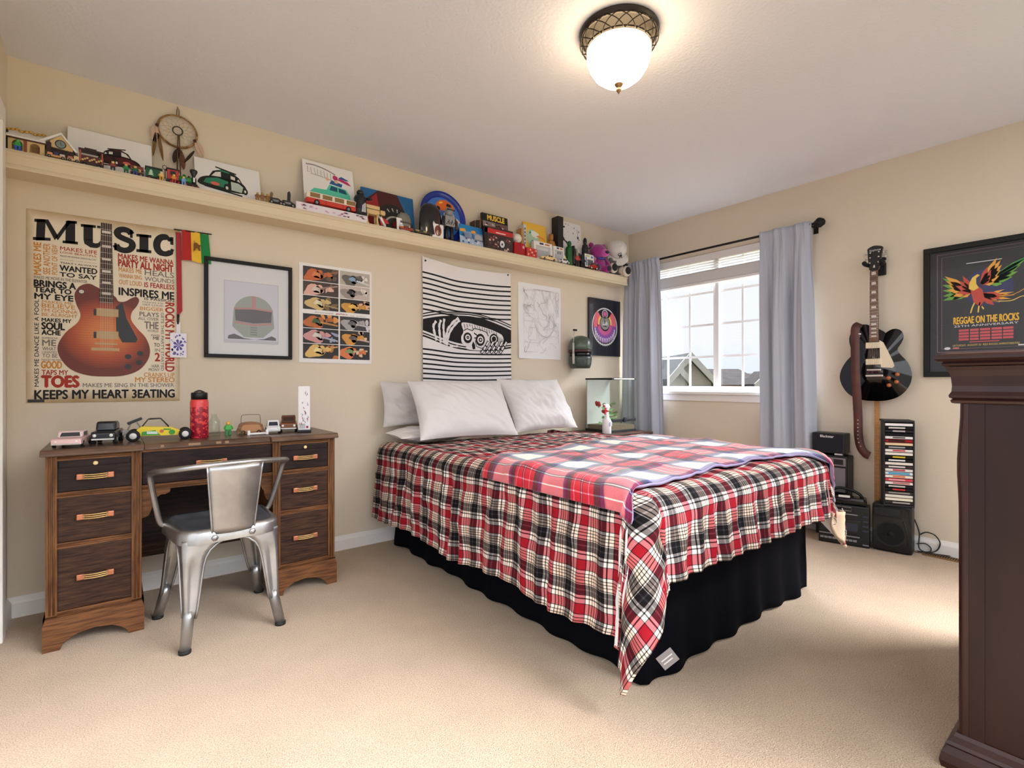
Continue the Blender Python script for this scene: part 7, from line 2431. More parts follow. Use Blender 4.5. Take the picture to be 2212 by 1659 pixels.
MB().lathe([(0.0415, 0.050), (0.043, 0.058), (0.0405, 0.060)], n=22, T=Matrix.Diagonal((1.25, 0.8, 1, 1))).build('rim', P((60, 58, 54), 0.5), gd)
pc = thing('price_card', 'small white card with blue print standing below the tyre painting', 'card', (1.392, 2.926, SZ), rot=(-0.10, 0, 0.05))
MB().box(0, 0.092, 0, 0.001, 0, 0.078).build('card', m_wht, pc)
b = MB()
b.m(0).rect(0.040, 0.046, 0.058, 0.068).m(0).rect(0.026, 0.050, 0.036, 0.064).m(1).rect(0.014, 0.034, 0.080, 0.037).rect(0.014, 0.026, 0.070, 0.029)
b.build('print', [P((50, 60, 130)), P((150, 160, 190))], pc)
cart('toy_rail_truck', 'low orange and red toy truck at the shelf edge below the price card', 1.405, 2.930, 0.10, [(150, 50, 30), (196, 110, 60), (110, 30, 26), (150, 60, 44)])
cart('toy_track_car', 'low black and tan toy railcar below the round tin sign', 1.520, 2.932, 0.115, [(70, 60, 40), (170, 150, 100), (40, 40, 30), (150, 140, 96), (36, 34, 30)])
# ---- round tin plate
pl = thing('tin_plate', 'round blue-rimmed tin plate with an orange car standing on the shelf', 'plate', (1.780, 3.022, SZ + 0.180), rot=(-0.10, 0, 0))
TP = Matrix.Rotation(PI / 2, 4, 'X')
MB().lathe([(0.0, 0.0), (0.150, 0.0), (0.166, 0.006), (0.180, 0.014), (0.181, 0.012), (0.168, 0.001), (0.152, -0.004), (0, -0.004)], n=48, T=TP).build('rim', P((26, 50, 150), 0.2), pl)
b = MB()
b.m(0).disc(0, 0, 0.148, 4, 40)
b.m(1).ring(0, 0, 0.140, 0.150, 6, 40)
for cx, cz, r in ((-0.07, 0.03, 0.05), (0.09, -0.02, 0.05), (-0.02, -0.04, 0.07), (0.05, 0.02, 0.045), (-0.1, -0.03, 0.04)):
    b.m(2).disc(cx, cz, r, 7, 18, r * 0.7)
b.m(3).flat([(-0.05, 0.05), (0.075, 0.045), (0.10, 0.072), (0.085, 0.105), (0.03, 0.128), (-0.02, 0.120), (-0.055, 0.085)], 9)
b.m(4).flat([(-0.03, 0.092), (0.0, 0.100), (0.004, 0.112), (-0.020, 0.108)], 10).m(5).flat([(0.03, 0.086), (0.074, 0.080), (0.066, 0.102), (0.036, 0.106)], 10).disc(-0.035, 0.058, 0.016, 10, 14).disc(0.070, 0.054, 0.016, 10, 14)
b.m(6).flat([(0.08, -0.055), (0.118, -0.06), (0.122, -0.01), (0.10, 0.01)], 9)
b.build('picture', [P((60, 120, 206), 0.2), P((26, 50, 150), 0.2), P((220, 222, 230), 0.2), P((226, 110, 40), 0.2), P((246, 200, 60), 0.2), P((30, 28, 34), 0.2), P((170, 26, 36), 0.2)], pl)
# ---- dark helmet, grey robot, little picture holder
hm2 = thing('black_display_helmet', 'glossy black domed helmet in front of the round tin plate', 'helmet', (1.650, 2.962, SZ))
MB().lathe([(0.078, 0.0), (0.086, 0.018), (0.084, 0.10), (0.082, 0.15), (0.070, 0.195), (0.045, 0.222), (0.0, 0.232)][:], n=28, T=Matrix.Diagonal((0.98, 0.38, 1, 1))).build('shell', M('black_gloss_helmet', (10, 10, 12), 0.12, coat=0.5), hm2)
MB().tube([(0.040, -0.026, 0.02), (0.044, -0.026, 0.10), (0.036, -0.024, 0.17)], 0.012, 8, flat=0.4).build('brown_cheek_strip', P((70, 38, 30), 0.4), hm2)
rb = thing('grey_robot', 'grey and black toy robot standing right of the black helmet', 'toy robot', (1.790, 2.955, SZ))
for x in (-0.020, 0.020):
    MB().tube([(x, 0, 0.0), (x * 1.1, 0, 0.05), (x * 0.8, 0, 0.10)], [0.016, 0.012, 0.014], 10).build('leg', m_blk, rb)
MB().box(-0.038, 0.038, -0.020, 0.020, 0.098, 0.172, 0.008).build('torso', P((150, 150, 152), 0.4), rb)
b = MB()
for k in range(8):
    b.rect(-0.032 + k * 0.0085, 0.108 + 0.012 * (k % 2), -0.026 + k * 0.0085, 0.118 + 0.012 * (k % 3), 1, Matrix.Translation((0, -0.0205, 0)))
b.build('panel_marks', m_blk, rb)
for s in (-1, 1):
    MB().tube([(s * 0.042, 0, 0.160), (s * 0.056, -0.006, 0.120), (s * 0.050, -0.012, 0.085)], [0.012, 0.009, 0.010], 8).build('arm', P((40, 40, 44), 0.4), rb)
MB().lathe([(0.020, 0.172), (0.030, 0.180), (0.030, 0.205), (0.022, 0.225), (0, 0.232)], n=16).build('head', P((140, 140, 142), 0.35), rb)
MB().box(-0.030, 0.030, -0.031, -0.024, 0.205, 0.211).build('visor', m_blk, rb)
ph = thing('photo_stand', 'small white photo stand holding an oval portrait', 'photo', (1.690, 2.930, SZ))
MB().box(-0.042, 0.042, 0.0, 0.006, 0.0, 0.092, 0.002).build('board', m_wht, ph)
b = MB()
b.m(0).disc(0, 0.048, 0.026, 1, 18, 0.036).m(1).disc(0.0, 0.034, 0.014, 2, 14, 0.016).m(2).disc(-0.004, 0.042, 0.008, 3, 10)
b.build('portrait', [P((120, 56, 36)), P((226, 186, 170)), P((200, 150, 120))], ph)
MB().prism([(-0.040, 0.090), (-0.020, 0.092), (-0.034, 0.108)], 0.0, 0.004).build('paper_corner', P((190, 196, 190)), ph)
# ---- toy car packs on blue cards
def carded(name, label, x, w, h, y, cols, seed):
    o = thing(name, label, 'toy pack', (x, y, SZ), rot=(-0.16, 0, 0), group='toy cars on blue cards')
    MB().box(0, w, 0, 0.002, 0, h).build('card', P(cols[0], 0.35), o)
    b = MB()
    R = random.Random(seed)
    b.m(0).flat([(0.006, h * 0.62), (w * 0.55, h * 0.66), (w * 0.50, h * 0.80), (0.006, h * 0.76)], 1)
    b.m(1).flat([(0.0, 0.0), (w, 0.0), (w, h * 0.30), (0.0, h * 0.42)], 1)
    for k in range(9):
        x_, z_ = R.uniform(0.1, 0.8) * w, R.uniform(0.08, 0.5) * h
        b.m(2 + k % 2).flat([(x_, z_), (x_ + 0.18 * w, z_ - 0.01 * h), (x_ + 0.14 * w, z_ + 0.08 * h), (x_ + 0.02 * w, z_ + 0.07 * h)], 2)
    b.build('print', [P((240, 160, 40)), P((170, 190, 216)), P((40, 70, 130)), P((220, 220, 226))], o)
    bl_ = MB().box(w * 0.30, w * 0.90, -0.020, 0.0, h * 0.30, h * 0.62, 0.006).build('blister', M('clear_blister', (255, 255, 255), 0.05, alpha=0.18), o)
    MB().prism([(w * 0.34, h * 0.34), (w * 0.86, h * 0.34), (w * 0.84, h * 0.46), (w * 0.70, h * 0.56), (w * 0.48, h * 0.56), (w * 0.36, h * 0.46)], -0.016, -0.004).build('packed_car', P(cols[1], 0.3), o)
carded('carded_toy_car', 'blue-carded toy car pack with orange flash, left one', 1.872, 0.100, 0.145, 2.940, [(30, 130, 190), (60, 96, 150)], 1)
carded('carded_toy_car', 'blue-carded toy car pack with grey-silver car touching the books', 1.955, 0.125, 0.150, 2.955, [(36, 120, 186), (150, 150, 160)], 2)
for k, x in enumerate((2.030, 2.052, 2.074)):
    o = thing('paperback', ['thin brown book, leftmost of three behind the blue packs', 'thin dark book, middle of three behind the blue packs', 'thin brown book touching the big picture book'][k], 'book', (x, 2.998, SZ), group='thin books behind the blue packs')
    MB().box(0, 0.016, 0, 0.062, 0, 0.205 + 0.008 * k, 0.001).build('cover', P([(88, 60, 44), (40, 32, 30), (104, 70, 48)][k], 0.5), o)
    MB().box(0.0015, 0.0145, 0.0015, 0.061, 0.2055 + 0.008 * k, 0.2065 + 0.008 * k).build('pages', P((216, 204, 180), 0.8), o)
# ---- two upright picture books
b1 = thing('picture_book', 'tall black book with yellow title and small car photos', 'book', (2.104, 2.985, SZ), rot=(-0.10, 0, 0))
MB().box(0, 0.238, 0, 0.022, 0, 0.285, 0.001).build('cover', m_blk, b1)
b = MB()
b.m(0).text('MUSCLE', 0.048, 0.238, 0.205, 0.276, 2, bold=0.06)
b.build('title', P((240, 200, 60)), b1)
b = MB()
R = random.Random(21)
b.m(0).rect(0.004, 0.12, 0.118, 0.226, 1).m(1).rect(0.122, 0.12, 0.234, 0.226, 1)
for k in range(30):
    x, z = R.uniform(0.008, 0.20), R.uniform(0.125, 0.205)
    b.m(2 + k % 4).flat([(x, z), (x + R.uniform(0.012, 0.030), z), (x + R.uniform(0.010, 0.026), z + R.uniform(0.006, 0.018)), (x + 0.004, z + 0.012)], 2 + (k % 3) * 0.4)
b.build('car_photos', [P((150, 130, 124)), P((110, 84, 80)), P((232, 228, 226)), P((34, 28, 30)), P((156, 60, 54)), P((120, 112, 108))], b1)
b2 = thing('picture_book', 'shorter book with red band and wheel photo in front of the black one', 'book', (2.078, 2.940, SZ))
MB().box(0, 0.260, 0, 0.030, 0, 0.165, 0.001).build('cover', P((60, 36, 34), 0.3), b2)
b = MB()
b.m(0).rect(0.0, 0.118, 0.258, 0.152, 1)
b.m(1).rect(0.0, 0.0, 0.026, 0.165, 1)
b.m(2).rect(0.10, 0.126, 0.19, 0.134, 2)
for k in range(34):
    x, z = R.uniform(0.034, 0.235), R.uniform(0.006, 0.092)
    b.m(3 + k % 4).flat([(x, z), (x + R.uniform(0.010, 0.024), z), (x + R.uniform(0.008, 0.022), z + R.uniform(0.006, 0.020)), (x + 0.002, z + 0.014)], 2 + (k % 3) * 0.3)
b.m(7).ring(0.158, 0.055, 0.022, 0.036, 4, 20, asp=1.2).m(8).ring(0.158, 0.052, 0.008, 0.022, 4, 18, asp=1.2).m(7).disc(0.158, 0.052, 0.008, 4, 10)
b.build('print', [P((196, 40, 38)), P((24, 20, 22)), P((236, 200, 196)), P((206, 150, 144)), P((92, 66, 60)), P((150, 70, 64)), P((216, 196, 180)), P((40, 40, 44)), P((220, 220, 222))], b2)
# ---- red tin with a baseball, red box
rt = thing('red_tin', 'glossy red square tin beside the picture books', 'tin', (2.345, 2.932, SZ))
MB().box(0, 0.105, 0, 0.06, 0, 0.092, 0.006).build('tin', P((168, 12, 20), 0.25), rt)
MB().rect(0.078, 0.052, 0.098, 0.074, 1, Matrix.Translation((0, -0.0006, 0))).build('pale_label', P((230, 150, 150)), rt)
bb_ = MB().ell((0, 0, 0.037), 0.037, 20, 12)
bb_.m(1).tube([(0.0375 * math.cos(a), -0.0375 * math.sin(abs(a)) * 0.6 - 0.012, 0.037 + 0.026 * math.sin(a * 2)) for a in [k * PI / 10 for k in range(1, 10)]], 0.001, 5)
tag(bb_.build('baseball', [P((234, 226, 214), 0.6), P((176, 40, 44))], None, (2.395, 2.965, SZ + 0.0925)), 'white baseball resting on the red tin', 'ball')
rb2 = thing('red_toy_box', 'small red patterned box right of the red tin', 'box', (2.468, 2.930, SZ), rz=0.06)
MB().box(0, 0.108, 0, 0.05, 0, 0.072, 0.001).build('carton', P((206, 62, 54), 0.35), rb2)
b = MB()
for k in range(9):
    b.m(k % 2).disc(0.014 + k * 0.010, 0.02 + 0.022 * ((k * 7) % 3) / 1.2, 0.007, 1, 8, T=Matrix.Translation((0, -0.0004, 0)))
b.build('print', [P((236, 196, 184)), P((130, 40, 40))], rb2)
# ---- yellow plaque behind
yp = leaner('yellow_picture', 'yellow painted plaque with a white and blue splash shape', 'picture', 2.528, 2.765, 0.318, 3.002, 3.052, 0.014, P((240, 190, 62), 0.4), part='plaque')
b = MB()
b.m(0).disc(0.085, 0.185, 0.066, 1, 24, 0.080)
b.m(1).flat([(0.060, 0.245), (0.085, 0.205), (0.120, 0.195), (0.160, 0.215), (0.150, 0.240), (0.105, 0.255)], 2)
b.m(2).flat([(0.060, 0.110), (0.105, 0.095), (0.142, 0.125), (0.120, 0.170), (0.070, 0.172)], 2)
b.m(3).flat([(0.120, 0.212), (0.215, 0.190), (0.205, 0.208), (0.150, 0.225)], 3)
b.m(4).flat([(0.050, 0.220), (0.062, 0.250), (0.076, 0.236)], 3)
b.build('splash_shape', [P((176, 206, 176)), P((236, 236, 232)), P((40, 96, 140)), P((232, 140, 60)), P((60, 120, 70))], yp)
for k, (x, hgt_, c) in enumerate(((2.470, 0.235, (190, 140, 80)), (2.492, 0.270, (206, 204, 196)))):
    o = thing('slim_book', ['slim tan book standing left of the yellow plaque', 'slim pale speckled book standing next to the yellow plaque'][k], 'book', (x, 3.0, SZ))
    MB().box(0, 0.016 + 0.010 * k, 0, 0.06, 0, hgt_, 0.001).build('cover', P(c, 0.5), o)
    if k:
        b = MB()
        for q in range(8):
            b.disc(0.013, 0.04 + q * 0.028, 0.006, 1, 8, 0.010)
        b.build('speckles', P((60, 56, 56)), o)
# ---- white window-box toy packs and little cars in front
def winbox(name, label, x, w, h, y, seed, tint):
    o = thing(name, label, 'toy pack', (x, y, SZ), rot=(-0.05, 0, 0))
    b = MB()
    b.box(0, w, 0, 0.034, 0, h * 0.16).box(0, w, 0, 0.034, h * 0.80, h).box(0, w * 0.10, 0, 0.034, h * 0.16, h * 0.80).box(w * 0.90, w, 0, 0.034, h * 0.16, h * 0.80).box(0, w, 0.032, 0.034, 0, h)
    b.build('carton', m_wht, o)
    MB().box(w * 0.10, w * 0.90, 0.001, 0.002, h * 0.16, h * 0.80).build('window', M('clear_blister', (255, 255, 255), 0.05, alpha=0.18), o)
    MB().box(w * 0.16, w * 0.84, 0.008, 0.029, h * 0.22, h * 0.60, 0.006).build('packed_toy', P(tint, 0.3), o)
    b = MB()
    b.m(0).rect(w * 0.30, h * 0.86, w * 0.52, h * 0.96, 1).m(1).rect(w * 0.6, h * 0.86, w * 0.85, h * 0.95, 1)
    b.build('print', [P((50, 50, 90)), P((190, 110, 60))], o)
winbox('boxed_toy', 'white window box with grey toy below the yellow plaque', 2.570, 0.195, 0.150, 2.962, 1, (150, 160, 170))
winbox('boxed_toy', 'narrower white box with dark dots between window box and green figurine', 2.775, 0.120, 0.142, 2.958, 2, (170, 172, 180))
toycar('cream_toy_car', 'cream toy car at the shelf edge below the white window box', 2.690, 2.935, 0.165, 0.034, 0.046, (232, 204, 150), PI)
toycar('white_toy_car', 'white toy car with yellow shield behind it near the bear', 2.855, 2.934, 0.115, 0.034, 0.044, (228, 226, 222), PI, shape='beetle')
ys = thing('yellow_shield', 'yellow and white pointed toy shield behind the white toy car', 'toy', (2.900, 2.958, SZ), rot=(-0.15, 0, 0))
MB().prism([(-0.032, 0.0), (0.032, 0.0), (0.026, 0.05), (0.006, 0.088), (-0.004, 0.088), (-0.026, 0.05)], -0.003, 0.003).build('shield', P((224, 222, 160), 0.4), ys)
MB().disc(0, 0.036, 0.018, 1, 16, 0.026, T=Matrix.Translation((0, -0.0034, 0))).build('yellow_disc', P((196, 190, 40), 0.4), ys)
# ---- gold figurine, black binder, splattered print
minifig('gold_figurine', 'tall gold figurine between yellow plaque and black binder', 2.800, 3.020, 0.262, (150, 100, 44), (176, 122, 54), (160, 112, 50), cat='figurine', slim=0.115)
bi = thing('black_binder', 'tall black binder touching the splattered black and white print', 'binder', (2.845, 2.985, SZ))
MB().box(0, 0.062, 0, 0.075, 0, 0.405, 0.003).build('cover', P((16, 15, 16), 0.35), bi)
MB().box(0.010, 0.013, -0.001, 0.001, 0.01, 0.395).build('spine_crease', P((50, 48, 50), 0.4), bi)
spp = leaner('splatter_print', 'white picture with black ink splatters under the ceiling', 'picture', 2.915, 3.175, 0.405, 3.005, 3.050, 0.012, m_wht, part='panel')
b = MB()
R = random.Random(4)
for k in range(46):
    x, z, r = R.uniform(0.01, 0.25), R.uniform(0.10, 0.395), R.uniform(0.0015, 0.006)
    b.disc(x, z, r, 1, 8)
for k in range(12):
    b.disc(0.012 + k * 0.007 + R.uniform(-0.004, 0.004), 0.265 - k * 0.006 + R.uniform(-0.008, 0.008), R.uniform(0.006, 0.013), 2, 9)
b.disc(0.215, 0.285, 0.010, 2, 10, 0.014).line([(0.215, 0.29), (0.213, 0.36)], 0.003, 2)
for k in range(6):
    b.disc(0.01 + 0.01 * k, 0.34 + R.uniform(-0.01, 0.02), R.uniform(0.004, 0.010), 2, 9)
b.build('ink_splatter', P((20, 20, 22)), spp)
# ---- figurines at the right
gf = cloak('green_figurine', 'dark green hooded figurine in front of the splattered print', 2.962, 2.972, 0.215, 0.072, (24, 92, 40), SZ)
MB().tube([(0.020, -0.030, 0.02), (0.030, -0.030, 0.10), (0.022, -0.020, 0.17)], 0.016, 8).build('dark_cape', P((34, 18, 26), 0.4), gf)
cloak('black_hooded_figurine', 'tall black hooded figurine left of the purple bear', 3.150, 2.972, 0.275, 0.066, (18, 18, 22), SZ)
minifig('armoured_figurine', 'black and pale armoured figurine between the hooded figurines', 3.060, 2.972, 0.170, (60, 60, 62), (40, 40, 44), (190, 186, 176), slim=0.15)
minifig('red_striped_figurine', 'small figurine with grey head and red chest at the shelf edge', 3.012, 2.932, 0.120, (50, 40, 40), (180, 60, 50), (150, 144, 136), slim=0.16)
minifig('navy_figurine', 'small dark navy figurine beside the white picture card', 3.072, 2.930, 0.115, (26, 26, 36), (24, 30, 44), (30, 32, 40), slim=0.16)
wc = thing('picture_card', 'small white pack with blue print in front of the purple bear', 'toy pack', (3.118, 2.935, SZ + 0.02), rot=(-0.08, 0, 0.05))
MB().box(0, 0.118, 0, 0.004, 0, 0.112).build('card', m_wht, wc)
b = MB()
b.m(0).rect(0.008, 0.01, 0.022, 0.085).rect(0.080, 0.082, 0.105, 0.100).m(1).rect(0.030, 0.012, 0.105, 0.066).m(2).rect(0.012, 0.09, 0.06, 0.102)
b.build('print', [P((70, 110, 150)), P((96, 100, 104)), P((190, 196, 120))], wc)
MB().box(0.02, 0.10, 0.0, 0.012, -0.02, 0.0).build('stand', m_blk, wc)
rc = toycar('red_toy_truck', 'small red toy truck at the shelf edge left of the purple bear', 3.205, 2.934, 0.105, 0.036, 0.062, (176, 28, 20), PI, hub=m_wht)
# ---- plush animals
m_pur = M('purple_plush', (150, 24, 120), 0.95, sheen=0.6, bump=(180, 0.5))
m_pur2 = M('pink_plush', (206, 80, 170), 0.95, sheen=0.6, bump=(180, 0.5))
m_navy = M('dark_navy_plush', (30, 22, 46), 0.95, sheen=0.4, bump=(180, 0.5))
br = thing('purple_bear', 'purple plush bear sitting on the shelf beside the capped toy', 'plush toy', (3.335, 2.985, SZ), math.radians(-12))
MB().ell((0, 0, 0.075), (0.066, 0.050, 0.078), 20, 12).build('body', m_pur, br)
hd = MB().ell((-0.010, -0.012, 0.182), (0.082, 0.062, 0.068), 22, 14).build('head', m_pur, br)
MB().ell((0.022, -0.064, 0.165), (0.044, 0.026, 0.034), 16, 10).build('muzzle', m_pur2, hd)
MB().ell((0.030, -0.088, 0.168), (0.024, 0.008, 0.014), 12, 8).build('nose', m_navy, hd)
for s in (-1, 1):
    MB().ell((-0.010 + s * 0.066, 0.0, 0.236), (0.026, 0.014, 0.026), 14, 9).build('ear', m_pur, hd)
    lg = MB().tube([(s * 0.040, -0.020, 0.036), (s * 0.056, -0.060, 0.030)], [0.030, 0.032], 14).ell((s * 0.058, -0.062, 0.032), (0.032, 0.022, 0.034), 14, 9).build('leg', m_pur, br)
    MB().ell((s * 0.060, -0.080, 0.032), (0.024, 0.006, 0.027), 12, 8).build('foot_pad', m_navy, lg)
    MB().tube([(s * 0.055, -0.010, 0.120), (s * 0.078, -0.030, 0.085), (s * 0.066, -0.048, 0.060)], [0.022, 0.022, 0.020], 12).build('arm', m_pur, br)
MB().tube([(-0.040, -0.040, 0.122), (0.0, -0.052, 0.116), (0.040, -0.040, 0.122)], 0.010, 8).build('scarf', P((70, 60, 150), 0.8), br)
m_pgr = M('grey_plush', (88, 84, 80), 0.95, sheen=0.4, bump=(150, 0.6))
m_pbk = M('black_plush', (18, 17, 18), 0.95, sheen=0.3, bump=(150, 0.5))
m_pwh = M('cream_plush', (222, 212, 196), 0.95, sheen=0.3, bump=(150, 0.5))
pd = thing('capped_plush', 'grey, black and white plush toy slumped at the shelf end', 'plush toy', (3.545, 2.985, SZ), math.radians(-15))
MB().ell((0.0, 0.005, 0.085), (0.072, 0.058, 0.088), 20, 12).build('body', m_pgr, pd)
hd = MB().ell((0.020, -0.005, 0.215), (0.082, 0.062, 0.074), 20, 12).build('head', m_pgr, pd)
MB().ell((0.095, 0.0, 0.19), (0.022, 0.018, 0.030), 12, 8).build('ear', m_pbk, hd)
for s, x in ((-1, -0.050), (1, 0.064)):
    lg = MB().tube([(x * 0.7, -0.02, 0.05), (x, -0.075 - 0.015 * s, 0.045 - 0.012 * s)], [0.036, 0.036], 14).build('leg', m_pbk if s < 0 else m_pwh, pd)
    MB().ell((x, -0.082 - 0.020 * s, 0.045 - 0.014 * s), (0.044, 0.026, 0.048), 16, 10).build('foot', m_pwh, lg)
    MB().ell((x, -0.106 - 0.020 * s, 0.046 - 0.014 * s), (0.030, 0.006, 0.034), 14, 8).build('foot_pad', m_pbk, lg)
MB().tube([(0.05, -0.02, 0.14), (0.085, -0.045, 0.12), (0.075, -0.070, 0.085)], [0.022, 0.022, 0.020], 12).build('arm', m_pbk, pd)
MB().tube([(-0.05, -0.02, 0.14), (-0.075, -0.050, 0.11), (-0.03, -0.072, 0.10)], [0.022, 0.022, 0.020], 12).build('arm', m_pgr, pd)
cpx = thing('baseball_hat', 'white baseball cap with dark monogram worn by the slumped plush toy', 'hat', (3.555, 2.965, SZ + 0.232), rot=(math.radians(62), math.radians(-6), math.radians(-28)))
MB().lathe([(0.086, -0.012), (0.088, 0.012), (0.082, 0.045), (0.062, 0.070), (0.030, 0.084), (0.0, 0.087)], n=28).build('crown', M('white_cap_cotton', (226, 222, 216), 0.9), cpx)
MB().lathe([(0.0, 0.087), (0.007, 0.089), (0.006, 0.093), (0, 0.094)], n=10).build('button', m_wht, cpx)
def brim(u, v):
    a = PI * (1.12 + 0.76 * u)
    r = 0.085 + 0.070 * v * math.sin(PI * u) ** 0.6
    return (r * math.cos(a), r * math.sin(a), -0.010 - 0.018 * v * (1 - abs(2 * u - 1)) - 0.016 * (2 * u - 1) ** 2 * v)
bo_ = MB().grid(brim, 22, 6).build('brim', M('white_cap_cotton', (226, 222, 216), 0.9), cpx)
md = bo_.modifiers.new('cloth', 'SOLIDIFY')
md.thickness = 0.003
b = MB()
TL = Matrix.Translation((0.0, -0.0895, 0.030)) @ Matrix.Rotation(math.radians(-18), 4, 'X')
b.text('C', -0.024, -0.004, 0.010, 0.030, 1, bold=0.03, T=TL).text('R', -0.004, -0.022, 0.024, 0.012, 1.5, bold=0.03, T=TL)
b.build('monogram', P((34, 30, 40)), cpx)
# ------------------------------------------------------------------ things on the desk top
DZ = 0.7685
def dthing(name, label, cat, x, y, rz=0.0, z=DZ):
    return thing(name, label, cat, (x, y, z), rz)
toycar('pink_toy_car', 'pink and white toy car at the left end of the desk', -0.137, 2.715, 0.20, 0.092, 0.062, (232, 196, 196), math.radians(-99), DZ, (236, 214, 212), 'classic')
toycar('dark_toy_pickup', 'dark blue-black toy pickup between pink car and yellow buggy', -0.027, 2.750, 0.17, 0.080, 0.092, (20, 22, 30), math.radians(-100), DZ, None, 'classic')
bg_ = dthing('toy_buggy', 'yellow and green race buggy model with black wheels on the desk', 'toy car', 0.140, 2.765, math.radians(-4))
MB().prism([(-0.062, 0.022), (0.085, 0.020), (0.092, 0.040), (0.060, 0.056), (-0.050, 0.064), (-0.066, 0.050)], -0.026, 0.026).build('body', P((232, 206, 40), 0.3), bg_)
b = MB()
TT = Matrix.Translation((0, -0.0265, 0))
b.m(0).disc(0.062, 0.034, 0.012, 2, 14, T=TT).flat([(-0.05, 0.024), (0.02, 0.022), (0.0, 0.046), (-0.048, 0.040)], 1, TT).flat([(0.03, 0.052), (0.06, 0.05), (0.055, 0.044), (0.03, 0.045)], 1, TT)
b.m(1).flat([(-0.030, 0.030), (0.010, 0.028), (0.006, 0.040), (-0.030, 0.042)], 2, TT).m(2).disc(0.024, 0.040, 0.008, 2, 10, T=TT)
b.build('decals', [P((60, 150, 50)), P((206, 226, 216)), P((200, 110, 60))], bg_)
b = MB()
for s in (-1, 1):
    b.tube([(-0.048, s * 0.022, 0.062), (-0.026, s * 0.018, 0.094), (0.020, s * 0.018, 0.096), (0.050, s * 0.022, 0.058)], 0.0022, 6)
b.tube([(-0.026, -0.018, 0.094), (-0.026, 0.018, 0.094)], 0.0022, 6)
b.tube([(0.020, -0.018, 0.096), (0.020, 0.018, 0.096)], 0.0022, 6)
b.build('roll_cage', P((40, 40, 38), 0.4), bg_)
MB().box(-0.020, 0.016, -0.016, 0.016, 0.0955, 0.0985).build('roof_panel', m_blk, bg_)
MB().box(-0.028, 0.028, -0.012, 0.012, -0.006, 0.006, 0.003, T=Matrix.Translation((-0.074, 0, 0.088)) @ Matrix.Rotation(math.radians(-24), 4, 'Y')).build('rear_wing', m_blk, bg_)
b = MB()
for p in (((-0.06, 0.010, 0.04), (-0.10, 0.012, 0.04)), ((-0.06, -0.010, 0.03), (-0.10, -0.012, 0.028)), ((-0.066, 0.0, 0.082), (-0.055, 0.0, 0.06)), ((-0.086, 0.0, 0.082), (-0.10, 0.0, 0.046))):
    b.tube(p, 0.003, 6)
b.box(-0.118, -0.096, -0.014, 0.014, 0.026, 0.050, 0.003)
b.build('rear_engine', P((150, 146, 138), 0.4), bg_)
b = MB()
b.tube([(0.088, 0.012, 0.034), (0.122, 0.016, 0.030)], 0.003, 6)
b.tube([(0.088, -0.012, 0.034), (0.122, -0.016, 0.030)], 0.003, 6)
b.tube([(0.122, 0.0, 0.030), (0.142, 0.0, 0.050)], 0.0025, 6)
b.ell((0.143, 0, 0.053), (0.006, 0.010, 0.006), 8, 6)
b.build('front_suspension', m_blk, bg_)
for x in (-0.078, 0.112):
    for s in (-1, 1):
        wheel(bg_, x, s * 0.040, 0.025, 0.025, 0.020, P((224, 224, 220), 0.3))
bt = dthing('drink_bottle', 'tall red drink bottle with black lid standing on the desk', 'bottle', 0.307, 2.745)
def btl():
    m = M('red_bottle_dark_pattern', (216, 64, 66), 0.25)
    t = m.node_tree
    p = t.nodes['Principled BSDF']
    co = t.nodes.new('ShaderNodeTexCoord')
    w = t.nodes.new('ShaderNodeTexNoise')
    w.inputs['Scale'].default_value = 70
    w.inputs['Detail'].default_value = 1
    sp = t.nodes.new('ShaderNodeSeparateXYZ')
    lim = t.nodes.new('ShaderNodeMath')
    lim.operation = 'LESS_THAN'
    lim.inputs[1].default_value = 0.145
    gt = t.nodes.new('ShaderNodeMath')
    gt.operation = 'GREATER_THAN'
    gt.inputs[1].default_value = 0.45
    mul = t.nodes.new('ShaderNodeMath')
    mul.operation = 'MULTIPLY'
    mx = t.nodes.new('ShaderNodeMix')
    mx.data_type = 'RGBA'
    mx.inputs[6].default_value = lin((222, 70, 70))
    mx.inputs[7].default_value = lin((150, 24, 46))
    t.links.new(co.outputs['Object'], w.inputs['Vector'])
    t.links.new(co.outputs['Object'], sp.inputs[0])
    t.links.new(sp.outputs[2], lim.inputs[0])
    t.links.new(w.outputs['Fac'], gt.inputs[0])
    t.links.new(gt.outputs[0], mul.inputs[0])
    t.links.new(lim.outputs[0], mul.inputs[1])
    t.links.new(mul.outputs[0], mx.inputs[0])
    t.links.new(mx.outputs[2], p.inputs['Base Color'])
    return m
MB().lathe([(0.0, 0.0), (0.036, 0.0), (0.0375, 0.003), (0.0375, 0.165), (0.035, 0.176), (0.033, 0.180), (0, 0.180)], n=30).build('flask', btl(), bt)
MB().lathe([(0.034, 0.180), (0.034, 0.205), (0.033, 0.211), (0.024, 0.213), (0.0, 0.213)], n=30).build('lid', P((16, 17, 22), 0.35), bt)
MB().tube(smooth_open([(-0.020, 0, 0.212), (0.0, 0, 0.220), (0.020, 0, 0.212)], 4), 0.004, 8).build('carry_loop', m_blk, bt)
gc = dthing('clear_glass_bottle', 'small clear glass bottle just right of the red bottle', 'bottle', 0.375, 2.80)
MB().lathe([(0.0, 0.0), (0.024, 0.0), (0.025, 0.003), (0.025, 0.070), (0.014, 0.090), (0.012, 0.105), (0.010, 0.105), (0.012, 0.090), (0.022, 0.068), (0.022, 0.006), (0, 0.006)], n=24).build('glass', m_tg, gc)
gn = minifig('garden_figure', 'tiny green and yellow figure standing alone on the desk', 0.432, 2.785, 0.068, (40, 130, 60), (60, 170, 60), (236, 180, 80), (230, 190, 80), z=DZ)
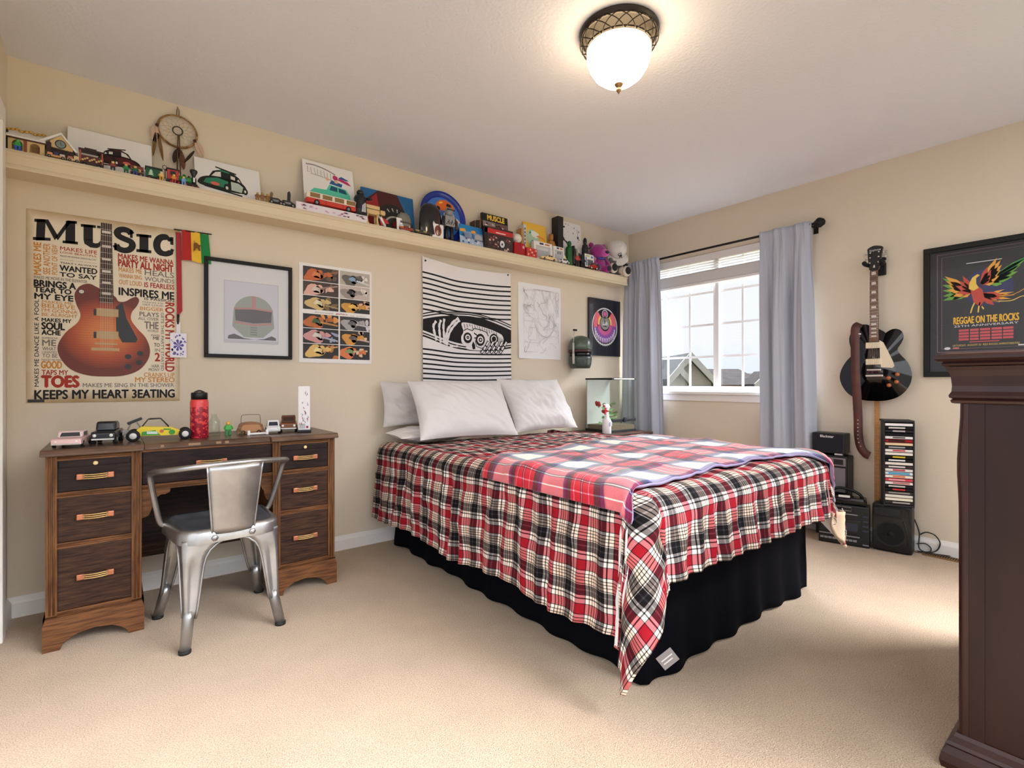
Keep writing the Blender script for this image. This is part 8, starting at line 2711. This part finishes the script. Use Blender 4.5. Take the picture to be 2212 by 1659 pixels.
m_wood = M('varnished_model_wood', (150, 98, 58), 0.4, vary=(24, (116, 72, 40), (1, 1, 6)))
wv = dthing('wooden_toy_bus', 'rounded brown wooden toy with wire loop on top', 'wooden toy', 0.537, 2.81, math.radians(-6))
MB().prism([q[:2] for q in smooth_closed([(-0.055, 0.006), (0.050, 0.006), (0.054, 0.034), (0.044, 0.052), (0.0, 0.060), (-0.044, 0.054), (-0.056, 0.034)], 4)], -0.024, 0.024).build('body', m_wood, wv)
MB().prism([q[:2] for q in smooth_closed([(-0.040, 0.014), (0.040, 0.014), (0.042, 0.034), (0.030, 0.046), (-0.032, 0.046), (-0.042, 0.032)], 4)], -0.0255, -0.0235).build('panel', M('pale_model_wood', (182, 130, 84), 0.4), wv)
MB().tube(smooth_open([(-0.044, 0, 0.050), (-0.042, 0, 0.088), (-0.030, 0, 0.096), (0.030, 0, 0.096), (0.042, 0, 0.088), (0.044, 0, 0.050)], 4), 0.0018, 6).build('wire_loop', P((130, 120, 100), 0.4), wv)
for x in (-0.036, 0.034):
    wheel(wv, x, -0.024, 0.010, 0.010, 0.006, m_wood)
wb = dthing('white_axle', 'small white toy axle with upturned ends in front of the wooden toy', 'toy', 0.552, 2.722, math.radians(4))
b = MB()
b.tube([(-0.045, 0, 0.006), (0.045, 0, 0.006)], 0.006, 8)
b.build('bar', m_wht, wb)
for x in (-0.042, 0.042):
    MB().box(x - 0.006, x + 0.006, -0.006, 0.006, 0.0, 0.024, 0.002).build('end_post', m_wht, wb)
jk = dthing('wire_jewel', 'tiny tangle of dark wire on the desk left of the white axle', 'trinket', 0.482, 2.735)
b = MB()
for k in range(6):
    a = k * 1.05
    b.tube([(0.012 * math.cos(a), 0.012 * math.sin(a), 0.004), (0, 0, 0.014), (-0.012 * math.cos(a + 0.5), -0.012 * math.sin(a + 0.5), 0.024)], 0.0018, 6)
b.build('tangle', P((90, 80, 60), 0.4), jk)
toycar('white_beetle_car', 'white toy beetle car between wooden bus and wooden coupe', 0.632, 2.77, 0.10, 0.064, 0.070, (230, 230, 232), math.radians(-100), DZ, None, 'beetle', glass=(40, 44, 56))
wd = toycar('wooden_toy_car', 'brown wooden toy car beside the tall printed box', 0.722, 2.83, 0.17, 0.080, 0.085, (120, 70, 40), math.radians(-104), DZ, (104, 60, 34), 'classic', m_wood, 'wooden toy', glass=(60, 34, 22))
tb = dthing('printed_box', 'tall narrow white box with ink flowers at the right end of the desk', 'box', 0.776, 2.735, math.radians(-18))
MB().box(-0.028, 0.028, -0.028, 0.028, 0.014, 0.240, 0.001).build('carton', P((234, 232, 234), 0.5), tb)
b = MB()
TF_ = Matrix.Translation((0, -0.0284, 0))
TS_ = Matrix.Rotation(-PI / 2, 4, 'Z') @ Matrix.Translation((0, -0.0284, 0))
R = random.Random(8)
b.m(0).disc(0.004, 0.222, 0.016, 1, 16, 0.020, T=TS_).m(1).line([(0.004, 0.20), (-0.006, 0.14), (0.006, 0.08), (-0.004, 0.03)], 0.003, 1, TS_)
for k in range(6):
    z = 0.18 - k * 0.024
    b.m(1).line([(0.0, z), (R.choice((-1, 1)) * 0.018, z - 0.018), (R.choice((-1, 1)) * 0.010, z - 0.03)], [0.0015, 0.004, 0.001], 1, TS_)
for k in range(16):
    x, z = R.uniform(-0.020, 0.016), R.uniform(0.05, 0.235)
    b.m(1 + (k % 3 == 0)).line([(x, z), (x + R.uniform(-0.008, 0.010), z - R.uniform(0.004, 0.02)), (x + R.uniform(-0.006, 0.01), z - R.uniform(0.01, 0.026))], [0.001, 0.004, 0.001], 1, TF_)
b.m(0).rect(0.010, 0.022, 0.020, 0.034, 1, TF_).m(3).rect(-0.024, 0.020, 0.006, 0.046, 1, TF_)
b.build('ink_print', [P((150, 52, 40)), P((110, 104, 116)), P((170, 50, 80)), P((190, 188, 190))], tb)
MB().box(-0.034, 0.034, -0.034, 0.034, 0.0, 0.014, 0.004).build('black_stand', P((18, 18, 22), 0.35), tb)
# ------------------------------------------------------------------ houses across the street
def gable_parts(w, d, h, rise, eave=0.35, y0=0.0):
    """walls with gable to -y (towards the room), roof ridge along y"""
    b = MB().box(-w / 2, w / 2, y0, y0 + d, 0, h)
    b.prism([(-w / 2, h), (w / 2, h), (0, h + rise)], y0, y0 + d)
    r = MB()
    sl = rise / (w / 2)
    for s in (-1, 1):
        q = [(0, h + rise + 0.02), (s * (w / 2 + eave), h - sl * eave + 0.02), (s * (w / 2 + eave), h - sl * eave + 0.22), (0, h + rise + 0.24)]
        if s < 0:
            q = list(reversed(q))
        r.prism(q[::-1], y0 - eave, y0 + d)
    f = MB()
    for s in (-1, 1):
        q = [(0, h + rise - 0.02), (s * (w / 2 + eave), h - sl * eave - 0.02), (s * (w / 2 + eave), h - sl * eave + 0.24), (0, h + rise + 0.26)]
        if s < 0:
            q = list(reversed(q))
        f.prism(q[::-1], y0 - eave - 0.08, y0 - eave)
    return b, r, f
def hip_parts(w, d, h, rise, eave=0.4, inset=None, y0=0.0):
    b = MB().box(-w / 2, w / 2, y0, y0 + d, 0, h)
    r = MB()
    i = inset if inset is not None else d / 2
    W2, y1 = w / 2 + eave, y0 + d + eave
    r.add([(-W2, y0 - eave, h), (W2, y0 - eave, h), (W2, y1, h), (-W2, y1, h), (-W2 + i, y0 + d / 2, h + rise), (W2 - i, y0 + d / 2, h + rise)], [(0, 1, 5, 4), (2, 3, 4, 5), (1, 2, 5), (3, 0, 4), (0, 3, 2, 1)])
    return b, r
def windows(h, rows, parent):
    for x, z, w, hh, y in rows:
        fr_ = MB().box(x - w / 2 - 0.08, x + w / 2 + 0.08, y - 0.06, y, z - 0.08, z + hh + 0.08).build('window_frame', m_fasc, parent)
        MB().box(x - w / 2, x + w / 2, y - 0.08, y - 0.06, z, z + hh).build('pane', m_dkw, fr_)
def at(px, dep):
    """metres to the right of the view axis for something 'dep' metres deep"""
    return (px - 1106.0) / 1081.0 * dep
D1 = 17.0
o = F2 * D1 + R2 * 6.02
h1 = thing('neighbour_house', 'taupe gabled house across the street, left in the window', 'house', (o.x, o.y, GZ), HEAD - PI / 2)
b, r, f = gable_parts(1.50, 4.0, 3.95, 0.79, 0.14)
b.build('front_wall', m_side, h1)
r.build('roof', m_shing2, h1)
f.build('fascia', m_fasc, h1)
b, r, f = gable_parts(0.60, 0.6, 3.95, 0.33, 0.08, -0.62)
for q in b.v + r.v + f.v:
    q.x -= 0.57
b.build('porch_wall', m_side, h1)
r.build('porch_roof', m_shing2, h1)
f.build('porch_fascia', m_fasc, h1)
b, r = hip_parts(4.6, 2.4, 3.92, 1.03, 0.2, 0.62, 0.9)
for q in b.v + r.v:
    q.x -= 2.0
b.build('side_wall', m_side, h1)
r.build('main_roof', m_shing2, h1)
windows(h1, [(-0.15, 2.9, 0.32, 0.85, 0.0), (0.22, 2.9, 0.28, 0.85, 0.0), (0.55, 2.9, 0.22, 0.85, 0.0)], h1)
D2 = 24.0
o = F2 * D2 + R2 * 10.15
h2 = thing('neighbour_house', 'brown-roofed house farther off, right of the window mullion', 'house', (o.x, o.y, GZ), HEAD - PI / 2)
b, r = hip_parts(3.6, 2.4, 3.88, 0.80, 0.3, 0.85)
b.build('wall', m_side2, h2)
r.build('roof', m_shing, h2)
b, r, f = gable_parts(1.0, 1.2, 3.82, 0.46, 0.14, -1.0)
for q in b.v + r.v + f.v:
    q.x += 1.55
b.build('gable_wall', m_side2, h2)
r.build('gable_roof', m_shing, h2)
f.build('gable_fascia', m_fasc, h2)
windows(h2, [(-0.9, 2.8, 0.7, 0.8, 0.0), (0.1, 2.8, 0.6, 0.8, 0.0), (1.55, 2.9, 0.4, 0.6, -1.0)], h2)
D3 = 30.0
o = F2 * D3 + R2 * 14.9
h3 = thing('neighbour_house', 'low far house at the right window edge behind the brown roof', 'house', (o.x, o.y, GZ), HEAD - PI / 2)
b, r = hip_parts(4.5, 4.0, 3.85, 0.75, 0.3, 1.2)
b.build('wall', m_side2, h3)
r.build('roof', m_shing, h3)
windows(h3, [(-1.2, 2.8, 0.7, 0.8, 0.0)], h3)
struct('ground_outside', MB().box(6, 90, -60, 110, GZ - 0.1, GZ), M('dry_lawn', (120, 112, 88), 0.95, vary=(0.5, (96, 92, 70))))
